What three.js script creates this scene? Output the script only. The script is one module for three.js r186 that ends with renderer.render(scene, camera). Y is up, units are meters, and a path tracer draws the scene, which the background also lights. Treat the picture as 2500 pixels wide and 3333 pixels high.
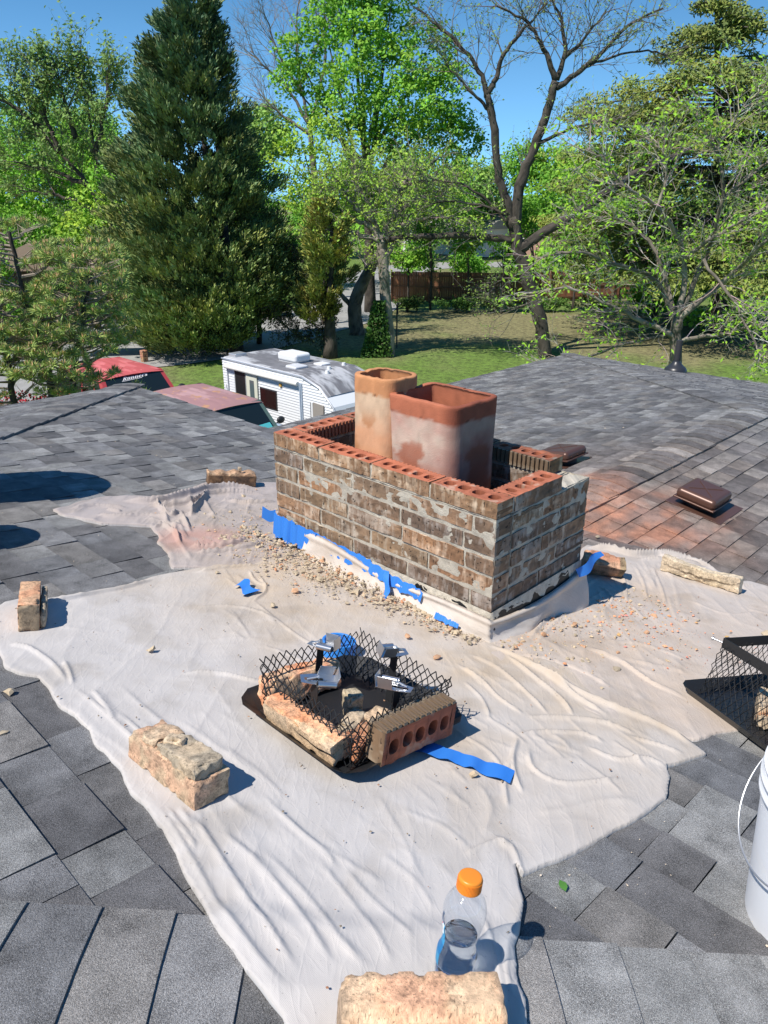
import * as THREE from 'three';
import { mergeGeometries, mergeVertices, toCreasedNormals } from 'three/addons/utils/BufferGeometryUtils.js';
import { RoundedBoxGeometry } from 'three/addons/geometries/RoundedBoxGeometry.js';

// ---------------------------------------------------------------- camera, sky, sun, exposure
const EYE = 6.2;                       // eye height above the lawn, metres
const SLOPE = 0.165;                   // the low 2-in-12 roof
const HEAD = THREE.MathUtils.degToRad(44.5), PITCH = THREE.MathUtils.degToRad(22.55);
// world axes: +x runs along the house ridge (a), -z runs across it (b), y is up
const W = (a, b, y) => new THREE.Vector3(a, y, -b);
const scene = new THREE.Scene();
const camera = new THREE.PerspectiveCamera(68.44, 768 / 1024, 0.05, 2000);
camera.position.set(0, EYE, 0);
camera.lookAt(Math.cos(HEAD) * Math.cos(PITCH), EYE - Math.sin(PITCH), -Math.sin(HEAD) * Math.cos(PITCH));
scene.add(camera);
const renderer = new THREE.WebGLRenderer({ antialias: true });
renderer.setSize(768, 1024);
renderer.toneMapping = THREE.LinearToneMapping;
renderer.toneMappingExposure = 1.28;
renderer.shadowMap.enabled = true;
renderer.shadowMap.type = THREE.PCFSoftShadowMap;

// clear spring sky: deep blue overhead, paler towards the horizon
{
  const w = 512, h = 256, d = new Float32Array(w * h * 4);
  for (let j = 0; j < h; j++) {
    const el = ((j + 0.5) / h - 0.5) * Math.PI;          // row 0 is straight down
    const s = Math.max(0, Math.sin(el)), k = Math.pow(1 - s, 6.5);
    for (let i = 0; i < w; i++) {
      let r = 0.03 + 0.46 * k, g = 0.165 + 0.98 * k, b = 0.45 + 1.45 * k;
      if (el < 0) { const q = Math.min(1, -el * 6); r = r * (1 - q) + 0.16 * q; g = g * (1 - q) + 0.19 * q; b = b * (1 - q) + 0.12 * q; }
      const o = (j * w + i) * 4; d[o] = r; d[o + 1] = g; d[o + 2] = b; d[o + 3] = 1;
    }
  }
  const sky = new THREE.DataTexture(d, w, h, THREE.RGBAFormat, THREE.FloatType);
  sky.mapping = THREE.EquirectangularReflectionMapping; sky.magFilter = sky.minFilter = THREE.LinearFilter; sky.needsUpdate = true;
  scene.background = sky; scene.environment = sky;
  scene.backgroundIntensity = 0.68; scene.environmentIntensity = 0.68;
}
// sun: behind and left of the viewer, 55 degrees up; shadows run away to the right
const SUN_DIR = (() => {
  const el = THREE.MathUtils.degToRad(55), az = THREE.MathUtils.degToRad(51 - 44.5);   // shadow heading measured from +a towards -b
  return W(-Math.cos(az) * Math.cos(el), Math.sin(az) * Math.cos(el), Math.sin(el));
})();
const sun = new THREE.DirectionalLight(new THREE.Color().setRGB(1, 0.945, 0.87), 4.4);
sun.position.copy(SUN_DIR).multiplyScalar(80).add(W(14, 12, 0)); sun.target.position.copy(W(14, 12, 0));
sun.castShadow = true; sun.shadow.mapSize.set(4096, 4096); sun.shadow.bias = -0.0004; sun.shadow.normalBias = 0.01;
Object.assign(sun.shadow.camera, { left: -45, right: 45, top: 45, bottom: -45, near: 1, far: 220 });
scene.add(sun, sun.target);

// ---------------------------------------------------------------- small library
const clamp = (x, a = 0, b = 1) => Math.min(b, Math.max(a, x));
const lerp = (a, b, t) => a + (b - a) * t;
const smooth = (a, b, x) => { const t = clamp((x - a) / (b - a)); return t * t * (3 - 2 * t); };
function rng(seed) { let s = seed >>> 0; return () => { s = (s + 0x6d2b79f5) | 0; let t = Math.imul(s ^ (s >>> 15), 1 | s); t = (t + Math.imul(t ^ (t >>> 7), 61 | t)) ^ t; return ((t ^ (t >>> 14)) >>> 0) / 4294967296; }; }
const hash = (x, y, z = 0) => { let h = Math.imul(x, 374761393) ^ Math.imul(y, 668265263) ^ Math.imul(z, 2147483647 - 8191 * 3); h = Math.imul(h ^ (h >>> 13), 1274126177); return ((h ^ (h >>> 16)) >>> 0) / 4294967296; };
const sm = (t) => t * t * (3 - 2 * t);
function vn2(x, y, per = 0, sd = 0) {     // value noise 0..1, optionally periodic
  let xi = Math.floor(x), yi = Math.floor(y); const fx = sm(x - xi), fy = sm(y - yi);
  const m = per ? (v) => ((v % per) + per) % per : (v) => v;
  const a = hash(m(xi), m(yi), sd), b = hash(m(xi + 1), m(yi), sd), c = hash(m(xi), m(yi + 1), sd), d = hash(m(xi + 1), m(yi + 1), sd);
  return lerp(lerp(a, b, fx), lerp(c, d, fx), fy);
}
function fbm2(x, y, oct = 4, per = 0, sd = 0) { let s = 0, a = 0.5, n = 0; for (let i = 0; i < oct; i++) { s += a * vn2(x, y, per, sd + i * 17); n += a; a *= 0.5; x *= 2; y *= 2; per *= 2; } return s / n; }
function vn3(x, y, z, sd = 0) {
  const xi = Math.floor(x), yi = Math.floor(y), zi = Math.floor(z), fx = sm(x - xi), fy = sm(y - yi), fz = sm(z - zi);
  const h = (i, j, k) => hash(xi + i, yi + j, (zi + k) * 7 + sd);
  return lerp(lerp(lerp(h(0, 0, 0), h(1, 0, 0), fx), lerp(h(0, 1, 0), h(1, 1, 0), fx), fy), lerp(lerp(h(0, 0, 1), h(1, 0, 1), fx), lerp(h(0, 1, 1), h(1, 1, 1), fx), fy), fz);
}
function fbm3(x, y, z, oct = 3, sd = 0) { let s = 0, a = 0.5, n = 0; for (let i = 0; i < oct; i++) { s += a * vn3(x, y, z, sd + i * 31); n += a; a *= 0.5; x *= 2; y *= 2; z *= 2; } return s / n; }
const enc = (v) => { v = clamp(v); return Math.round(255 * (v <= 0.0031308 ? 12.92 * v : 1.055 * Math.pow(v, 1 / 2.4) - 0.055)); };
function tex(w, h, fn, { srgb = true, repeat = true } = {}) {
  const d = new Uint8Array(w * h * 4);
  for (let j = 0; j < h; j++) for (let i = 0; i < w; i++) {
    const c = fn(i / w, j / h, i, j), o = (j * w + i) * 4;
    if (srgb) { d[o] = enc(c[0]); d[o + 1] = enc(c[1]); d[o + 2] = enc(c[2]); } else { d[o] = d[o + 1] = d[o + 2] = Math.round(255 * clamp(c[0] ?? c)); }
    d[o + 3] = 255;
  }
  const t = new THREE.DataTexture(d, w, h, THREE.RGBAFormat); if (srgb) t.colorSpace = THREE.SRGBColorSpace;
  t.magFilter = THREE.LinearFilter; t.minFilter = THREE.LinearMipmapLinearFilter; t.generateMipmaps = true; t.anisotropy = 8;
  if (repeat) t.wrapS = t.wrapT = THREE.RepeatWrapping; t.needsUpdate = true; return t;
}
const C = (r, g, b) => new THREE.Color().setRGB(r, g, b);
const mat = (c, rough = 0.8, extra = {}) => new THREE.MeshStandardMaterial({ color: c, roughness: rough, metalness: 0, ...extra });

class GB {                                 // grows a BufferGeometry with colour and uv
  constructor() { this.p = []; this.c = []; this.t = []; this.i = []; }
  v(x, y, z, c = [1, 1, 1], u = 0, w = 0) { this.p.push(x, y, z); this.c.push(c[0], c[1], c[2]); this.t.push(u, w); return this.p.length / 3 - 1; }
  vv(q, c, u, w) { return this.v(q.x, q.y, q.z, c, u, w); }
  tri(a, b, c) { this.i.push(a, b, c); }
  quad(a, b, c, d) { this.i.push(a, b, c, a, c, d); }
  face(P, c, uv) { const k = P.map((q, n) => this.vv(q, Array.isArray(c[0]) ? c[n] : c, uv ? uv[n][0] : 0, uv ? uv[n][1] : 0)); if (k.length === 4) this.quad(...k); else this.tri(...k); }
  box(o, X, Y, Z, c, uvs = 1) {             // o = centre, X/Y/Z = half vectors
    const P = (i, j, k) => o.clone().addScaledVector(X, i).addScaledVector(Y, j).addScaledVector(Z, k);
    const lx = X.length() * 2 * uvs, ly = Y.length() * 2 * uvs, lz = Z.length() * 2 * uvs;
    const f = (a, b, d, e, l, m) => this.face([a, b, d, e], c, [[0, 0], [l, 0], [l, m], [0, m]]);
    f(P(-1, -1, 1), P(1, -1, 1), P(1, 1, 1), P(-1, 1, 1), lx, ly); f(P(1, -1, -1), P(-1, -1, -1), P(-1, 1, -1), P(1, 1, -1), lx, ly);
    f(P(1, -1, 1), P(1, -1, -1), P(1, 1, -1), P(1, 1, 1), lz, ly); f(P(-1, -1, -1), P(-1, -1, 1), P(-1, 1, 1), P(-1, 1, -1), lz, ly);
    f(P(-1, 1, 1), P(1, 1, 1), P(1, 1, -1), P(-1, 1, -1), lx, lz); f(P(-1, -1, -1), P(1, -1, -1), P(1, -1, 1), P(-1, -1, 1), lx, lz);
  }
  tube(pts, rad, seg = 6, c = [1, 1, 1], cap = true, uvs = 1) {    // pts Vector3[], rad number|array
    const n = pts.length; let prev = null, T = new THREE.Vector3(), N = new THREE.Vector3(), B = new THREE.Vector3(); const rings = []; let len = 0;
    for (let k = 0; k < n; k++) {
      T.subVectors(pts[Math.min(n - 1, k + 1)], pts[Math.max(0, k - 1)]).normalize();
      if (!prev) { N.set(Math.abs(T.y) > 0.9 ? 1 : 0, Math.abs(T.y) > 0.9 ? 0 : 1, 0); } else N.copy(prev);
      N.addScaledVector(T, -N.dot(T)).normalize(); prev = N.clone(); B.crossVectors(T, N);
      if (k) len += pts[k].distanceTo(pts[k - 1]);
      const r = Array.isArray(rad) ? rad[k] : rad, cc = Array.isArray(c[0]) ? c[k] : c, ring = [];
      for (let s = 0; s <= seg; s++) { const q = s / seg * Math.PI * 2, cs = Math.cos(q) * r, sn = Math.sin(q) * r; ring.push(this.v(pts[k].x + N.x * cs + B.x * sn, pts[k].y + N.y * cs + B.y * sn, pts[k].z + N.z * cs + B.z * sn, cc, s / seg * 6.28 * r * uvs, len * uvs)); }
      rings.push(ring);
    }
    for (let k = 0; k < n - 1; k++) for (let s = 0; s < seg; s++) this.quad(rings[k][s], rings[k][s + 1], rings[k + 1][s + 1], rings[k + 1][s]);
    if (cap) for (const [k, w] of [[0, 1], [n - 1, 0]]) for (let s = 1; s < seg - 1; s++) w ? this.tri(rings[k][0], rings[k][s + 1], rings[k][s]) : this.tri(rings[k][0], rings[k][s], rings[k][s + 1]);
  }
  get size() { return this.i.length / 3; }
  geo(flat = false) {
    let g = new THREE.BufferGeometry();
    g.setAttribute('position', new THREE.Float32BufferAttribute(this.p, 3)); g.setAttribute('color', new THREE.Float32BufferAttribute(this.c, 3)); g.setAttribute('uv', new THREE.Float32BufferAttribute(this.t, 2)); g.setIndex(this.i);
    if (flat) g = g.toNonIndexed(); g.computeVertexNormals(); return g;
  }
}
const used = new Map();
function numbered(name) { const n = used.get(name) ?? 0; used.set(name, n + 1); return n ? `${name}_${String(n).padStart(3, '0')}` : name; }
function tag(o, label, category, group, kind) { if (label) o.userData.label = label; if (category) o.userData.category = category; if (group) o.userData.group = group; if (kind) o.userData.kind = kind; return o; }
function shade(o) { o.traverse((m) => { if (m.isMesh) { m.castShadow = true; m.receiveShadow = true; } }); return o; }
function thing(name, label, category, pos = null, group) { const o = new THREE.Group(); o.name = numbered(name); if (pos) o.position.copy(pos); scene.add(o); return tag(o, label, category, group); }
function part(name, geo, m, parent, kind) { const o = new THREE.Mesh(geo, m); o.name = numbered(name); o.castShadow = o.receiveShadow = true; parent.add(o); if (kind) o.userData.kind = kind; return o; }
function single(name, geo, m, label, category, group, kind) { const o = part(name, geo, m, scene); return tag(o, label, category, group, kind); }
const structure = (name, geo, m) => single(name, geo, m, null, null, null, 'structure');

// where a sight line through a spot of the photograph (2500 wide) meets the roofs, the lawn, or a given distance
function sight(u, v) {
  const F = 2450, x = u - 1250, up = 1666.5 - v, f = F * Math.cos(PITCH) + up * Math.sin(PITCH), d = F * Math.sin(PITCH) - up * Math.cos(PITCH);
  return [Math.sin(HEAD) * x + Math.cos(HEAD) * f, -Math.cos(HEAD) * x + Math.sin(HEAD) * f, d];
}
const K = 2500 / 1659;                     // measurements below were taken on a 1659-wide copy
function onP0(x, y, lift = 0) { const [a, b, d] = sight(x * K, y * K), t = (1.158 - lift) / (d - SLOPE * a); return [t * a, t * b]; }
function onLawn(x, y, h = 0) { const [a, b, d] = sight(x * K, y * K), t = (EYE - h) / d; return [t * a, t * b]; }
function away(x, y, R) { const [a, b, d] = sight(x * K, y * K), t = R / (a * Math.cos(HEAD) + b * Math.sin(HEAD)); return W(t * a, t * b, EYE - t * d); }
// ---------------------------------------------------------------- the house: two hipped roofs of laminated shingles
const RIDGE_B = 2.4, EAVE_A = 3.62;
const mainY = (a, b) => EYE - Math.max(1.158 + SLOPE * a, 0.962 + SLOPE * Math.abs(b - RIDGE_B));
const wingY = (a, b) => EYE - Math.max(1.88 + SLOPE * Math.abs(b - RIDGE_B), 1.88 + SLOPE * (a - 7.6));
const roofY = (a, b) => (a <= EAVE_A ? mainY(a, b) : wingY(a, b));
const house = thing('house', 'brown brick house with two low hipped roofs of weathered grey shingles', 'house');

const granules = tex(1024, 1024, (u, v, i, j) => {
  const n = hash(i >> 1, j >> 1, 3), m = hash(i, j, 9), big = fbm2(u * 9, v * 9, 3, 9, 5), q = vn2(u * 400, v * 400, 400, 2);
  let g = 0.36 + 0.40 * (n - 0.4) + 0.22 * (m - 0.5) + 0.34 * (big - 0.5) + 0.22 * (q - 0.5);
  if (n > 0.955) g += 0.38; if (m > 0.996) g += 0.5; if (n < 0.10) g *= 0.4;
  const t = hash(i >> 1, j >> 1, 77); return [g * (1 + 0.1 * (t - 0.5)), g, g * (1 - 0.1 * (t - 0.5))];
});
const granuleBump = tex(512, 512, (u, v, i, j) => [0.5 * hash(i, j, 4) + 0.5 * vn2(u * 256, v * 256, 256, 8)], { srgb: false });
const M = {};
M.shingle = new THREE.MeshStandardMaterial({ vertexColors: true, map: granules, bumpMap: granuleBump, bumpScale: 0.0016, roughness: 0.86, metalness: 0 });
M.deck = mat(C(0.05, 0.05, 0.055), 0.95);
M.fascia = mat(C(0.32, 0.29, 0.25), 0.7);
M.wall = mat(C(0.25, 0.17, 0.12), 0.9);

const TONES = [[0.265, 0.262, 0.27], [0.35, 0.354, 0.368], [0.52, 0.52, 0.51], [0.45, 0.43, 0.41], [0.40, 0.395, 0.395], [0.60, 0.598, 0.588], [0.31, 0.303, 0.308], [0.44, 0.44, 0.45]];
function stain(a, b) {                      // brick dust washed over the lower roof beside the chimney: [amount of orange, amount of brown]
  if (a < EAVE_A - 0.4) return [0, 0];
  const n = fbm2(a * 3.1, b * 3.1, 4, 0, 91), n2 = fbm2(a * 9, b * 9, 3, 0, 12);
  const d = Math.hypot((a - 4.15) * 1.0, (b - 2.22) * 1.25), d2 = Math.hypot((a - 4.35) * 0.8, (b - 2.0) * 1.05);
  return [smooth(1.25, 0.1, d + (n - 0.5) * 1.1) * (0.4 + 0.6 * smooth(0.38, 0.62, n2)), smooth(2.6, 0.4, d2 + (n - 0.5) * 1.0)];
}
function tone(c, a, b) {
  const [o, w] = stain(a, b); let k = c.slice();
  const m = 0.82 + 0.36 * fbm2(a * 2.3, b * 2.3, 3, 0, 44);
  k = k.map((q) => q * m);
  k = [lerp(k[0], k[0] * 1.12, w), lerp(k[1], k[1] * 0.97, w), lerp(k[2], k[2] * 0.87, w)];
  k = k.map((q) => q * 0.98); return [lerp(k[0], 1.35, o * 0.7), lerp(k[1], 0.56, o * 0.7), lerp(k[2], 0.30, o * 0.7)];
}
const EXPO = 0.1365;
const pend = [];                            // every shingle: { quad, size, plane }
function shinglePlane(P, seed, parent) {
  const r = rng(seed), rows = Math.ceil(P.depth / EXPO);
  for (let k = 0; k < rows; k++) {
    const v0 = k * EXPO, v1 = Math.min(P.depth + 0.02, v0 + EXPO * 1.06);
    let u = P.u0 - r() * 0.3, up = r() < 0.5;
    while (u < P.u1) {
      const w = up ? 0.11 + r() * 0.15 : 0.09 + r() * 0.2, ul = u + 0.0012, ur = u + w - 0.0012; u += w;
      const L0 = Math.max(ul, P.lo(v0)), R0 = Math.min(ur, P.hi(v0)), L1 = Math.max(ul, P.lo(v1)), R1 = Math.min(ur, P.hi(v1));
      const was = up; up = r() < 0.12 ? up : !up;
      const c = TONES[Math.floor(Math.pow(r(), 0.9) * TONES.length) % TONES.length], dark = was ? 1 : 0.93, jit = 0.88 + 0.24 * r();
      if (R0 - L0 < 0.004 && R1 - L1 < 0.004) continue;
      pend.push({ P, L0, R0: Math.max(L0, R0), L1, R1: Math.max(L1, R1), v0, v1, h: was ? 0.0105 : 0.0052, c: c.map((q) => q * dark * jit), parent, ou: r() * 7, ov: r() * 7, curl: (r() - 0.5) * 0.002, gx: (r() - 0.5) * 0.5, gy: (r() - 0.35) * 0.45 });
    }
  }
}
function shingleGeo(g, s) {
  const { P } = s, fine = s.near ? 3 : 1, nv = fine, nu = fine, grid = [];
  for (let j = 0; j <= nv; j++) for (let i = 0; i <= nu; i++) {
    const tv = j / nv, tu = i / nu, v = lerp(s.v0, s.v1, tv), u = lerp(lerp(s.L0, s.L1, tv), lerp(s.R0, s.R1, tv), tu), [a, b] = P.ab(u, v);
    const h = lerp(s.h + s.curl * (tu - 0.5) * 2, 0.0012, tv);
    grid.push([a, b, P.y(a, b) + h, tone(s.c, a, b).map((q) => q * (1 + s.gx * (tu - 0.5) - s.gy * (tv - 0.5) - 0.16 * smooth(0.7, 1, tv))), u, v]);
  }
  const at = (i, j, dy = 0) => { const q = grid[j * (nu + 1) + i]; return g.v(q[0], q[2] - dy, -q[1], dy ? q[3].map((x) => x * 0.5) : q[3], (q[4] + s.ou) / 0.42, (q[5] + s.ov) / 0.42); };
  const top = []; for (let j = 0; j <= nv; j++) { top.push([]); for (let i = 0; i <= nu; i++) top[j].push(at(i, j)); }
  const q4 = (a, b, c, d) => (P.flip ? g.quad(a, d, c, b) : g.quad(a, b, c, d));
  for (let j = 0; j < nv; j++) for (let i = 0; i < nu; i++) q4(top[j][i], top[j][i + 1], top[j + 1][i + 1], top[j + 1][i]);
  const dy = s.h;
  for (let i = 0; i < nu; i++) q4(at(i, 0, dy), at(i + 1, 0, dy), at(i + 1, 0), at(i, 0));
  q4(at(0, nv, 0.002), at(0, 0, dy), at(0, 0), at(0, nv)); q4(at(nu, 0, dy), at(nu, nv, 0.002), at(nu, nv), at(nu, 0));
}
const mainRoof = part('roof', deckGeo(mainY, [[-7, -2.42], [EAVE_A, -2.42], [EAVE_A, 7.22], [-7, 7.22]], [[-7, RIDGE_B], [-1.18, RIDGE_B]]), M.deck, house);
const wingRoof = part('lower_roof', deckGeo(wingY, [[3.3, -2.9], [12.9, -2.9], [12.9, 7.7], [3.3, 7.7]], [[3.3, RIDGE_B], [7.6, RIDGE_B]]), M.deck, house);
function deckGeo(yf, ring, ridge) {          // sheathing: four (three) planes with a 9 cm edge
  const g = new GB(), T = (q, d = 0) => W(q[0], q[1], yf(q[0], q[1]) - 0.004 - d);
  const [A, B, D, E] = ring, [R0, R1] = ridge, c = [1, 1, 1];
  for (const d of [0, 0.09]) { g.face([T(A, d), T(B, d), T(R1, d), T(R0, d)], c); g.face([T(B, d), T(D, d), T(R1, d)], c); g.face([T(D, d), T(E, d), T(R0, d), T(R1, d)], c); }
  for (const [p, q] of [[A, B], [B, D], [D, E]]) g.face([T(p, 0.09), T(q, 0.09), T(q), T(p)], c);
  return g.geo(true);
}
{
  const plane = (o) => o;
  // hip end with the chimney (falls towards +a), and the two long sides of the main roof
  shinglePlane(plane({ u0: -2.5, u1: 7.3, depth: 4.85, y: mainY, ab: (u, v) => [EAVE_A - v, u], lo: (v) => -2.42 + v, hi: (v) => 7.22 - v, flip: true, name: 'hip' }), 11, mainRoof);
  shinglePlane(plane({ u0: -3.0, u1: 3.7, depth: 4.82, y: mainY, ab: (u, v) => [u, 7.22 - v], lo: () => -3, hi: (v) => 3.62 - v, flip: true, name: 'back' }), 12, mainRoof);
  shinglePlane(plane({ u0: -3.0, u1: 3.7, depth: 4.82, y: mainY, ab: (u, v) => [u, -2.42 + v], lo: () => -3, hi: (v) => 3.62 - v, flip: false, name: 'near' }), 13, mainRoof);
  // lower roof
  shinglePlane(plane({ u0: 3.3, u1: 13.3, depth: 5.4, y: wingY, ab: (u, v) => [u, 7.7 - v], lo: () => 3.3, hi: (v) => 12.9 - v, flip: true, name: 'far' }), 14, wingRoof);
  shinglePlane(plane({ u0: 3.3, u1: 13.3, depth: 5.4, y: wingY, ab: (u, v) => [u, -2.9 + v], lo: () => 3.3, hi: (v) => 12.9 - v, flip: false, name: 'low' }), 15, wingRoof);
  shinglePlane(plane({ u0: -3.4, u1: 8.2, depth: 5.4, y: wingY, ab: (u, v) => [12.9 - v, u], lo: (v) => -2.9 + v, hi: (v) => 7.7 - v, flip: true, name: 'end' }), 16, wingRoof);
}
// hip and ridge caps: bent pieces lapped one over the next, each 30 cm across
function caps(p0, p1, yf, parent, seed, nearSide = 1) {
  const r = rng(seed), L = Math.hypot(p1[0] - p0[0], p1[1] - p0[1]), da = (p1[0] - p0[0]) / L, db = (p1[1] - p0[1]) / L, n = Math.ceil(L / EXPO);
  for (let k = n - 1; k >= 0; k--) {
    const s0 = k * EXPO, s1 = s0 + EXPO * 1.9, cj = 0.72 + 0.45 * r(), c = TONES[Math.floor(r() * TONES.length)].map((q) => q * cj), g = new GB(), half = 0.152 + (r() - 0.5) * 0.012, sk = (r() - 0.5) * 0.012;
    const cols = [-1, -0.62, -0.3, -0.1, 0.1, 0.3, 0.62, 1], grid = [], ou = r() * 5, ov = r() * 5;
    for (const s of [s0, s1]) for (const q of cols) {
      const a = p0[0] + da * (s + q * sk) - db * q * half, b = p0[1] + db * (s + q * sk) + da * q * half;
      const sag = -0.005 * Math.exp(-q * q * 14);
      grid.push([a, b, yf(a, b) + (s === s0 ? 0.023 : 0.012) + sag, q * half, s]);
    }
    const m = cols.length, V = (i, dy = 0) => { const q = grid[i]; return g.v(q[0], q[2] - dy, -q[1], dy ? tone(c, q[0], q[1]).map((x) => x * 0.6) : tone(c, q[0], q[1]), (q[3] + ou) / 0.42, (q[4] + ov) / 0.42); };
    const lo = cols.map((_, i) => V(i)), hi = cols.map((_, i) => V(m + i));
    for (let i = 0; i < m - 1; i++) g.quad(lo[i], hi[i], hi[i + 1], lo[i + 1]);
    for (let i = 0; i < m - 1; i++) g.quad(V(i, 0.016), V(i), V(i + 1), V(i + 1, 0.016));
    g.quad(V(0, 0.021), V(m, 0.010), V(m), V(0)); g.quad(V(m - 1), V(2 * m - 1), V(2 * m - 1, 0.010), V(m - 1, 0.021));
    capList.push({ g, parent, a: p0[0] + da * s0, b: p0[1] + db * s0 });
  }
}
const capList = [];
caps([3.62, 7.22], [-1.18, 2.42], mainY, mainRoof, 21);
caps([3.62, -2.42], [-1.18, 2.38], mainY, mainRoof, 22);
caps([-1.18, 2.4], [-6.5, 2.4], mainY, mainRoof, 23);
caps([12.9, 7.7], [7.6, 2.4], wingY, wingRoof, 24);
caps([12.9, -2.9], [7.6, 2.4], wingY, wingRoof, 25);
caps([3.66, 2.4], [7.55, 2.4], wingY, wingRoof, 26);
// ---------------------------------------------------------------- the chimney being rebuilt: brown bricks, two clay flue tiles
const BR = { L: 0.2935, W: 0.092, H: 0.0562, J: 0.0118 };
const CH = { a0: 1.9255, a1: 2.5255, b0: 1.362, b1: 1.362 + 4 * 0.305 - 0.0115, y0: EYE - 1.352 };
// left half of the sheet: weathered brown faces with white mortar smear; right half: raw red clay
const brickTex = tex(2048, 1024, (u, v, i, j) => {
  const red = u >= 0.5, x = (red ? u - 0.5 : u) * 2, y = v;
  const f = fbm2(x * 14, y * 14, 4, 14, red ? 60 : 61), g = fbm2(x * 60, y * 60, 3, 60, 62), h = hash(i, j, 63);
  if (red) { const k = 0.8 + 0.5 * (f - 0.5) + 0.35 * (g - 0.5) + 0.1 * (h - 0.5); const d = smooth(0.62, 0.74, fbm2(x * 22, y * 22, 4, 22, 70)); return [lerp(0.50 * k, 0.5, d * 0.55), lerp(0.175 * k, 0.4, d * 0.55), lerp(0.095 * k, 0.31, d * 0.55)]; }
  const hue = fbm2(x * 5, y * 7, 3, 0, 64), k = 0.75 + 0.9 * (f - 0.5) + 0.5 * (g - 0.5);
  let c = [lerp(0.225, 0.30, hue) * k, lerp(0.158, 0.19, hue) * k, lerp(0.115, 0.108, hue) * k];
  const ch = smooth(0.51, 0.72, fbm2(x * 7, y * 26, 4, 0, 65) * 0.55 + fbm2(x * 60, y * 18, 3, 0, 66) * 0.45);     // lime smear, dragged sideways
  const dr = smooth(0.60, 0.70, fbm2(x * 70, y * 9, 3, 0, 68));                                                     // drips
  const w = clamp(ch * 0.55 + dr * 0.25);
  c = c.map((q, n) => lerp(q, [0.55, 0.49, 0.41][n] * (0.75 + 0.5 * g), w));
  if (vn2(x * 190, y * 110, 0, 67) > 0.885) c = c.map((q) => q * 0.25);                                             // drag pits
  return c;
});
const brickBump = tex(1024, 512, (u, v) => { const x = (u % 0.5) * 2; return [0.45 + 0.4 * (fbm2(x * 60, v * 60, 3, 60, 62) - 0.5) + 0.3 * smooth(0.5, 0.66, fbm2(x * 7, v * 26, 4, 0, 65)) - (vn2(x * 190, v * 110, 0, 67) > 0.885 ? 0.4 : 0)]; }, { srgb: false });
const mortarTex = tex(512, 512, (u, v, i, j) => { const k = 0.43 + 0.26 * (fbm2(u * 20, v * 20, 4, 20, 80) - 0.5) + 0.16 * (hash(i, j, 81) - 0.5); return [k * 1.04, k * 0.95, k * 0.79]; });
const mortarBump = tex(512, 512, (u, v, i, j) => [0.6 * fbm2(u * 40, v * 40, 4, 40, 82) + 0.4 * hash(i, j, 83)], { srgb: false });
M.brick = new THREE.MeshStandardMaterial({ vertexColors: true, map: brickTex, bumpMap: brickBump, bumpScale: 0.004, roughness: 0.9 });
M.mortar = new THREE.MeshStandardMaterial({ vertexColors: true, map: mortarTex, bumpMap: mortarBump, bumpScale: 0.004, roughness: 0.95 });
const chimney = new THREE.Group(); chimney.name = 'chimney'; house.add(chimney);
tag(chimney, 'brown brick chimney with an open top course and two clay flue tiles');

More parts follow.
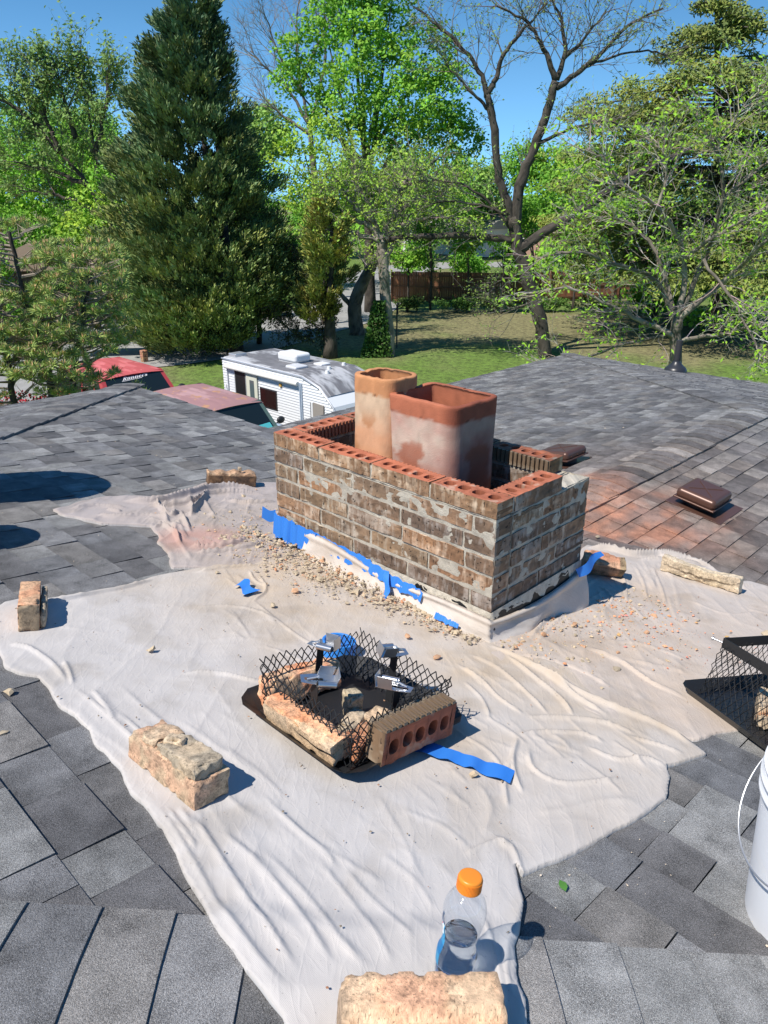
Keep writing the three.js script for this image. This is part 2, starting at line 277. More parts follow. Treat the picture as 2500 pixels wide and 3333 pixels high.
// a brick: long axis X, height Y, width Z; edges worn by noise; holes > 0 cuts the core holes through it
function brickGeo(L, H, Wd, { holes = 0, seed = 1, tint = [1, 1, 1], rough = 0.0019, topRed = false, ribs = false, ribTint = null, faceTint = [1.1, 1.05, 1.05] } = {}) {
  const r = rng(seed), ox = r() * 0.6, oy = r(), g = new GB();
  const nx = Math.max(4, Math.round(L / 0.022)), ny = 4, nz = Math.max(3, Math.round(Wd / 0.03));
  const jig = (p) => { const n = (k) => (fbm3(p[0] * 40 + seed * 3.1, p[1] * 40, p[2] * 40 + k * 9, 2, k) - 0.5) * 2 * rough * 2; return [p[0] + n(1), p[1] + n(2), p[2] + n(3)]; };
  const soft = (x, h) => x;
  function side(f, n, m, uvf, red, tc = tint) {
    const idx = []; for (let j = 0; j <= m; j++) { idx.push([]); for (let i = 0; i <= n; i++) { const p = jig(f(i / n * 2 - 1, j / m * 2 - 1)), t = uvf(i / n, j / m); const edge = (i === 0 || i === n || j === 0 || j === m) ? 1 : 0; idx[j].push(g.v(p[0], p[1], p[2], edge ? tc.map((q) => q * 1.08) : tc, ((red ? 0.5 : 0) + (ox + t[0]) % 0.98 * 0.49), (oy + t[1]) % 1.0)); } }
    for (let j = 0; j < m; j++) for (let i = 0; i < n; i++) g.quad(idx[j][i], idx[j][i + 1], idx[j + 1][i + 1], idx[j + 1][i]);
  }
  const l = L / 2, h = H / 2, w = Wd / 2, sx = 0.28;
  side((x, y) => [x * l, y * h, w], nx, ny, (i, j) => [i * L, j * H], false); side((x, y) => [-x * l, y * h, -w], nx, ny, (i, j) => [i * L, 0.3 + j * H], ribs && !ribTint, ribTint ?? (ribs ? [0.8, 0.8, 0.8] : tint));
  side((x, y) => [l, y * h, -x * w], nz, ny, (i, j) => [0.4 + i * Wd * 0.5, 0.5 + j * H], false); side((x, y) => [-l, y * h, x * w], nz, ny, (i, j) => [0.5 + i * Wd * 0.5, 0.7 + j * H], false);
  if (!holes) { side((x, y) => [x * l, h, -y * w], nx, nz, (i, j) => [i * L, 0.2 + j * Wd], topRed); }
  side((x, y) => [x * l, -h, y * w], nx, nz, (i, j) => [i * L, 0.6 + j * Wd], topRed);
  if (holes) {                              // pierced top: square cells with a round-ended hole in each
    const N = 16, cell = (L - 0.03) / holes, rx = cell * 0.33, rz = Wd * 0.23, tc = faceTint;
    const V = (x, y, z, c) => { const p = y === h ? jig([x, y, z]) : [x, y, z]; return g.v(p[0], p[1], p[2], c, 0.5 + (ox * 0.4 + x + l) % 0.98 * 0.49, (oy + z + 0.2) % 1); };
    const strip = (x0, x1) => { const k = [V(x0, h, w, tc), V(x1, h, w, tc), V(x1, h, -w, tc), V(x0, h, -w, tc)]; g.quad(...k); };
    strip(-l, -l + 0.015); strip(l - 0.015, l);
    for (let q = 0; q < holes; q++) {
      const x0 = -l + 0.015 + q * cell, cx = x0 + cell / 2 + (r() - 0.5) * 0.004, cz = (r() - 0.5) * 0.006, kx = 0.9 + r() * 0.25, out = [], inn = [], deep = [];
      for (let s = 0; s < N; s++) {
        const t = s / N * Math.PI * 2, cs = Math.cos(t), sn = Math.sin(t), m = 1 / Math.max(Math.abs(cs), Math.abs(sn));
        out.push(V(clamp(x0 + cell / 2 + cs * m * cell / 2, x0, x0 + cell), h, clamp(sn * m * w, -w, w), tc));
        const e = 0.75; const px = Math.sign(cs) * Math.pow(Math.abs(cs), e) * rx * kx, pz = Math.sign(sn) * Math.pow(Math.abs(sn), e) * rz;
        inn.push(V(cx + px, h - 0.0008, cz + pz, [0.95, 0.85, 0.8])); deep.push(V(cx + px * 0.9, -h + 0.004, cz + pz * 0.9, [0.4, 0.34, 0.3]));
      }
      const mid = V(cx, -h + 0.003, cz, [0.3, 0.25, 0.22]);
      for (let s = 0; s < N; s++) { const e = (s + 1) % N; g.quad(out[s], inn[s], inn[e], out[e]); g.quad(inn[s], deep[s], deep[e], inn[e]); g.tri(deep[s], mid, deep[e]); }
    }
  }
  if (ribs) {                               // scored inner face: upright ridges
    const n = Math.round(L / 0.021);
    for (let k = 0; k < n; k++) { const x = -l + (k + 0.5) * L / n; g.box(new THREE.Vector3(x, 0, -w - 0.003), new THREE.Vector3(0.0062, 0, 0), new THREE.Vector3(0, h * 0.985, 0), new THREE.Vector3(0, 0, 0.005), ribTint ? [0.8, 0.8, 0.75] : [0.9, 0.9, 0.9]); }
    for (let q = g.t.length - n * 24 * 2; q < g.t.length; q += 2) { g.t[q] = (ribTint ? 0.05 : 0.55) + (g.t[q] * 3) % 0.4; }
  }
  return g;
}
function placeBrick(g, m, parent, pos, yaw, name = 'brick', tilt = 0, roll = 0) { const o = part(name, g.geo(true), m, parent); o.position.copy(pos); o.rotation.set(roll, yaw, tilt, 'YXZ'); return o; }
{
  const r = rng(404), tints = [[1, 1, 1], [1.2, 1.08, 1.0], [0.85, 0.85, 0.9], [1.2, 1.0, 0.86], [0.95, 0.9, 0.88], [1.1, 1.1, 1.05], [0.8, 0.8, 0.86]];
  const P = 0.305, CP = 0.0712, courses = 6;
  // walls as runs: axis, start corner, direction; yaw turns the brick so that its outer face looks out
  const rows = (k) => CH.y0 + k * CP + BR.H / 2;
  const runFront = (k, b, len, opt) => { const g = brickGeo(len, BR.H, BR.W, { seed: 100 + r() * 1e4 | 0, tint: tints[r() * tints.length | 0], ...opt }); placeBrick(g, M.brick, chimney, W(CH.a0 + BR.W / 2 + (r() - 0.5) * 0.004, b + len / 2, rows(k) + (r() - 0.5) * 0.002), -Math.PI / 2 + (r() - 0.5) * 0.008, 'brick', (r() - 0.5) * 0.008); };
  const runRight = (k, a, len, opt) => { const g = brickGeo(len, BR.H, BR.W, { seed: 100 + r() * 1e4 | 0, tint: tints[r() * tints.length | 0], ...opt }); placeBrick(g, M.brick, chimney, W(a + len / 2, CH.b0 + BR.W / 2 + (r() - 0.5) * 0.004, rows(k) + (r() - 0.5) * 0.002), (r() - 0.5) * 0.008, 'brick', (r() - 0.5) * 0.006); };
  const runBack = (k, b, len, opt) => { const g = brickGeo(len, BR.H, BR.W, { seed: 100 + r() * 1e4 | 0, tint: tints[r() * tints.length | 0], ...opt }); placeBrick(g, M.brick, chimney, W(CH.a1 - BR.W / 2, b + len / 2, rows(k)), Math.PI / 2, 'brick'); };
  const runLeft = (k, a, len, opt) => { const g = brickGeo(len, BR.H, BR.W, { seed: 100 + r() * 1e4 | 0, tint: tints[r() * tints.length | 0], ...opt }); placeBrick(g, M.brick, chimney, W(a + len / 2, CH.b1 - BR.W / 2, rows(k)), Math.PI, 'brick'); };
  const w = BR.W, j = BR.J, top = courses - 1;
  for (let k = 0; k < courses; k++) {
    const opt = k === top ? { holes: 5, topRed: true, ribs: true } : {};
    if (k === top) {
      for (let n = 0; n < 4; n++) runFront(k, CH.b0 + n * P, BR.L, { ...opt, holes: n === 0 ? 4 : 5, tint: [1.25, 1.1, 0.95] });
      runRight(k, CH.a0 + w + j, BR.L, { ...opt, holes: 5, tint: [0.9, 0.85, 0.85] });
      runLeft(k, CH.a0 + w + j, BR.L, opt); runLeft(k, CH.a0 + w + j + P, CH.a1 - CH.a0 - w - j - P, { ...opt, holes: 3 });
      const bk = { ...opt, ribTint: [0.5, 0.46, 0.4], faceTint: [0.55, 0.62, 0.66] }; runBack(k, CH.b0 + w + j + 0.02, BR.L, { ...bk, tint: [1.1, 1.0, 0.8] }); runBack(k, CH.b0 + w + j + 0.02 + P, BR.L, bk); runBack(k, CH.b0 + w + j + 0.02 + 2 * P, BR.L, opt);  // nearer back-wall bricks tinted dark, painting in the flue shadow
    } else if (k % 2 === 0) {               // ends are stretchers of the short walls
      runFront(k, CH.b0 + 0.0, w * 0.98 + (k === 2 ? 0.03 : 0), {});
      let b = CH.b0 + w + j + (k === 2 ? 0.03 : 0); const lens = [BR.L, BR.L, BR.L]; for (const len of lens) { runFront(k, b, len, {}); b += len + j; }
      if (CH.b1 - b > 0.03) runFront(k, b, CH.b1 - b, {});
      runRight(k, CH.a0 + w + j, BR.L * 0.62, {}); runRight(k, CH.a0 + w + j * 2 + BR.L * 0.62, CH.a1 - CH.a0 - w - j * 2 - BR.L * 0.62, {});
    } else {
      let b = CH.b0; const cut = [BR.L * (k === 3 ? 0.45 : 1), BR.L, BR.L, BR.L]; for (const len of cut) { runFront(k, b, Math.min(len, CH.b1 - b), {}); b += len + j; }
      if (CH.b1 - b > 0.03) runFront(k, b, CH.b1 - b, {});
      runRight(k, CH.a0 + w + j, BR.L, {}); runRight(k, CH.a0 + w + j * 2 + BR.L, CH.a1 - CH.a0 - w - j * 2 - BR.L, {});
    }
    if (k < top) { runLeft(k, CH.a0 + w + j, BR.L, {}); runLeft(k, CH.a0 + w + j * 2 + BR.L, CH.a1 - CH.a0 - w - j * 2 - BR.L, {}); for (let n = 0; n < 3; n++) runBack(k, CH.b0 + w + j + n * P, BR.L, {}); }
  }
  // mortar: a core a few millimetres behind the faces, squeezed out unevenly at the joints
  const g = new GB(), wallM = (a0, a1, b0, b1, y0, y1, out) => {
    const nx = 60, ny = Math.max(4, Math.round((y1 - y0) / 0.012)), uv = 2;
    const sheet = (f, n, m) => { const q = []; for (let y = 0; y <= m; y++) { q.push([]); for (let x = 0; x <= n; x++) { const p = f(x / n, y / m); q[y].push(g.v(p.x, p.y, p.z, [1, 1, 1], p.x * 2 + p.z * 2, p.y * 2)); } } for (let y = 0; y < m; y++) for (let x = 0; x < n; x++) g.quad(q[y][x], q[y][x + 1], q[y + 1][x + 1], q[y + 1][x]); };
    const ex = (a, b, y) => (fbm3(a * 30, b * 30, y * 30, 3, 5) - 0.45) * 0.012;
    sheet((s, t) => { const b = lerp(b0, b1, s), y = lerp(y0, y1, t); return W(a0 + 0.0035 - ex(a0, b, y), b, y); }, nx, ny); sheet((s, t) => { const b = lerp(b0, b1, s), y = lerp(y0, y1, t); return W(a1 - 0.005 + ex(a1, b, y), b, y); }, nx, ny);
    sheet((s, t) => { const a = lerp(a0, a1, s), y = lerp(y0, y1, t); return W(a, b0 + 0.0035 - ex(a, b0, y), y); }, nx, ny); sheet((s, t) => { const a = lerp(a0, a1, s), y = lerp(y0, y1, t); return W(a, b1 - 0.005 + ex(a, b1, y), y); }, nx, ny);
    sheet((s, t) => { const a = lerp(a0, a1, s), b = lerp(b0, b1, t); return W(a, b, y1 - 0.004 + ex(a, b, y1)); }, nx, 10);
  };
  const yb = CH.y0 - 0.03, yt = CH.y0 + (courses - 1) * CP - 0.002;
  wallM(CH.a0, CH.a0 + w, CH.b0, CH.b1, yb, yt); wallM(CH.a0 + w + 0.002, CH.a1, CH.b0, CH.b0 + w, yb, yt + 0.001); wallM(CH.a0 + w + 0.002, CH.a1, CH.b1 - w, CH.b1, yb, yt); wallM(CH.a1 - w, CH.a1 - 0.002, CH.b0 + w + 0.002, CH.b1 - w - 0.002, yb, yt);
  // upright joints of the top course, with fresh mortar a little low
  const yk = rows(top);
  for (let n = 1; n < 4; n++) g.box(W(CH.a0 + w / 2 + 0.002, CH.b0 + n * P - j / 2 - 0.0002, yk - 0.006), W(w / 2 - 0.003, 0, 0), new THREE.Vector3(0, BR.H / 2 - 0.004, 0), W(0, j / 2 + 0.001, 0), [1, 1, 1], 2);
  g.box(W(CH.a0 + w + j / 2, CH.b0 + w / 2, yk - 0.004), W(j / 2 + 0.001, 0, 0), new THREE.Vector3(0, BR.H / 2 - 0.002, 0), W(0, w / 2 - 0.003, 0), [1, 1, 1], 2);
  part('mortar_joint', g.geo(), M.mortar, chimney, 'stuff');
  // base below the bricks: grey render and black tar, following the roof
  const base = new GB(), tar = new GB(), nB = 70;
  const path = []; for (let k = 0; k <= nB; k++) path.push([CH.a0 - 0.006, lerp(CH.b1, CH.b0 - 0.006, k / nB)]); for (let k = 1; k <= 40; k++) path.push([lerp(CH.a0 - 0.006, CH.a1, k / 40), CH.b0 - 0.006]);
  let last = null, lastT = null;
  path.forEach(([a, b], k) => {
    const n = fbm2(k * 0.35, 3.3, 3, 0, 8), o = (fbm2(k * 0.5, 9, 2, 0, 9)) * 0.008, out = k <= nB ? [-1, 0] : [0, -1];
    const yb0 = roofY(Math.min(a, CH.a1), b), yt0 = CH.y0 - 0.002, ym = lerp(yb0, yt0, 0.80 + 0.5 * (n - 0.5));
    const q = [base.v(a - 0.001, yt0 + 0.004, -b, [1.35, 1.35, 1.35], k * 0.05, 0), base.v(a + out[0] * o, ym, -(b + out[1] * o), [1.45, 1.43, 1.38], k * 0.05, 0.1)];
    const t = [tar.v(a + out[0] * o * 0.7, ym + 0.003 + 0.014 * n, -(b + out[1] * o * 0.7)), tar.v(a + out[0] * (0.012 + o), yb0, -(b + out[1] * (0.012 + o)))];
    if (last) { base.quad(last[0], q[0], q[1], last[1]); tar.quad(lastT[0], t[0], t[1], lastT[1]); } last = q; lastT = t;
  });
  part('render_band', base.geo(), M.mortar, chimney); part('tar_band', tar.geo(), mat(C(0.012, 0.012, 0.013), 0.55), chimney);
}
// clay flue tiles: rounded rectangles, red rim above a band of old mortar
function flueTile(a0, a1, b0, b1, top, bottom, wall, rad, seed, cols, lean = [0, 0]) {
  const g = new GB(), seg = 72, H = top - bottom, rows = 60, ca = (a0 + a1) / 2, cb = (b0 + b1) / 2;
  const ringAt = (t, ins) => { const hx = (a1 - a0) / 2 - ins, hy = (b1 - b0) / 2 - ins, rr = Math.max(0.012, rad - ins), q = t * Math.PI * 2; const cs = Math.cos(q), sn = Math.sin(q), m = 1 / Math.max(Math.abs(cs) / hx, Math.abs(sn) / hy); let x = cs * m, y = sn * m; const ex = Math.abs(x) - (hx - rr), ey = Math.abs(y) - (hy - rr); if (ex > 0 && ey > 0) { const l = Math.hypot(ex, ey); x = Math.sign(x) * (hx - rr + ex / l * rr); y = Math.sign(y) * (hy - rr + ey / l * rr); } return [x, y]; };
  const colour = (x, y, h, face) => {
    const n = fbm3(x * 5 + seed, y * 5, h * 7, 4, seed), n2 = fbm3(x * 40, y * 40, h * 22, 3, seed + 4), d = top - h, edge = 0.062 + (fbm2(Math.atan2(y, x) * 4 + seed, 1, 3) - 0.5) * 0.02;
    let c = cols.clay.map((q) => q * (0.75 + 0.5 * n2));
    if (face > 0.5 && d > edge) {
      const k = smooth(edge, edge + 0.012, d), buff = cols.band.map((q) => q * (0.72 + 0.56 * n2));
      const pink = cols.wash.map((q) => q * (0.8 + 0.4 * n2)), w = smooth(0.34, 0.68, n + (d - cols.mid) * cols.k), raw = smooth(0.60, 0.66, fbm3(x * 7 + 3, y * 7, h * 7 + seed, 4, seed + 9)) * smooth(0.12, 0.2, d);
      const mix = buff.map((q, i) => lerp(lerp(q, pink[i], w), cols.clay[i] * 0.9, raw * 0.85)); c = c.map((q, i) => lerp(q, mix[i], k));
      const line = Math.exp(-Math.pow((d - edge) / 0.004, 2)) * smooth(0.45, 0.6, fbm2(Math.atan2(y, x) * 5, 7 + seed, 3)); c = c.map((q) => q * (1 - 0.75 * line));
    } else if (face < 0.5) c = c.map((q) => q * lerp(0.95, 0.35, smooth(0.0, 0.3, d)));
    else c = c.map((q) => q * (0.9 + 0.2 * n));
    if (face > 0.5 && cols.paintedShade) { const k = smooth(0.55, 0.95, -y / ((b1 - b0) / 2)) * (0.55 + 0.5 * n); c = c.map((q, i) => q * (1 - k * [0.5, 0.6, 0.6][i])); }  // right side darkened in the vertex colour, standing in for shade
    return c;
  };
  const lay = (ins, face, y0, y1, n) => { const R = []; for (let k = 0; k <= n; k++) { const h = lerp(y0, y1, k / n), row = []; for (let s = 0; s <= seg; s++) { const [x, y] = ringAt(s / seg, ins), w = (fbm3(x * 12, y * 12, h * 8, 3, seed + 20) - 0.5) * 0.006 + (top - h < 0.02 ? (fbm3(x * 60, y * 60, h * 60, 2, seed) - 0.5) * 0.004 : 0), l = Math.hypot(x, y) || 1; const dh = (h - bottom), fl = 1 + cols.flare * (dh / H - 0.75); row.push(g.v(ca + x * fl + x / l * w + lean[0] * dh, h + (k === n ? (fbm2(s * 0.3, seed, 3) - 0.5) * 0.008 : 0), -(cb + y * fl + y / l * w + lean[1] * dh), colour(x, y, h, face), s * 0.02, h)); } R.push(row); } for (let k = 0; k < n; k++) for (let s = 0; s < seg; s++) g.quad(R[k][s], R[k][s + 1], R[k + 1][s + 1], R[k + 1][s]); return R; };
  const O = lay(0, 1, bottom, top - 0.004, rows), o2 = lay(0.004, 1, top - 0.004, top, 1), i2 = lay(wall - 0.004, 0.6, top - 0.003, top, 1), I = lay(wall, 0, bottom, top - 0.004, rows);
  const join = (A, B) => { for (let s = 0; s < seg; s++) g.quad(A[s], A[s + 1], B[s + 1], B[s]); };
  join(O.at(-1), o2[1]); join(o2[1], i2[1]); join(i2[1], I.at(-1));
  return g.geo();
}
M.clay = new THREE.MeshStandardMaterial({ vertexColors: true, roughness: 0.85, bumpMap: mortarBump, bumpScale: 0.002 });
{
  const big = part('flue_tile', flueTile(2.09, 2.375, 1.685, 2.03, EYE - 0.705, EYE - 1.30, 0.024, 0.045, 3, { clay: [0.42, 0.135, 0.07], band: [0.57, 0.46, 0.37], wash: [0.50, 0.285, 0.23], mid: 0.17, k: 1.6, flare: 0.10, paintedShade: 1 }, [0.0, 0.02]), M.clay, chimney);
  tag(big, 'large red clay flue tile with a pale mortar band');
  const small = part('flue_tile', flueTile(2.085, 2.275, 2.04, 2.262, EYE - 0.655, EYE - 1.30, 0.022, 0.05, 8, { clay: [0.55, 0.25, 0.11], band: [0.60, 0.43, 0.29], wash: [0.68, 0.36, 0.20], mid: 0.17, k: 2.2, flare: 0.03 }, [0.0, -0.03]), M.clay, chimney);
  tag(small, 'small orange clay flue tile');
}
// ---------------------------------------------------------------- canvas drop cloths
const clothBump = tex(1024, 1024, (u, v, i, j) => [0.55 * Math.pow(1 - Math.abs(fbm2((u + v * 0.8) * 5, (v - u * 0.8) * 26, 3, 0, 44) - 0.5) * 2, 9) + 0.35 * Math.pow(1 - Math.abs(fbm2((u - v * 0.5) * 30, (v + u * 0.5) * 7, 3, 0, 45) - 0.5) * 2, 9) + 0.25 * Math.abs(Math.sin(i * Math.PI / 3)) + 0.25 * Math.abs(Math.sin(j * Math.PI / 3)) + 0.3 * fbm2(u * 12, v * 12, 4, 12, 21) + 0.2 * hash(i, j, 5)], { srgb: false });
const clothTex = tex(1024, 1024, (u, v, i, j) => { const n = fbm2(u * 8, v * 8, 5, 8, 30), f = hash(i, j, 31), k = 0.86 + 0.16 * (n - 0.5) + 0.05 * (f - 0.5); const d = 0.05 * (fbm2(u * 26, v * 26, 3, 26, 33) - 0.5); const sp = hash(i >> 1, j >> 1, 36) > 0.9988 ? 0.35 : 0, sm2 = 0.09 * smooth(0.56, 0.72, fbm2(u * 5, v * 5, 5, 5, 38)); return [k - d - sp - sm2, k - d * 1.1 - sp - sm2 * 1.15, k - d * 1.25 - sp - sm2 * 1.4]; });
M.cloth = new THREE.MeshStandardMaterial({ vertexColors: true, map: clothTex, bumpMap: clothBump, bumpScale: 0.0011, roughness: 0.95 });
const COVERS = [];
// what the cloth lies on: shingles, the foreground hip caps, and (past the eave) nothing
const restY = (a, b) => { const hip = Math.abs(a + b - 1.2) / Math.SQRT2; return (a > EAVE_A ? EYE - 1.158 - SLOPE * EAVE_A - (a - EAVE_A) * 0.5 : mainY(a, b)) + 0.013 * smooth(0.20, 0.13, hip); };
// spots pressed flat by what stands on them: a, b, radius, height
const PRESS = [[1.155, 1.262, 0.36, 0.015], [0.755, 0.568, 0.07, 0.018], [0.655, 1.325, 0.15, 0.018], [0.715, 2.31, 0.13, 0.018], [2.262, 0.47, 0.34, 0.014], [1.385, 1.572, 0.09, 0.019], [0.6, 0.513, 0.16, 0.018]];
const px = (list, lift = 0) => list.map(([x, y]) => onP0(x, y, lift));
function segDist(x, y, A, B) { const dx = B[0] - A[0], dy = B[1] - A[1], t = clamp(((x - A[0]) * dx + (y - A[1]) * dy) / (dx * dx + dy * dy + 1e-12)); const qx = A[0] + dx * t - x, qy = A[1] + dy * t - y; return [Math.hypot(qx, qy), t, (dx * (y - A[1]) - dy * (x - A[0])) < 0 ? -1 : 1]; }
function curve(pts, n = 8) { const c = new THREE.CatmullRomCurve3(pts.map((p) => new THREE.Vector3(p[0], p[1], 0)), false, 'centripetal'); return c.getPoints(n * (pts.length - 1)).map((p) => [p.x, p.y]); }
function inside(p, x, y) { let c = false; for (let i = 0, j = p.length - 1; i < p.length; j = i++) if ((p[i][1] > y) !== (p[j][1] > y) && x < (p[j][0] - p[i][0]) * (y - p[i][1]) / (p[j][1] - p[i][1]) + p[i][0]) c = !c; return c; }
// folds: { pts, h, w1 (left side), w2 (right side) }; heights above the roof; hem: thickened rim
function dropCloth(name, outlinePx, folds, opt) {
  const st = opt.step, rough = outlinePx, out = [];
  for (let k = 0; k < rough.length; k++) { const A = rough[k], B = rough[(k + 1) % rough.length], n = Math.max(1, Math.round(Math.hypot(B[0] - A[0], B[1] - A[1]) / 0.022)); for (let i = 0; i < n; i++) { const x = lerp(A[0], B[0], i / n), y = lerp(A[1], B[1], i / n); out.push([x + (fbm2(x * 9, y * 9, 4, 0, 3) - 0.5) * opt.ragged * 2.2, y + (fbm2(x * 9 + 40, y * 9, 4, 0, 4) - 0.5) * opt.ragged * 2.2]); } }
  COVERS.push(out);
  let x0 = 1e9, x1 = -1e9, y0 = 1e9, y1 = -1e9; for (const [x, y] of out) { x0 = Math.min(x0, x); x1 = Math.max(x1, x); y0 = Math.min(y0, y); y1 = Math.max(y1, y); }
  const nx = Math.ceil((x1 - x0) / st), ny = Math.ceil((y1 - y0) / st), id = new Int32Array((nx + 1) * (ny + 1)).fill(-1), inn = new Uint8Array((nx + 1) * (ny + 1)), X = (i) => x0 + i * st, Y = (j) => y0 + j * st;
  for (let j = 0; j <= ny; j++) for (let i = 0; i <= nx; i++) inn[j * (nx + 1) + i] = inside(out, X(i), Y(j)) ? 1 : 0;
  const keep = (i, j) => i >= 0 && j >= 0 && i < nx && j < ny && inn[j * (nx + 1) + i] + inn[j * (nx + 1) + i + 1] + inn[(j + 1) * (nx + 1) + i] + inn[(j + 1) * (nx + 1) + i + 1] >= 3;
  const F = folds.map((f) => { const p = curve(f.pts, 7); let a0 = 1e9, a1 = -1e9, b0 = 1e9, b1 = -1e9; for (const q of p) { a0 = Math.min(a0, q[0]); a1 = Math.max(a1, q[0]); b0 = Math.min(b0, q[1]); b1 = Math.max(b1, q[1]); } const m = 3 * Math.max(f.w1, f.w2); return { ...f, p, box: [a0 - m, a1 + m, b0 - m, b1 + m] }; });
  const height = (x, y, bd) => {
    let h = opt.lift + opt.wave * (fbm2(x * 5 + y * 2.2, y * 5 - x * 1.3, 4, 0, opt.seed) - 0.5) * 2;
    const rx = (x * 0.72 + y * 0.69) * (opt.grain || 3), ry = (-x * 0.69 + y * 0.72) * (opt.grain || 3) * 3.1; h += opt.crease * Math.pow(1 - Math.abs(fbm2(rx * 0.8, ry, 3, 0, opt.seed + 5) - 0.5) * 2, 7);
    for (const f of F) {
      if (x < f.box[0] || x > f.box[1] || y < f.box[2] || y > f.box[3]) continue;
      let best = 9, bt = 0, bs = 1; const n = f.p.length - 1;
      for (let k = 0; k < n; k++) { const [d, t, s] = segDist(x, y, f.p[k], f.p[k + 1]); if (d < best) { best = d; bt = (k + t) / n; bs = s; } }
      const w = bs < 0 ? f.w1 : f.w2, taper = f.open ? 1 : smooth(0, 0.18, bt) * smooth(1, 0.82, bt); h += opt.fk * f.h * (0.40 * Math.exp(-Math.pow(best / (w * opt.wk), 2)) + 0.72 * Math.exp(-best / (w * opt.wk * 0.5))) * taper;
    }
    if (opt.hem) h += opt.hem * Math.exp(-Math.pow((bd - 0.014) / 0.011, 2)) * (0.4 + 1.2 * fbm2(x * 6, y * 6, 2, 0, 60));
    if (bd < 0.06) h = lerp(0.0135 + Math.max(0, h - opt.lift) * 0.8, h, smooth(0, 0.06, bd));
    for (const [pa, pb, pr, ph] of PRESS) { const d = Math.hypot(x - pa, y - pb); if (d < pr) h = lerp(Math.min(h, ph), h, smooth(pr * 0.72, pr, d)); }
    return Math.max(0.0136, h);
  };
  const g = new GB();
  const bdist = (x, y) => { let m = 9, q = null; for (let k = 0; k < out.length; k++) { const A = out[k], B = out[(k + 1) % out.length]; if (Math.min(Math.abs(A[0] - x), Math.abs(A[1] - y)) > 0.6 && m < 0.5) continue; const d = segDist(x, y, A, B); if (d[0] < m) { m = d[0]; q = [lerp(A[0], B[0], d[1]), lerp(A[1], B[1], d[1])]; } } return [m, q]; };
  const vert = (i, j) => {
    const k = j * (nx + 1) + i; if (id[k] >= 0) return id[k];
    let x = X(i), y = Y(j); const rim = !(keep(i, j) && keep(i - 1, j) && keep(i, j - 1) && keep(i - 1, j - 1)); let bd = 1;
    const near = opt.hem || rim; if (near) { const [m, q] = bdist(x, y); bd = m; if (rim) { [x, y] = q; bd = 0; } }
    const h = height(x, y, bd), c = opt.colour(x, y, h - opt.lift); return (id[k] = g.v(x, restY(x, y) + h, -y, c, x / 0.8, y / 0.8));
  };
  const edge = new Map(), add = (a, b) => { const k = b * 1e7 + a; if (edge.has(k)) edge.delete(k); else edge.set(a * 1e7 + b, [a, b]); };
  for (let j = 0; j < ny; j++) for (let i = 0; i < nx; i++) if (keep(i, j)) { const a = vert(i, j), b = vert(i + 1, j), c = vert(i + 1, j + 1), d = vert(i, j + 1); g.quad(a, b, c, d); add(a, b); add(b, c); add(c, d); add(d, a); }
  for (const [a, b] of edge.values()) { const P = (k) => [g.p[k * 3], g.p[k * 3 + 1], g.p[k * 3 + 2]], low = (k) => { const q = P(k); return g.v(q[0], restY(q[0], -q[2]) + 0.002, q[2], [0.6, 0.6, 0.6], g.t[k * 2], g.t[k * 2 + 1]); }; const la = low(a), lb = low(b); g.quad(b, a, la, lb); }
  const o = single(name, g.geo(), M.cloth, opt.label, 'drop cloth'); o.userData.h = undefined; delete o.userData.h; o.height = (x, y) => (inside(out, x, y) ? height(x, y, 1) : 0.006); return o;
}
const fold = (list, h, w1, w2 = w1, open = false) => ({ pts: px(list), h, w1, w2, open });
const dirt = (x, y, amount) => { const n = fbm2(x * 4, y * 4, 4, 0, 15), n2 = fbm2(x * 16, y * 16, 3, 0, 16); return clamp(amount * (0.35 + 1.1 * (n - 0.3)) * (0.6 + 0.8 * n2)); };
const mixc = (a, b, t) => [lerp(a[0], b[0], t), lerp(a[1], b[1], t), lerp(a[2], b[2], t)];
// long thin creases where the canvas was folded and dragged: start box, heading, count
function creases(seed, n, [x0, x1, y0, y1], [dx, dy], len, h, w) {
  const r = rng(seed), out = []; for (let k = 0; k < n; k++) { let x = lerp(x0, x1, r()), y = lerp(y0, y1, r()), a = Math.atan2(dy, dx) + (r() - 0.5) * 0.5; const L = len * (0.35 + 1.1 * r()), m = 4, pts = [[x, y]]; for (let q = 0; q < m; q++) { a += (r() - 0.5) * 0.22; x += Math.cos(a) * L / m; y += Math.sin(a) * L / m; pts.push([x, y]); } const s = r() < 0.5 ? 1 : 2.6; out.push(fold(pts, h * 0.62 * (0.3 + 1.0 * r() * r()), w * 1.15 * s, w * 1.15 * (3.6 - s))); } return out;
}
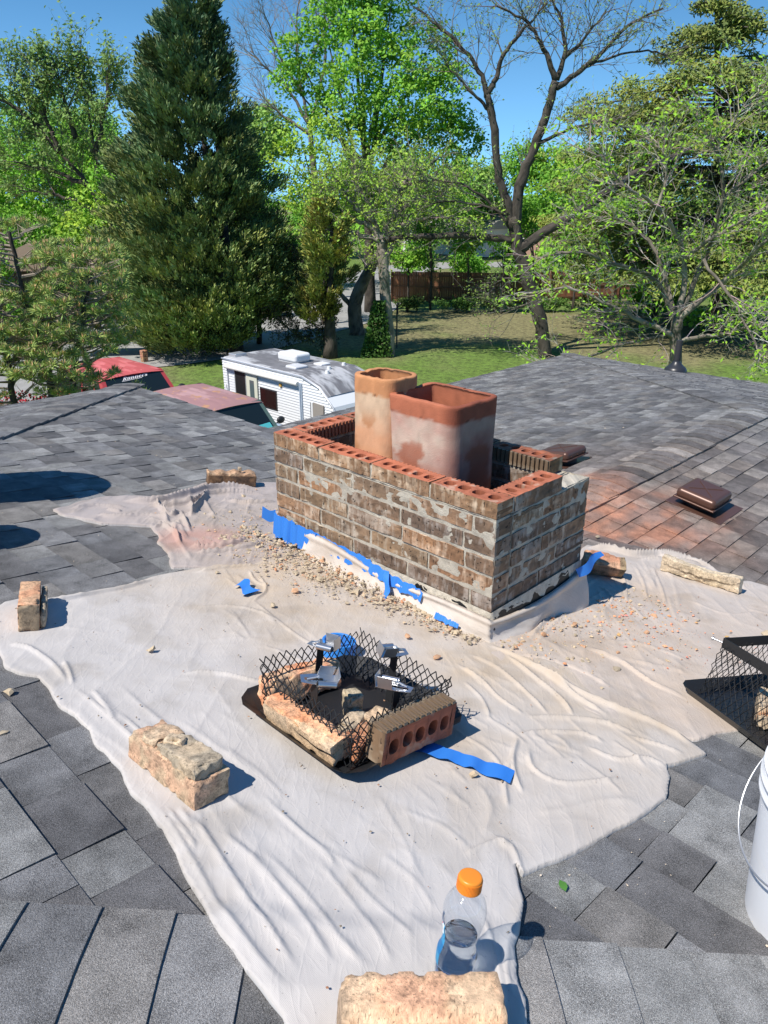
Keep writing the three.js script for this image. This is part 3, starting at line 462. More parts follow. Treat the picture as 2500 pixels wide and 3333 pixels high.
// the cloth behind, to the left of the chimney: mauve grey
const clothLeft = dropCloth('drop_cloth', px([[110, 1107], [180, 1086], [262, 1076], [330, 1078], [398, 1068], [448, 1048], [520, 1046], [600, 1046], [640, 1100], [640, 1190], [600, 1225], [500, 1236], [378, 1232], [352, 1190], [336, 1156], [322, 1142], [280, 1138], [215, 1136], [160, 1122]]), [
  fold([[260, 1088], [330, 1092], [400, 1078], [470, 1060], [560, 1058]], 0.026, 0.018, 0.026), fold([[320, 1100], [360, 1100], [420, 1092], [450, 1076], [520, 1072], [590, 1076]], 0.024, 0.014, 0.02), fold([[335, 1090], [352, 1110], [372, 1122], [390, 1112]], 0.022, 0.012), fold([[450, 1074], [436, 1094], [422, 1110], [412, 1124]], 0.03, 0.014, 0.02),
  fold([[330, 1148], [352, 1142], [380, 1160], [392, 1190]], 0.018, 0.012), fold([[408, 1190], [450, 1190], [500, 1184], [540, 1172]], 0.02, 0.012), fold([[420, 1204], [470, 1200], [540, 1190], [580, 1176]], 0.018, 0.012), fold([[200, 1120], [260, 1124], [330, 1122], [380, 1128]], 0.012, 0.012), fold([[490, 1090], [540, 1094], [600, 1090]], 0.018, 0.014), fold([[150, 1106], [210, 1100], [280, 1104]], 0.014, 0.014),
  ...creases(13, 20, [160, 580, 1070, 1210], [1, 0.05], 70, 0.016, 0.010), ...creases(14, 12, [330, 480, 1080, 1180], [0.4, 0.8], 40, 0.020, 0.010),
], { step: 0.0075, lift: 0.016, fk: 1.35, wk: 0.62, wave: 0.006, crease: 0.006, grain: 4, hem: 0.003, ragged: 0.02, seed: 7, label: 'mauve grey drop cloth crumpled at the left rear of the chimney', colour: (x, y) => { const [ex, ey] = onP0(425, 1170), pk = smooth(0.24, 0.05, Math.hypot((x - ex) * 0.8, y - ey)) * smooth(0.4, 0.6, fbm2(x * 8, y * 8, 3, 0, 51)); return mixc(mixc([0.47, 0.42, 0.415], [0.52, 0.43, 0.35], dirt(x, y, smooth(1.5, 0.5, Math.hypot(x - 1.95, y - 2.5)) * 0.7)), [0.62, 0.34, 0.27], pk * 0.7); } });
// the cloth to the right of the chimney, beige, running out past the frame
const clothRight = dropCloth('drop_cloth', px([[1045, 1395], [1120, 1330], [1200, 1250], [1262, 1180], [1300, 1186], [1350, 1198], [1420, 1192], [1490, 1204], [1545, 1226], [1590, 1262], [1660, 1262], [1740, 1280], [1760, 1420], [1700, 1560], [1500, 1605], [1420, 1600], [1300, 1560], [1180, 1500], [1060, 1440]]), [
  fold([[1262, 1188], [1310, 1192], [1360, 1204], [1430, 1204], [1500, 1216], [1560, 1248]], 0.05, 0.022, 0.03), fold([[1360, 1214], [1440, 1216], [1520, 1238], [1580, 1272], [1660, 1272]], 0.03, 0.02), fold([[1420, 1204], [1470, 1218], [1520, 1224]], 0.03, 0.016),
  fold([[1262, 1405], [1340, 1440], [1420, 1490], [1490, 1520]], 0.016, 0.008, 0.03), fold([[1135, 1400], [1180, 1345], [1240, 1290], [1300, 1250]], 0.02, 0.012), fold([[1150, 1410], [1200, 1350], [1260, 1310], [1330, 1270]], 0.014, 0.01), fold([[1330, 1230], [1350, 1270], [1352, 1310]], 0.016, 0.01), fold([[1370, 1226], [1390, 1270], [1395, 1300]], 0.014, 0.01), fold([[1405, 1226], [1425, 1270], [1440, 1320]], 0.014, 0.01),
  fold([[1100, 1420], [1180, 1430], [1260, 1460], [1330, 1500]], 0.012, 0.012), fold([[1290, 1390], [1390, 1400], [1500, 1440]], 0.008, 0.015), fold([[1290, 1270], [1320, 1300], [1300, 1330]], 0.014, 0.01), fold([[1480, 1300], [1560, 1330], [1640, 1330]], 0.007, 0.02),
  ...creases(11, 26, [1120, 1620, 1220, 1560], [0.8, 0.4], 110, 0.010, 0.012), ...creases(12, 16, [1280, 1460, 1200, 1330], [0.3, 0.95], 70, 0.016, 0.010),
], { step: 0.0085, lift: 0.015, fk: 0.75, wk: 0.5, wave: 0.006, crease: 0.003, hem: 0, ragged: 0.02, seed: 19, label: 'beige drop cloth spread to the right of the chimney under brick crumbs', colour: (x, y) => mixc([0.575, 0.525, 0.49], [0.66, 0.52, 0.40], dirt(x, y, smooth(1.5, 0.3, Math.hypot(x - 2.5, y - 1.05)) * 0.75)) });
// the large pale cloth in front
const clothMain = dropCloth('drop_cloth', px([[-20, 1330], [14, 1306], [50, 1300], [92, 1302], [150, 1293], [205, 1288], [268, 1272], [330, 1254], [400, 1240], [470, 1226], [540, 1219], [600, 1190], [668, 1180], [780, 1250], [900, 1320], [1045, 1380], [1095, 1404], [1140, 1420], [1235, 1452], [1300, 1500], [1390, 1545], [1470, 1592], [1520, 1634], [1482, 1648], [1440, 1662], [1448, 1690], [1442, 1734], [1380, 1775], [1310, 1818], [1240, 1846], [1180, 1872], [1128, 1894], [1108, 1860], [1122, 1905], [1132, 1960], [1120, 2010], [1106, 2060], [1108, 2120], [1124, 2170], [1132, 2240], [1120, 2300], [640, 2300], [612, 2212], [570, 2160], [520, 2096], [452, 2004], [402, 1905], [372, 1840], [348, 1798], [310, 1742], [262, 1682], [212, 1626], [190, 1588], [152, 1548], [112, 1502], [84, 1472], [40, 1462], [12, 1448], [-4, 1420]]), [
  ...creases(1, 46, [180, 620, 1480, 1980], [0.64, 0.77], 190, 0.009, 0.011), ...creases(2, 34, [460, 980, 1700, 2120], [0.66, 0.75], 170, 0.008, 0.012), ...creases(3, 26, [820, 1060, 1400, 1760], [0.72, 0.6], 120, 0.010, 0.010), ...creases(4, 22, [1000, 1380, 1430, 1640], [0.8, 0.42], 120, 0.018, 0.010), ...creases(5, 22, [80, 560, 1300, 1480], [0.95, 0.1], 110, 0.006, 0.012), ...creases(6, 14, [1080, 1400, 1620, 1800], [0.9, -0.35], 90, 0.010, 0.012), ...creases(7, 14, [480, 640, 1220, 1420], [0.7, 0.6], 60, 0.014, 0.012),
  // rolled rear edge and left edge
  fold([[70, 1316], [150, 1304], [210, 1290], [280, 1276], [340, 1258]], 0.04, 0.016, 0.022), fold([[20, 1400], [60, 1408], [110, 1440], [150, 1486]], 0.022, 0.014, 0.02), fold([[140, 1438], [152, 1462], [160, 1490]], 0.02, 0.01, 0.016), fold([[200, 1500], [232, 1540], [250, 1565]], 0.016, 0.008, 0.02),
  fold([[150, 1486], [230, 1550], [300, 1620], [345, 1690], [400, 1770], [440, 1840]], 0.016, 0.02, 0.012), fold([[250, 1540], [320, 1610], [370, 1690], [410, 1740]], 0.014, 0.016, 0.009), fold([[320, 1640], [352, 1690], [390, 1740]], 0.018, 0.012), fold([[300, 1700], [370, 1790], [430, 1890], [480, 1980], [560, 2090], [640, 2180]], 0.017, 0.022, 0.013), fold([[400, 1760], [450, 1820], [500, 1900], [540, 1960], [600, 2050], [650, 2130]], 0.018, 0.026, 0.012), fold([[350, 1740], [395, 1800], [430, 1850]], 0.02, 0.014, 0.012),
  fold([[470, 1800], [560, 1880], [630, 1960], [680, 2040], [720, 2110]], 0.014, 0.03, 0.014), fold([[560, 1720], [640, 1800], [700, 1850], [732, 1890]], 0.012, 0.026, 0.010), fold([[560, 1840], [640, 1920], [690, 1980], [740, 2060], [800, 2130]], 0.012, 0.03, 0.014), fold([[740, 1880], [790, 1940], [850, 2000], [900, 2060]], 0.010, 0.03, 0.012), fold([[680, 1860], [760, 1960], [820, 2050], [850, 2110]], 0.010, 0.026, 0.012), fold([[820, 1850], [900, 1920], [940, 1980]], 0.008, 0.03, 0.014), fold([[600, 1760], [680, 1830], [760, 1880], [850, 1930]], 0.007, 0.03, 0.014), fold([[480, 1620], [560, 1680], [620, 1740]], 0.008, 0.03, 0.014), fold([[300, 1560], [400, 1640], [480, 1720], [560, 1790]], 0.010, 0.03, 0.012), fold([[380, 1560], [480, 1630], [560, 1690]], 0.006, 0.03, 0.014), fold([[250, 1480], [340, 1560], [420, 1610], [500, 1670]], 0.008, 0.03, 0.012),
  fold([[390, 1465], [470, 1464], [540, 1478], [600, 1490]], 0.026, 0.016, 0.012), fold([[540, 1300], [600, 1350], [640, 1380], [690, 1410]], 0.012, 0.012), fold([[545, 1310], [575, 1284], [560, 1250]], 0.022, 0.012), fold([[420, 1320], [500, 1318], [560, 1330], [610, 1360]], 0.016, 0.016, 0.012), fold([[540, 1240], [552, 1262], [586, 1280]], 0.02, 0.012), fold([[420, 1246], [500, 1234], [560, 1228]], 0.032, 0.018), fold([[560, 1400], [640, 1430], [680, 1450]], 0.008, 0.016),
  // right wing: strong pleats running away from the chimney corner
  fold([[1050, 1400], [1120, 1430], [1190, 1470], [1250, 1520], [1320, 1560]], 0.03, 0.02, 0.028), fold([[1090, 1420], [1150, 1470], [1210, 1520], [1240, 1560]], 0.026, 0.014, 0.02), fold([[1140, 1440], [1240, 1500], [1330, 1540], [1430, 1580], [1500, 1620]], 0.034, 0.024, 0.03), fold([[980, 1440], [1040, 1480], [1080, 1520], [1140, 1560]], 0.02, 0.014, 0.014), fold([[1010, 1420], [1070, 1450], [1130, 1500], [1190, 1560]], 0.022, 0.013, 0.016), fold([[1130, 1560], [1220, 1560], [1300, 1570], [1380, 1600]], 0.022, 0.018, 0.018),
  fold([[1100, 1600], [1180, 1590], [1260, 1596], [1310, 1616]], 0.018, 0.014), fold([[1120, 1600], [1108, 1640], [1112, 1690], [1130, 1730]], 0.024, 0.012, 0.016), fold([[1108, 1640], [1090, 1700], [1096, 1760]], 0.02, 0.014), fold([[1140, 1620], [1150, 1670], [1200, 1700], [1280, 1700], [1350, 1690]], 0.018, 0.016), fold([[1260, 1620], [1330, 1650], [1400, 1650], [1440, 1666]], 0.02, 0.016), fold([[1350, 1600], [1420, 1620], [1480, 1640]], 0.018, 0.014), fold([[950, 1560], [1000, 1600], [1060, 1640], [1100, 1700]], 0.014, 0.016), fold([[1000, 1480], [1040, 1520], [1060, 1570]], 0.016, 0.012),
  fold([[1000, 1860], [1040, 1840], [1080, 1830], [1100, 1842]], 0.018, 0.02, 0.01), fold([[1060, 1820], [1100, 1836], [1118, 1870], [1126, 1920]], 0.022, 0.02, 0.014), fold([[1124, 1900], [1128, 1960], [1112, 2020], [1096, 2070], [1094, 2130], [1110, 2190]], 0.016, 0.022, 0.012), fold([[1040, 1980], [1062, 2060], [1080, 2140], [1086, 2212]], 0.014, 0.014, 0.01), fold([[1150, 1770], [1220, 1760], [1300, 1740], [1380, 1740]], 0.008, 0.03), fold([[1030, 1700], [1060, 1760], [1040, 1820]], 0.010, 0.03), fold([[860, 1760], [960, 1800], [1020, 1850]], 0.007, 0.03, 0.014), fold([[800, 1450], [860, 1480], [920, 1500]], 0.012, 0.014),
], { step: 0.0058, lift: 0.017, fk: 0.46, wk: 0.46, wave: 0.003, crease: 0.0022, grain: 2.2, hem: 0.0022, ragged: 0.014, seed: 31, label: 'large pale canvas drop cloth spread in front of the chimney', colour: (x, y) => { const near = smooth(1.15, 0.15, Math.hypot(Math.max(0, Math.abs(x - 1.72) - 0.1) * 1.6, Math.max(0, Math.abs(y - 1.75) - 0.7))); return mixc([0.615, 0.582, 0.558], [0.60, 0.495, 0.385], dirt(x, y, 0.06 + near * 1.1)); } });

// the strip of canvas taped round the foot of the chimney
{
  const g = new GB(), N = 150, rows = 12, P = [];
  const Lf = CH.b1 - CH.b0 - 0.22, Lr = CH.a1 - CH.a0 + 0.03, tot = Lf + Lr;
  for (let k = 0; k <= N; k++) {
    const s = k / N * tot, f = s < Lf, q = f ? [CH.a0, CH.b0 + Lf - s] : [CH.a0 + (s - Lf), CH.b0], c = Math.exp(-Math.pow((s - Lf) / 0.05, 2));
    const n = f ? [-1, 0] : [0, -1], nn = [n[0] * (1 - c * 0.3) - (f ? 0 : c * 0.7), n[1] * (1 - c * 0.3) - (f ? c * 0.7 : 0)];
    const top = f ? lerp(0.115, 0.078, smooth(0, 0.5, s / Lf)) + 0.008 * Math.sin(s * 9) : 0.078 + (s - Lf) / Lr * 0.105 - 0.03 * Math.sin((s - Lf) / Lr * Math.PI);
    const lift = f ? smooth(0.0, 0.25, s) : 1;
    P.push({ s, q, n: nn, top, lift, f });
  }
  const id = [];
  for (const p of P) {
    const row = [];
    for (let j = 0; j <= rows; j++) {
      const t = j / rows, n1 = fbm2(p.s * 5, t * 2, 3, 0, 41) - 0.5, sway = Math.sin((p.s * 14 + t * 3.2) + (p.f ? 0 : 2)) * 0.011 * t;
      const out = 0.016 + 0.012 * Math.exp(-Math.pow((t - 0.12) / 0.08, 2)) + t * (p.f ? 0.028 : 0.012) + t * t * 0.014 + n1 * 0.04 * t + sway, a = p.q[0] + p.n[0] * out, b = p.q[1] + p.n[1] * out, base = roofY(a, b) + 0.016;
      const y = lerp(base + p.top, base, t) + (j === 0 ? 0.004 : 0); const cl = mixc([0.74, 0.68, 0.62], [0.6, 0.5, 0.42], clamp(0.25 + n1));
      row.push(g.v(a, y, -b, cl, p.s / 0.8, t * 0.2));
    }
    const t0 = p.q[0] + p.n[0] * 0.004, b0 = p.q[1] + p.n[1] * 0.004, yy = roofY(t0, b0) + p.top - 0.008; row.unshift(g.v(t0, yy, -b0, [0.6, 0.56, 0.52], p.s / 0.8, 0)); id.push(row);
  }
  for (let k = 0; k < N; k++) for (let j = 0; j <= rows; j++) g.quad(id[k][j], id[k + 1][j], id[k + 1][j + 1], id[k][j + 1]);
  single('drop_cloth', g.geo(), M.cloth, 'cream canvas strip wrapped round the chimney foot below the bricks', 'drop cloth');
}
// the shingles and caps that show largest are pieces of their own; the rest of each roof is joined
{
  const inPoly = (p, x, y) => { let c = false; for (let i = 0, j = p.length - 1; i < p.length; j = i++) if ((p[i][1] > y) !== (p[j][1] > y) && x < (p[j][0] - p[i][0]) * (y - p[i][1]) / (p[j][1] - p[i][1]) + p[i][0]) c = !c; return c; };
  const fr = (q) => { const v = q.clone().project(camera); return Math.abs(v.x) < 1.05 && Math.abs(v.y) < 1.05 && v.z < 1; };
  camera.aspect = 0.75; camera.updateProjectionMatrix(); camera.updateMatrixWorld();
  for (const s of pend) {
    const [a, b] = s.P.ab((s.L0 + s.R0 + s.L1 + s.R1) / 4, (s.v0 + s.v1) / 2), q = W(a, b, s.P.y(a, b)), d = q.distanceTo(camera.position);
    const hid = (a < EAVE_A && COVERS.some((p) => inPoly(p, a, b))) || (s.P.y === wingY && a < EAVE_A) || (s.P.y === mainY && s.P.name === 'near' && a + b < 1.0);
    const n = s.P.name === 'hip' || s.P.name === 'back' ? 0.165 : 0.165, graze = Math.max(0.02, (camera.position.y - q.y) / d);
    s.near = d < 6.5; s.score = fr(q) && !hid && s.P.name !== 'back' ? ((s.R0 - s.L0 + s.R1 - s.L1) / 2) * graze / (d * d) : 0;
  }
  pend.sort((x, y) => y.score - x.score);
  for (const c of capList) { const q = W(c.a, c.b, roofY(c.a, c.b)); c.d = fr(q) ? q.distanceTo(camera.position) : 999; }
  capList.sort((x, y) => x.d - y.d);
  const rest = new Map();
  pend.forEach((s, k) => {
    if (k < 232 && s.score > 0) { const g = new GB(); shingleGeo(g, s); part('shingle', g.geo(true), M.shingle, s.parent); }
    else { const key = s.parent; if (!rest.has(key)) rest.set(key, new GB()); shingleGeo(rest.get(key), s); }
  });
  for (const [p, g] of rest) { const o = part('shingle_field', g.geo(true), M.shingle, p, 'stuff'); }
  const left = new Map();
  capList.forEach((c, k) => {
    if (k < 66 && c.d < 900) part('hip_cap_shingle', c.g.geo(true), M.shingle, c.parent);
    else { if (!left.has(c.parent)) left.set(c.parent, []); left.get(c.parent).push(c.g.geo(true)); }
  });
  for (const [p, l] of left) part('hip_cap_run', mergeGeometries(l), M.shingle, p, 'stuff');
}
// walls and fascia below the eaves
{
  const wallBox = (a0, a1, b0, b1, y1) => { const g = new GB(); g.box(W((a0 + a1) / 2, (b0 + b1) / 2, y1 / 2), W((a1 - a0) / 2, 0, 0), new THREE.Vector3(0, y1 / 2, 0), W(0, (b1 - b0) / 2, 0), [1, 1, 1]); return g.geo(true); };
  part('wall', wallBox(-6.8, 3.2, -1.9, 6.7, EYE - 1.80 - 0.1), M.wall, house);
  part('wall', wallBox(3.25, 12.4, -2.4, 7.2, EYE - 2.78 - 0.1), M.wall, house);
  const gut = (a0, b0, a1, b1, y) => { const g = new GB(), A = W(a0, b0, y), B = W(a1, b1, y), d = B.clone().sub(A), n = new THREE.Vector3(d.z, 0, -d.x).normalize(); const o = A.clone().add(B).multiplyScalar(0.5); g.box(o, d.multiplyScalar(0.5), new THREE.Vector3(0, 0.05, 0), n.multiplyScalar(0.012), [1, 1, 1]); return g.geo(true); };
  part('fascia', gut(3.60, -2.4, 3.60, 7.2, EYE - 1.755 - 0.155), M.fascia, house);
  part('fascia', gut(3.4, 7.68, 12.88, 7.68, EYE - 2.755 - 0.155), M.fascia, house);
  part('fascia', gut(12.88, -2.88, 12.88, 7.68, EYE - 2.755 - 0.155), M.fascia, house);
  part('fascia', gut(-6.9, 7.2, 3.6, 7.2, EYE - 1.755 - 0.155), M.fascia, house);
}
// ---------------------------------------------------------------- things lying on the roof
const TILT = -Math.atan(SLOPE);
function settle(o, a, b, yaw = 0, lift = 0.016, y = null) {
  o.position.copy(W(a, b, (y ?? restY(a, b)) + lift));
  o.quaternion.setFromEuler(new THREE.Euler(0, 0, TILT)).multiply(new THREE.Quaternion().setFromAxisAngle(new THREE.Vector3(0, 1, 0), yaw)); return o;
}
const rubbleTex = tex(1024, 1024, (u, v, i, j) => { const f = fbm2(u * 28, v * 28, 4, 28, 84), g = fbm2(u * 110, v * 110, 3, 110, 85), h = hash(i, j, 86); let k = 0.43 + 0.42 * (f - 0.5) + 0.40 * (g - 0.5) + 0.18 * (h - 0.5); if (vn2(u * 170, v * 170, 170, 87) > 0.87) k *= 0.45; const w = smooth(0.6, 0.72, fbm2(u * 12, v * 12, 5, 12, 88)); return [lerp(k * 1.05, 0.50, w * 0.5), lerp(k * 0.95, 0.46, w * 0.5), lerp(k * 0.8, 0.39, w * 0.5)]; });
M.rubble = new THREE.MeshStandardMaterial({ vertexColors: true, color: C(0.64, 0.62, 0.62), map: rubbleTex, bumpMap: mortarBump, bumpScale: 0.0018, roughness: 0.95 });
// a broken or mortared block: box with worn, noisy skin; colour from a function of the local spot
function chunkGeo(lx, ly, lz, seed, { rough = 0.006, round = 0.25, colour, cut = null, fine = 0.006 } = {}) {
  const g = new GB(), N = (l) => Math.max(3, Math.round(l / fine)), hx = lx / 2, hy = ly / 2, hz = lz / 2, rr = Math.min(hx, hy, hz) * round;
  const at = (x, y, z) => {
    let p = [x * hx, y * hy, z * hz]; const c = [clamp(p[0], -hx + rr, hx - rr), clamp(p[1], -hy + rr, hy - rr), clamp(p[2], -hz + rr, hz - rr)], d = [p[0] - c[0], p[1] - c[1], p[2] - c[2]], l = Math.hypot(...d) || 1;
    if (l > 1e-6) p = [c[0] + d[0] / l * rr, c[1] + d[1] / l * rr, c[2] + d[2] / l * rr];
    const n = (k, f) => (fbm3(p[0] * f + seed * 7.3, p[1] * f + k * 5, p[2] * f, 3, seed + k) - 0.5) * 2;
    p = [p[0] + n(1, 15) * rough * 0.9 + n(4, 80) * rough * 0.45, p[1] + n(2, 15) * rough * 0.9 + n(5, 80) * rough * 0.45, p[2] + n(3, 15) * rough * 0.9 + n(6, 80) * rough * 0.45];
    { const q = [Math.abs(x), Math.abs(y), Math.abs(z)], e = [smooth(0.72, 1, q[0]), smooth(0.72, 1, q[1]), smooth(0.72, 1, q[2])], k = Math.max(e[0] * e[1], e[1] * e[2], e[0] * e[2]), ch = Math.max(0, fbm3(p[0] * 34 + seed, p[1] * 34, p[2] * 34, 3, seed + 11) - 0.5) * 0.055 * k; if (ch > 0) { const l2 = Math.hypot(...p) || 1; p = p.map((v, i) => v - (v / l2) * ch * (0.4 + e[i])); } }
    return cut ? cut(p) : p;
  };
  const sheet = (f, n, m) => { const q = []; for (let j = 0; j <= m; j++) { q.push([]); for (let i = 0; i <= n; i++) { const p = at(...f(i / n * 2 - 1, j / m * 2 - 1)), c = colour ? colour(p, f(0, 0)) : [1.4, 1.3, 1.15]; const fn = f(0, 0), [tu, tv] = Math.abs(fn[1]) > 0.5 ? [p[0], p[2]] : Math.abs(fn[0]) > 0.5 ? [p[2], p[1]] : [p[0], p[1]]; q[j].push(g.v(p[0], p[1] + hy, p[2], c, (tu + seed * 0.37) * 2.2, (tv + seed * 0.21) * 2.2)); } } for (let j = 0; j < m; j++) for (let i = 0; i < n; i++) g.quad(q[j][i], q[j][i + 1], q[j + 1][i + 1], q[j + 1][i]); };
  const X = N(lx), Y = N(ly), Z = N(lz);
  sheet((i, j) => [i, j, 1], X, Y); sheet((i, j) => [-i, j, -1], X, Y); sheet((i, j) => [1, j, -i], Z, Y); sheet((i, j) => [-1, j, i], Z, Y); sheet((i, j) => [i, 1, -j], X, Z); sheet((i, j) => [i, -1, j], X, Z);
  return g.geo();
}
const blend = (cols, sc, sd) => (p) => { const n = fbm3(p[0] * sc, p[1] * sc, p[2] * sc, 4, sd), m = fbm3(p[0] * 70, p[1] * 70, p[2] * 70, 2, sd + 3), t = smooth(0.42, 0.58, n) * (cols.length - 1), k = Math.min(cols.length - 2, Math.floor(t)); return mixc(cols[k], cols[k + 1], t - k).map((q) => q * (0.75 + 0.5 * m)); };
const TAN = [1.75, 1.42, 1.10], ORANGE = [1.75, 1.02, 0.66], PALE = [1.80, 1.60, 1.30], GREYM = [1.25, 1.18, 1.02], BURNT = [0.55, 0.38, 0.28], PINK = [1.7, 1.15, 0.85];
// brick standing on its side at the far left of the cloth, mortar slab down one long side
{
  const t = thing('brick', 'tan brick with a grey mortar slab on one side, at the far left cloth edge', 'brick');
  part('brick_body', chunkGeo(0.205, 0.088, 0.062, 3, { rough: 0.0022, round: 0.09, colour: (p, f) => (f[0] < -0.5 ? blend([[1.0, 0.85, 0.66], [1.2, 1.0, 0.78]], 20, 2)(p) : blend([[2.1, 1.25, 0.85], [2.0, 1.4, 1.0]], 22, 4)(p)) }), M.rubble, t);
  const m = part('mortar_slab', chunkGeo(0.19, 0.07, 0.018, 5, { rough: 0.008, round: 0.4, colour: blend([GREYM, [0.9, 0.85, 0.75]], 20, 6) }), M.rubble, t); m.position.set(0.002, 0, 0.042);
  settle(t, 0.712, 2.315, 1.16, 0.018);
}
// brick under a thick crust of mortar, front left
{
  const t = thing('brick', 'old brick crusted with lumpy tan mortar on the left cloth edge', 'brick');
  part('brick_body', chunkGeo(0.265, 0.068, 0.095, 11, { rough: 0.0026, round: 0.09, colour: blend([[1.6, 1.38, 1.08], [1.75, 1.42, 1.1], [1.8, 1.3, 1.0]], 14, 12) }), M.rubble, t);
  const a = part('mortar_crust', chunkGeo(0.15, 0.034, 0.082, 14, { rough: 0.008, round: 0.3, colour: blend([PALE.map((q) => q * 0.9), GREYM], 18, 15) }), M.rubble, t); a.position.set(0.045, 0.056, 0.0); a.rotation.z = 0.03;
  const b = part('mortar_crust', chunkGeo(0.06, 0.026, 0.085, 17, { rough: 0.009, round: 0.4, colour: blend([PALE, TAN], 18, 18) }), M.rubble, t); b.position.set(-0.065, 0.055, -0.004);
  const c = part('mortar_crust', chunkGeo(0.05, 0.05, 0.03, 19, { rough: 0.008, round: 0.5, colour: blend([PALE, [1.5, 1.4, 1.2]], 18, 20) }), M.rubble, t); c.position.set(-0.012, 0.045, 0.0); c.rotation.y = 0.5;
  settle(t, 0.655, 1.325, -Math.PI / 2 + 0.06, 0.018);
}
// big fragment at the bottom edge of the picture, in front of the bottle
{
  const t = thing('brick', 'broken salmon brick lying in front of the plastic bottle', 'brick');
  part('brick_body', chunkGeo(0.262, 0.088, 0.10, 23, { rough: 0.0022, round: 0.09, fine: 0.006, colour: (p, f) => { const e = smooth(0.032, 0.045, Math.abs(p[2])) * 0.6 + smooth(0.115, 0.128, Math.abs(p[0])); return mixc(blend([[2.5, 1.62, 1.18], [2.6, 1.8, 1.25], [2.55, 2.0, 1.5]], 11, 24)(p), [1.55, 1.25, 0.98], clamp(e)); }, cut: (p) => { const k = p[1] > 0.02 && p[2] > 0.012 ? smooth(0.012, 0.03, p[2]) * 0.02 : 0; return [p[0], p[1] - k, p[2]]; } }), M.rubble, t);
  const h = part('clay_chip', chunkGeo(0.03, 0.012, 0.016, 29, { rough: 0.003, round: 0.7, colour: () => [2.0, 0.85, 0.5] }), M.rubble, t); h.position.set(0.075, 0.058, 0.045);
  settle(t, 0.600, 0.513, -0.69, 0.018);
}
// half-burnt brick at the rear of the left cloth
{
  const t = thing('brick', 'brick with a burnt dark side and pale top on the rear cloth edge', 'brick');
  part('brick_body', chunkGeo(0.275, 0.075, 0.09, 31, { rough: 0.0026, round: 0.09, colour: (p, f) => (f[1] > 0.5 || p[1] > 0.024 ? blend([[1.7, 1.3, 0.95], [1.5, 1.05, 0.75]], 18, 32)(p) : blend([[0.35, 0.25, 0.2], [0.7, 0.46, 0.3]], 26, 33)(p)), cut: (p) => [p[0], p[1] + (p[1] > 0 ? 0.006 * Math.sin(p[0] * 75) : 0), p[2]] }), M.rubble, t);
  const c = part('mortar_stub', chunkGeo(0.022, 0.03, 0.02, 35, { rough: 0.005, round: 0.4, colour: blend([PALE, GREYM], 30, 36) }), M.rubble, t); c.position.set(0.045, 0.075, 0);
  settle(t, 2.28, 3.475, -0.44, 0.02);
}
// wedge of brick beside the far right chimney corner, and the long slab of mortar
{
  const t = single('brick', chunkGeo(0.19, 0.11, 0.085, 41, { rough: 0.005, round: 0.09, colour: (p, f) => (p[0] > 0.07 ? blend([[1.2, 1.0, 0.7], [0.9, 0.72, 0.52]], 20, 42)(p) : blend([[1.55, 0.86, 0.6], PINK], 16, 43)(p)), cut: (p) => [p[0], p[1] * (1 - 0.3 * smooth(-0.02, 0.09, p[0])), p[2] + 0.2 * p[1]] }), M.rubble, 'red brick wedge lying beside the right corner of the chimney', 'brick');
  settle(t, 2.99, 1.50, -0.95, 0.02); t.rotateX(0.5);
  const s = single('mortar_slab', chunkGeo(0.37, 0.085, 0.055, 47, { rough: 0.007, round: 0.09, colour: blend([[2.1, 1.95, 1.6], [1.75, 1.6, 1.3], [2.2, 2.05, 1.75]], 14, 48), cut: (p) => [p[0], p[1] - (p[1] > 0 ? 0.018 * Math.sin((p[0] + 0.18) * 8.5) : 0), p[2] + 0.35 * p[1]] }), M.rubble, 'long pale mortar slab at the far edge of the beige cloth', 'mortar slab');
  settle(s, 3.345, 1.17, -1.50, 0.02);
  const c = single('brick_chip', chunkGeo(0.06, 0.035, 0.045, 51, { rough: 0.006, round: 0.3, colour: blend([[2.0, 1.45, 0.85], [1.9, 1.3, 0.75]], 20, 52) }), M.rubble, 'yellow brick chip on the shingles right of the chimney', 'brick chip'); { const q = [3.78, 1.86]; c.position.copy(W(q[0], q[1], wingY(...q) + 0.008)); c.rotation.set(0, 0.5, -0.1); }
}
// ---------------------------------------------------------------- upturned chimney cap with bricks on its rim
M.black = mat(C(0.016, 0.017, 0.019), 0.45); M.zinc = mat(C(0.62, 0.63, 0.65), 0.30, { metalness: 0.9 });
function meshWall(P00, P10, P01, P11, cols, rows, rad, jitter, seed) {   // expanded metal between four corners
  const g = new GB(), r = rng(seed), pt = (s, t) => P00.clone().multiplyScalar((1 - s) * (1 - t)).addScaledVector(P10, s * (1 - t)).addScaledVector(P01, (1 - s) * t).addScaledVector(P11, s * t);
  const nrm = P10.clone().sub(P00).cross(P01.clone().sub(P00)).normalize();
  const node = []; for (let j = 0; j <= rows; j++) { node.push([]); for (let i = 0; i <= cols; i++) node[j].push(pt((i + (j % 2 ? 0.5 : 0)) / (cols + 0.5), j / rows).addScaledVector(nrm, (r() - 0.5) * jitter + jitter * 2.2 * (fbm2(i * 0.25 + seed, j * 0.3, 2) - 0.5))); }
  for (let j = 0; j < rows; j++) for (let i = 0; i <= cols; i++) { const a = node[j][i], up = node[j + 1]; const l = j % 2 ? i : i - 1, rr = j % 2 ? i + 1 : i; if (up[l]) g.tube([a, up[l]], rad, 4, [1, 1, 1], false); if (up[rr]) g.tube([a, up[rr]], rad, 4, [1, 1, 1], false); }
  return g.geo();
}
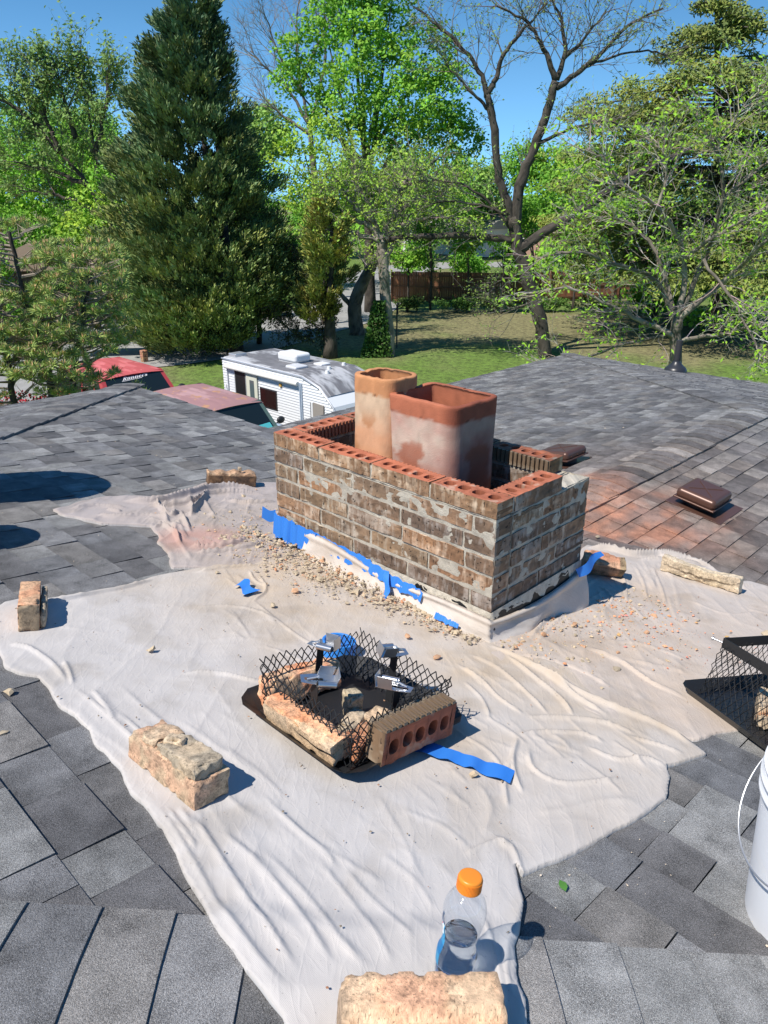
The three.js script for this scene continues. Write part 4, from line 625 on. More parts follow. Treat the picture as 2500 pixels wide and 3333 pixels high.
function pan(hx, hz, lip, out, th) {         // shallow tray: floor and four flared rims with folded corners
  const g = new GB(), V = (x, y, z) => new THREE.Vector3(x, y, z), c = [1, 1, 1];
  g.box(V(0, th / 2, 0), V(hx, 0, 0), V(0, th / 2, 0), V(0, 0, hz), c);
  const rim = (A, B, nx, nz) => { const a2 = A.clone().add(V(nx * out, lip, nz * out)), b2 = B.clone().add(V(nx * out, lip, nz * out)); const k = 0.0; const inA = a2.clone().lerp(b2, k), inB = b2.clone().lerp(a2, k); const d = V(nx * th, 0.0, nz * th); g.face([A, B, inB, inA], c); g.face([A.clone().add(d), inA.clone().add(d), inB.clone().add(d), B.clone().add(d)], c); g.face([inA, inB, inB.clone().add(d), inA.clone().add(d)], c); g.face([A, inA, inA.clone().add(d), A.clone().add(d)], c); g.face([B, B.clone().add(d), inB.clone().add(d), inB], c); };
  rim(V(-hx, 0, hz), V(hx, 0, hz), 0, 1); rim(V(hx, 0, -hz), V(-hx, 0, -hz), 0, -1); rim(V(hx, 0, hz), V(hx, 0, -hz), 1, 0); rim(V(-hx, 0, -hz), V(-hx, 0, hz), -1, 0);
  for (const [sx, sz] of [[1, 1], [1, -1], [-1, 1], [-1, -1]]) g.face([V(sx * hx, 0, sz * hz), V(sx * (hx + out), lip, sz * hz), V(sx * (hx + out * 0.62), lip * 0.9, sz * (hz + out * 0.62)), V(sx * hx, lip, sz * (hz + out))], c);
  return g.geo(true);
}
function clip() {                            // galvanised bracket: slotted tongue, raised ears and a rolled edge
  const s = new THREE.Shape(); s.moveTo(-0.017, -0.045); s.lineTo(0.017, -0.045); s.lineTo(0.017, 0.02); s.lineTo(0.012, 0.05); s.lineTo(-0.012, 0.05); s.lineTo(-0.017, 0.02); s.closePath();
  const hole = new THREE.Path(); hole.moveTo(-0.004, -0.01); hole.lineTo(0.004, -0.01); hole.lineTo(0.004, 0.04); hole.lineTo(-0.004, 0.04); hole.closePath(); s.holes.push(hole);
  const plate = new THREE.ExtrudeGeometry(s, { depth: 0.0016, bevelEnabled: false, steps: 1 }); plate.rotateX(-Math.PI / 2);
  const ear = new RoundedBoxGeometry(0.0016, 0.034, 0.042, 1, 0.0006); ear.translate(0.0175, 0.017, 0.018);
  const ear2 = new RoundedBoxGeometry(0.034, 0.036, 0.0016, 1, 0.0006); ear2.translate(0, 0.017, 0.0455);
  const roll = new THREE.CylinderGeometry(0.0085, 0.0085, 0.05, 14, 1, true); roll.rotateX(Math.PI / 2); roll.translate(-0.02, 0.006, 0.016);
  const strip = (q) => { q = q.index ? q.toNonIndexed() : q; const n = new THREE.BufferGeometry(); for (const k of ['position', 'normal', 'uv']) n.setAttribute(k, q.attributes[k]); return n; };
  return mergeGeometries([plate, ear, ear2, roll].map(strip));
}
function bolt() { const a = new THREE.CylinderGeometry(0.0028, 0.0028, 0.03, 8); a.translate(0, 0.012, 0); const b = new THREE.CylinderGeometry(0.0065, 0.0065, 0.004, 6); b.translate(0, 0.027, 0); return mergeGeometries([a, b]); }
{
  const t = thing('chimney_cap', 'black mesh chimney cap turned upside down with four galvanised clips', 'chimney cap');
  settle(t, 1.155, 1.262, 0, 0.0215); const H = 0.152, q = 0.170, f = 0.190, V = (x, y, z) => new THREE.Vector3(x, y, z);
  part('cap_lid', pan(0.185, 0.175, 0.040, 0.058, 0.0012), M.black, t);
  const c = [[-q, q], [q, q], [q, -q], [-q, -q]], d = [[-f, f], [f, f], [f, -f], [-f, -f]];
  for (let k = 0; k < 4; k++) {
    const [x0, z0] = c[k], [x1, z1] = c[(k + 1) % 4], [X0, Z0] = d[k], [X1, Z1] = d[(k + 1) % 4];
    part('mesh_panel', meshWall(V(x0, 0.004, z0), V(x1, 0.004, z1), V(X0 * 0.98, H - 0.01, Z0 * 0.98), V(X1 * 0.98, H, Z1 * 0.98), 15, 9, 0.0017, 0.010, 60 + k), M.black, t);
    const mx = (x0 + x1) / 2 * 0.88, mz = (z0 + z1) / 2 * 0.88, nx = Math.sign(Math.round(mx * 100)), nz = Math.sign(Math.round(mz * 100));
    const g = new GB(); g.box(V(mx, H / 2 + 0.004, mz), V(nz ? 0.0125 : 0.001, 0, 0), V(0, H / 2, 0), V(0, 0, nx ? 0.0125 : 0.001), [1, 1, 1]); g.box(V(mx * 0.9, H + 0.006, mz * 0.9), V(nx ? 0.02 : 0.0125, 0, 0), V(0, 0.001, 0), V(0, 0, nz ? 0.02 : 0.0125), [1, 1, 1]); part('leg', g.geo(true), M.black, t);
    const cl = part('clip', clip(), M.zinc, t); cl.position.set(mx * 0.92, H + 0.009, mz * 0.92); cl.rotation.set((k % 2 ? 0.25 : -0.12), Math.atan2(-mx, -mz) + [0.35, -0.3, 0.25, -0.5][k], (k - 1.5) * 0.12);
    const b = part('bolt', bolt(), M.zinc, cl); b.position.set(-0.004, 0.006, -0.032); b.rotation.x = 1.2;
  }
}
{
  const r1 = thing('brick', 'cored brick set on edge, its row of holes facing out of the cap tray', 'brick');
  const g = brickGeo(0.265, 0.062, 0.092, { holes: 5, seed: 9, ribs: true, ribTint: [0.62, 0.6, 0.55], topRed: true, tint: [0.75, 0.7, 0.62], faceTint: [0.62, 0.55, 0.55] }); const o = part('brick_body', g.geo(true), M.brick, r1); o.rotation.x = Math.PI / 2; o.position.set(0, 0.046, 0);
  settle(r1, 1.165, 1.052, -0.03, 0.050);
  const r2 = single('brick', chunkGeo(0.262, 0.072, 0.068, 61, { rough: 0.0034, round: 0.09, colour: (p, f) => (p[1] > 0.03 ? blend([[2.6, 1.25, 0.72], [2.5, 1.55, 1.05]], 18, 62)(p) : blend([[2.2, 1.85, 1.45], [2.3, 1.75, 1.3], [2.1, 1.7, 1.25]], 16, 63)(p)), cut: (p) => [p[0], p[1] - (p[1] > 0.01 ? 0.016 * Math.max(0, Math.sin(p[0] * 14 + 0.5)) * smooth(-0.02, 0.036, p[2]) : 0), p[2] + 0.25 * p[1]] }), M.rubble, 'tan broken brick along the left front rim of the cap tray', 'brick');
  settle(r2, 0.975, 1.245, -Math.PI / 2 + 0.03, 0.032);
  const r3 = single('brick', chunkGeo(0.25, 0.08, 0.07, 67, { rough: 0.006, round: 0.09, colour: blend([[2.6, 1.25, 0.75], [2.4, 1.5, 1.1], [2.2, 1.65, 1.2]], 14, 68) }), M.rubble, 'orange brick leaning at the back left inside the cap tray', 'brick');
  settle(r3, 1.115, 1.435, -0.06, 0.024); r3.rotateX(-0.18);
  const inner = [[1.10, 1.20, 0.10, 0.05, 0.05, 0.4, [PALE, GREYM], 71, 'long grey mortar piece inside the cap tray'], [1.145, 1.255, 0.05, 0.085, 0.045, 1.2, [PALE, [1.6, 1.5, 1.2]], 72, 'upright mortar piece inside the cap tray'], [1.165, 1.175, 0.075, 0.05, 0.06, 0.2, [PALE, TAN], 73, 'round pale mortar lump inside the cap tray'], [1.06, 1.135, 0.11, 0.05, 0.07, 0.1, [[1.6, 0.75, 0.45], [1.5, 0.9, 0.6]], 74, 'red brick stub inside the cap tray'], [1.27, 1.12, 0.05, 0.04, 0.04, 0.9, [[1.7, 0.9, 0.6], TAN], 75, 'orange brick bit beside the cored brick in the tray']];
  for (const [a, b, x, y, z, w, cols, sd, label] of inner) settle(single('rubble_piece', chunkGeo(x, y, z, sd, { rough: 0.008, round: 0.35, colour: blend(cols, 18, sd) }), M.rubble, label, 'rubble'), a, b, w, 0.024);
}
// second cap at the right edge: right way round, frame on top, broken brick inside
{
  const t = thing('chimney_cap', 'black mesh chimney cap at the right edge holding broken brick', 'chimney cap');
  settle(t, 2.262, 0.47, -0.46, 0.016); const H = 0.20, q = 0.155, f = 0.15, V = (x, y, z) => new THREE.Vector3(x, y, z);
  part('cap_lid', pan(0.20, 0.185, 0.034, 0.03, 0.0014), M.black, t);
  const c = [[-q - 0.02, q + 0.02], [q + 0.02, q + 0.02], [q + 0.02, -q - 0.02], [-q - 0.02, -q - 0.02]], d = [[-f, f], [f, f], [f, -f], [-f, -f]];
  for (let k = 0; k < 4; k++) {
    const [x0, z0] = c[k], [x1, z1] = c[(k + 1) % 4], [X0, Z0] = d[k], [X1, Z1] = d[(k + 1) % 4];
    part('mesh_panel', meshWall(V(x0, 0.004, z0), V(x1, 0.004, z1), V(X0, H - 0.005, Z0), V(X1, H - 0.005, Z1), 13, 10, 0.0013, 0.007, 80 + k), M.black, t);
    const g = new GB(), L = Math.hypot(X1 - X0, Z1 - Z0) / 2, ux = (X1 - X0) / 2 / L, uz = (Z1 - Z0) / 2 / L; g.box(V((X0 + X1) / 2, H, (Z0 + Z1) / 2), V(ux * (L + 0.002), 0, uz * (L + 0.002)), V(0, 0.0165, 0), V(-uz * 0.0012, 0, ux * 0.0012), [1, 1, 1]); part('frame_band', g.geo(true), M.black, t);
  }
  const b = part('bolt', bolt(), M.zinc, t); b.position.set(-f + 0.01, H - 0.004, -f - 0.002); b.rotation.set(-1.45, 0, 0.6); b.scale.set(1.1, 1.4, 1.1);
  const inner = [[2.24, 0.50, 0.15, 0.06, 0.08, 0.3, [PALE, TAN, ORANGE], 91, 'tan brick half in the right hand mesh cap'], [2.20, 0.42, 0.12, 0.045, 0.07, -0.2, [ORANGE, PINK], 92, 'orange brick half in the right hand mesh cap'], [2.33, 0.44, 0.12, 0.07, 0.08, 0.9, [TAN, [1.8, 1.2, 0.8]], 93, 'yellow brick half in the right hand mesh cap'], [2.17, 0.49, 0.06, 0.035, 0.05, 0.4, [PALE, GREYM], 94, 'small mortar lump in the right hand mesh cap']];
  for (const [a, bb, x, y, z, w, cols, sd, label] of inner) settle(single('rubble_piece', chunkGeo(x, y, z, sd, { rough: 0.006, round: 0.09, colour: blend(cols, 16, sd) }), M.rubble, label, 'rubble'), a, bb, w, 0.02);
}
// ---------------------------------------------------------------- sports drink bottle
{
  const t = thing('bottle', 'clear plastic bottle with an orange cap standing behind the salmon brick', 'bottle'); settle(t, 0.722, 0.542, -0.15, 0.021);
  const prof = [[0, 0], [0.024, 0.0], [0.031, 0.004], [0.0345, 0.012], [0.0352, 0.03], [0.0338, 0.034], [0.0352, 0.038], [0.0352, 0.058], [0.0325, 0.066], [0.0298, 0.078], [0.0288, 0.088], [0.0302, 0.092], [0.0296, 0.096], [0.0318, 0.104], [0.0332, 0.112], [0.0326, 0.116], [0.0352, 0.122], [0.0368, 0.136], [0.0362, 0.150], [0.0330, 0.163], [0.0262, 0.174], [0.0200, 0.180], [0.0182, 0.184], [0.0182, 0.196]];
  const outer = prof.map((p) => new THREE.Vector2(...p)), inner = prof.slice(1).map(([r, y]) => new THREE.Vector2(Math.max(0.001, r - 0.0011), y + 0.0009)).reverse();
  const smoothProf = new THREE.SplineCurve([...outer]).getPoints(110);
  const pet = new THREE.MeshPhysicalMaterial({ color: C(0.93, 0.955, 0.985), roughness: 0.06, transmission: 1, thickness: 0, ior: 1.5, side: THREE.DoubleSide });
  part('bottle_body', new THREE.LatheGeometry(smoothProf, 48), pet, t);
  const wp = [[0, 0.002], [0.023, 0.002], [0.0300, 0.006], [0.0332, 0.013], [0.0338, 0.03], [0.0325, 0.034], [0.0338, 0.038], [0.0338, 0.058], [0.0312, 0.066], [0.0286, 0.078], [0.0277, 0.088], [0.0284, 0.096], [0, 0.0965]].map((p) => new THREE.Vector2(...p));
  part('water', new THREE.LatheGeometry(wp, 40), new THREE.MeshPhysicalMaterial({ color: C(0.88, 0.92, 0.95), roughness: 0.02, transmission: 1, thickness: 0.06, ior: 1.33, attenuationColor: C(0.7, 0.74, 0.77), attenuationDistance: 0.25 }), t);
  const cap = [[0, 0.213], [0.0165, 0.213], [0.0192, 0.2118], [0.0205, 0.209], [0.0209, 0.190], [0.0211, 0.188], [0.0205, 0.187], [0.0186, 0.187]].map((p) => new THREE.Vector2(...p));
  const cp = part('bottle_cap', new THREE.LatheGeometry(cap, 60), mat(C(0.86, 0.27, 0.025), 0.38), t);
  const g = new GB(); for (let k = 0; k < 60; k++) { const a = k / 60 * 6.283, x = Math.cos(a) * 0.0208, z = Math.sin(a) * 0.0208; g.box(new THREE.Vector3(x, 0.1985, z), new THREE.Vector3(Math.cos(a) * 0.0005, 0, Math.sin(a) * 0.0005), new THREE.Vector3(0, 0.0085, 0), new THREE.Vector3(-Math.sin(a) * 0.0005, 0, Math.cos(a) * 0.0005), [1, 1, 1]); } part('grip_rib', g.geo(true), cp.material, cp, 'stuff');
  // sleeve label round the back left: clear film with a pale panel, a small red bolt and blue waves
  const cv = document.createElement('canvas'); cv.width = 512; cv.height = 512; const x = cv.getContext('2d'); x.fillStyle = '#1d8fc0'; x.fillRect(0, 0, 512, 512); x.fillStyle = '#0f6fa8'; x.fillRect(0, 330, 512, 90); x.fillStyle = '#dfeef5'; x.beginPath(); x.ellipse(300, 120, 170, 100, -0.3, 0, 7); x.fill(); x.fillStyle = '#eff6fa'; x.beginPath(); x.ellipse(210, 210, 90, 60, 0.5, 0, 7); x.fill(); x.fillStyle = '#d8322a'; x.beginPath(); x.moveTo(262, 60); x.lineTo(322, 60); x.lineTo(292, 112); x.lineTo(322, 112); x.lineTo(248, 184); x.lineTo(270, 128); x.lineTo(242, 128); x.closePath(); x.fill();
  const lt = new THREE.CanvasTexture(cv); lt.colorSpace = THREE.SRGBColorSpace;
  const lp = prof.filter(([, y]) => y >= 0.034 && y <= 0.122).map(([r, y]) => new THREE.Vector2(r + 0.0004, y)); const lg = new THREE.LatheGeometry(new THREE.SplineCurve(lp).getPoints(40), 24, 3.55, 0.9);
  part('bottle_label', lg, new THREE.MeshStandardMaterial({ map: lt, roughness: 0.4, side: THREE.DoubleSide }), t);
}
// ---------------------------------------------------------------- white bucket at the right edge
{
  const t = thing('bucket', 'white plastic bucket with a wire handle at the right edge', 'bucket'); settle(t, 1.412, 0.146, 0, 0.012); t.rotation.set(0, 0, 0);
  const M1 = mat(C(0.80, 0.81, 0.83), 0.38);
  const p = [[0, 0.004], [0.118, 0.004], [0.125, 0.0], [0.130, 0.006], [0.1485, 0.30], [0.149, 0.305], [0.156, 0.308], [0.156, 0.316], [0.1505, 0.318], [0.151, 0.335], [0.158, 0.337], [0.158, 0.345], [0.1515, 0.347], [0.152, 0.362], [0.156, 0.364], [0.156, 0.370], [0.1485, 0.371], [0.146, 0.36], [0.127, 0.01], [0, 0.008]].map((q) => new THREE.Vector2(...q));
  part('bucket_body', new THREE.LatheGeometry(p, 72), M1, t);
  const fill = new THREE.CylinderGeometry(0.1405, 0.134, 0.02, 40); fill.translate(0, 0.22, 0); part('mortar_mix', fill, mat(C(0.36, 0.34, 0.30), 0.95), t);
  const pts = []; for (let k = 0; k <= 40; k++) { const q = k / 40 * Math.PI; pts.push(new THREE.Vector3(Math.cos(q) * 0.163, 0.325 - Math.sin(q) * 0.155, 0.05 + Math.sin(q) * 0.118)); }
  const g = new GB(); g.tube(pts, 0.0021, 8); const hd = part('handle', g.geo(), mat(C(0.55, 0.56, 0.58), 0.35, { metalness: 0.8 }), t); hd.rotation.y = -2.25;
  for (const s of [-1, 1]) { const e = new THREE.SphereGeometry(0.013, 16, 12); e.scale(0.7, 1, 1); const o = part('handle_boss', e, M1, t); const a = -2.25; o.position.set(s * 0.157 * Math.cos(a) + 0.035 * Math.sin(a), 0.325, -s * 0.157 * Math.sin(a) + 0.035 * Math.cos(a)); o.rotation.y = a; }
}
// ---------------------------------------------------------------- blue masking tape
M.tape = mat(C(0.03, 0.20, 0.66), 0.6, { side: THREE.DoubleSide });
{
  const t = thing('tape_roll', 'roll of blue masking tape on the cloth behind the upturned cap', 'tape roll'); settle(t, 1.385, 1.572, 0, 0.02);
  const p = [[0.039, 0.001], [0.054, 0.001], [0.056, 0.003], [0.056, 0.046], [0.054, 0.048], [0.041, 0.048], [0.041, 0.001]].map((q) => new THREE.Vector2(...q)); part('tape_winding', new THREE.LatheGeometry(p, 48), mat(C(0.03, 0.24, 0.72), 0.55), t);
  const c = [[0.038, 0.0], [0.0408, 0.0], [0.0408, 0.0485], [0.038, 0.0485], [0.038, 0.0]].map((q) => new THREE.Vector2(...q)); part('tape_core', new THREE.LatheGeometry(c, 48), mat(C(0.03, 0.20, 0.62), 0.7), t);
}
function ribbon(rows) { const g = new GB(); let last = null; for (const [A, B] of rows) { const n = 6, k = []; for (let i = 0; i <= n; i++) { const p = A.clone().lerp(B, i / n); k.push(g.v(p.x, p.y, p.z)); } if (last) for (let i = 0; i < n; i++) g.quad(last[i], last[i + 1], k[i + 1], k[i]); last = k; } return g.geo(); }
const TAPE = 'strips of blue tape';
{
  const r = rng(66), N = 40, rows = []; for (let k = 0; k <= N; k++) { const t = k / N, a = lerp(1.19, 1.295, t), b = lerp(1.10, 0.818, t), w = 0.026 * (1 + 0.12 * Math.sin(t * 9)), l = 0.027 + 0.006 * (fbm2(t * 9, 3, 3) - 0.5) * 2 + 0.004 * Math.sin(t * 30), l2 = 0.027 + 0.012 * (fbm2(t * 8, 8, 3) - 0.4); rows.push([W(a - w, b - w * 0.4, restY(a - w, b) + l), W(a + w, b + w * 0.4, restY(a + w, b) + l2)]); }
  single('tape_strip', ribbon(rows), M.tape, 'long blue tape strip lying on the cloth beside the cap tray', 'tape');
  const q = onP0(535, 1286), rr = []; for (let k = 0; k <= 10; k++) { const t = k / 10; rr.push([W(q[0] - 0.03 + 0.012 * Math.sin(t * 5), q[1] + 0.045 - 0.09 * t, restY(...q) + 0.03 + 0.012 * Math.sin(t * 7)), W(q[0] + 0.025 + 0.01 * Math.sin(t * 8), q[1] + 0.05 - 0.09 * t, restY(...q) + 0.035 + 0.01 * Math.sin(t * 4 + 1))]); }
  single('tape_strip', ribbon(rr), M.tape, 'crumpled scrap of blue tape on the cloth left of the chimney', 'tape');
  // along the front foot of the chimney: wide torn band at the left, narrower to the right
  const band = (b0, b1, top0, top1, wd0, wd1, out, sd, label, flutter = 0.006) => { const R = [], n = 46; for (let k = 0; k <= n; k++) { const t = k / n, b = lerp(b0, b1, t), a = CH.a0 - out - (fbm2(t * 11, sd, 3) - 0.4) * flutter * 2, y = restY(CH.a0, b) , tp = lerp(top0, top1, t) + (fbm2(t * 16, sd + 5, 3) - 0.5) * 0.014, wd = lerp(wd0, wd1, t) * (0.85 + 0.4 * fbm2(t * 8, sd + 9, 3)); R.push([W(a, b, y + tp), W(a - 0.010 - (fbm2(t * 9, sd + 2, 2)) * flutter, b + (r() - 0.5) * 0.003, y + tp - wd)]); } return single('tape_strip', ribbon(R), M.tape, label, 'tape'); };
  band(2.575, 2.28, 0.158, 0.150, 0.105, 0.095, 0.014, 3, 'wide torn blue tape patch at the left foot of the chimney', 0.014);
  band(2.30, 1.955, 0.146, 0.128, 0.06, 0.05, 0.013, 8, 'blue tape band along the middle of the chimney foot');
  band(1.95, 1.66, 0.125, 0.098, 0.042, 0.034, 0.020, 14, 'narrow blue tape band on the cream strip right of the hanging tail', 0.010);
  band(1.565, 1.455, 0.068, 0.060, 0.022, 0.012, 0.058, 21, 'short blue tape scrap low on the cream strip near the corner', 0.003);
  { const R = []; for (let k = 0; k <= 16; k++) { const t = k / 16, b = 1.845 - 0.05 * t + 0.006 * Math.sin(t * 9), a = CH.a0 - 0.03 - 0.06 * t, y = restY(CH.a0, b) + lerp(0.125, 0.022, t), w = 0.008 + 0.007 * Math.sin(t * 3.2 + 0.4); R.push([W(a, b + w, y), W(a + 0.004 * Math.sin(t * 12), b - w, y + 0.003)]); } single('tape_strip', ribbon(R), M.tape, 'thin blue tape tail hanging down over the cream strip', 'tape'); }
  { const R = []; for (let k = 0; k <= 12; k++) { const t = k / 12, a = 2.46 + 0.14 * t, b = CH.b0 - 0.02 - 0.03 * t - 0.012 * Math.sin(t * 6), y = roofY(2.5, b) + 0.185 + 0.05 * t, w = 0.03 * (1 - 0.55 * t) * (0.6 + 0.4 * Math.sin(t * 3)); R.push([W(a, b, y + w), W(a + 0.01, b - 0.014, y - w * 0.9)]); } single('tape_strip', ribbon(R), M.tape, 'loose blue tape flag at the right rear corner of the chimney foot', 'tape'); }
  { const R = []; for (let k = 0; k <= 8; k++) { const t = k / 8, b = 2.60 + 0.06 * t, a = CH.a0 + 0.01 - 0.03 * t, y = restY(1.93, b) + 0.13 - 0.01 * Math.sin(t * 4); R.push([W(a, b, y + 0.03), W(a - 0.004, b + 0.006, y - 0.028)]); } single('tape_strip', ribbon(R), M.tape, 'small blue tape flag sticking out past the left chimney corner', 'tape'); }
}
// ---------------------------------------------------------------- brown box vents and the plumbing vent (fixed to the house)
M.vent = mat(C(0.115, 0.058, 0.042), 0.36, { metalness: 0.25 });
function boxVent(a, b, fall, label) {
  const t = new THREE.Group(); t.name = numbered('roof_vent'); house.add(t); tag(t, label);
  t.position.copy(W(a, b, wingY(a, b) + 0.008)); const n = fall > 0 ? new THREE.Vector3(0, 1, -SLOPE) : new THREE.Vector3(0, 1, SLOPE); t.quaternion.setFromUnitVectors(new THREE.Vector3(0, 1, 0), n.normalize());
  const hood = new RoundedBoxGeometry(0.31, 0.075, 0.28, 5, 0.032); hood.translate(0, 0.085, 0); const h = part('hood', hood, M.vent, t);
  const rim = new RoundedBoxGeometry(0.322, 0.012, 0.292, 2, 0.005); rim.translate(0, 0.052, 0); part('hood_rim', rim, M.vent, t);
  const neck = new THREE.CylinderGeometry(0.11, 0.115, 0.05, 28); neck.translate(0, 0.025, 0); part('neck', neck, mat(C(0.03, 0.017, 0.013), 0.6), t);
  const base = new RoundedBoxGeometry(0.40, 0.004, 0.40, 1, 0.001); base.translate(0.02, 0.001, fall > 0 ? -0.06 : 0.02); part('flange', base, M.vent, t);
  for (const s of [-1, 1]) { const bar = new RoundedBoxGeometry(0.25, 0.009, 0.008, 2, 0.0035); bar.rotateY(s * 0.73); bar.translate(0, 0.1225 + s * 0.0004, 0); part('pressed_rib', bar, M.vent, h); }
  for (const x of [-0.09, 0, 0.09]) { const sc = new THREE.CylinderGeometry(0.006, 0.006, 0.004, 8); sc.rotateX(Math.PI / 2); sc.translate(x, 0.075, 0.142); part('rivet', sc, M.vent, h); }
}
boxVent(5.02, 1.84, -1, 'brown metal roof vent on the near slope of the lower roof');
boxVent(5.17, 3.04, 1, 'brown metal roof vent just behind the chimney on the far slope');
{
  const a = 12.45, b = 5.35, t = new THREE.Group(); t.name = 'vent_pipe'; house.add(t); t.position.copy(W(a, b, wingY(a, b)));
  const p = [[0.19, -0.03], [0.185, 0.02], [0.16, 0.07], [0.10, 0.12], [0.062, 0.17], [0.058, 0.2]].map((q) => new THREE.Vector2(...q)); part('boot', new THREE.LatheGeometry(new THREE.SplineCurve(p).getPoints(24), 32), mat(C(0.03, 0.032, 0.038), 0.35), t);
  const g = new THREE.CylinderGeometry(0.052, 0.052, 0.52, 24); g.translate(0, 0.26, 0); part('pipe', g, mat(C(0.035, 0.034, 0.036), 0.6), t);
}
// ---------------------------------------------------------------- debris
const rock = (() => { const base = new THREE.IcosahedronGeometry(1, 0); const q = mergeVertices(new THREE.BufferGeometry().setAttribute('position', base.attributes.position)); return { p: q.attributes.position.array, i: q.index.array }; })();
const rock0 = (() => { const base = new THREE.OctahedronGeometry(1, 0); const q = mergeVertices(new THREE.BufferGeometry().setAttribute('position', base.attributes.position)); return { p: q.attributes.position.array, i: q.index.array }; })();
const jc = (c, k) => [c[0] * k, c[1] * k, c[2] * k];
function addRock(g, a, b, y, s, c, r, small) {
  s *= 0.72;
  const R = small ? rock0 : rock, k0 = g.p.length / 3, sx = s * (0.6 + r() * 0.9), sy = s * (0.35 + r() * 0.5), sz = s * (0.5 + r() * 0.8), w = r() * 6.28, cs = Math.cos(w), sn = Math.sin(w), cut = -0.3 - r() * 0.5;
  for (let k = 0; k < R.p.length; k += 3) { const j = 0.55 + 0.75 * r(); let x = R.p[k] * sx * j, yy = R.p[k + 1] * sy * j, z = R.p[k + 2] * sz * j; yy = Math.max(yy, cut * sy); g.v(a + x * cs - z * sn, y + yy - cut * sy * 0.8, -b + x * sn + z * cs, jc(c, 0.8 + 0.4 * r()), x * 3 + a, z * 3 + b); }
  for (const q of R.i) g.i.push(k0 + q);
}
M.debris = new THREE.MeshStandardMaterial({ vertexColors: true, map: mortarTex, roughness: 0.95, color: C(0.98, 0.96, 0.95) });
const DEBRIS = [[1.05, 0.96, 0.82], [1.2, 1.08, 0.9], [0.9, 0.83, 0.72], [1.3, 1.13, 0.92], [1.3, 0.86, 0.62], [1.35, 0.72, 0.46], [1.2, 0.95, 0.74]];
const dy = (a, b) => { if (inside(COVERS[2], a, b)) return restY(a, b) + 0.024; if (inside(COVERS[1], a, b)) return restY(a, b) + 0.018; if (inside(COVERS[0], a, b)) return restY(a, b) + 0.019; return roofY(a, b) + 0.007; };
const blocked = (a, b) => a > CH.a0 - 0.03 && a < CH.a1 + 0.02 && b > CH.b0 - 0.03 && b < CH.b1;
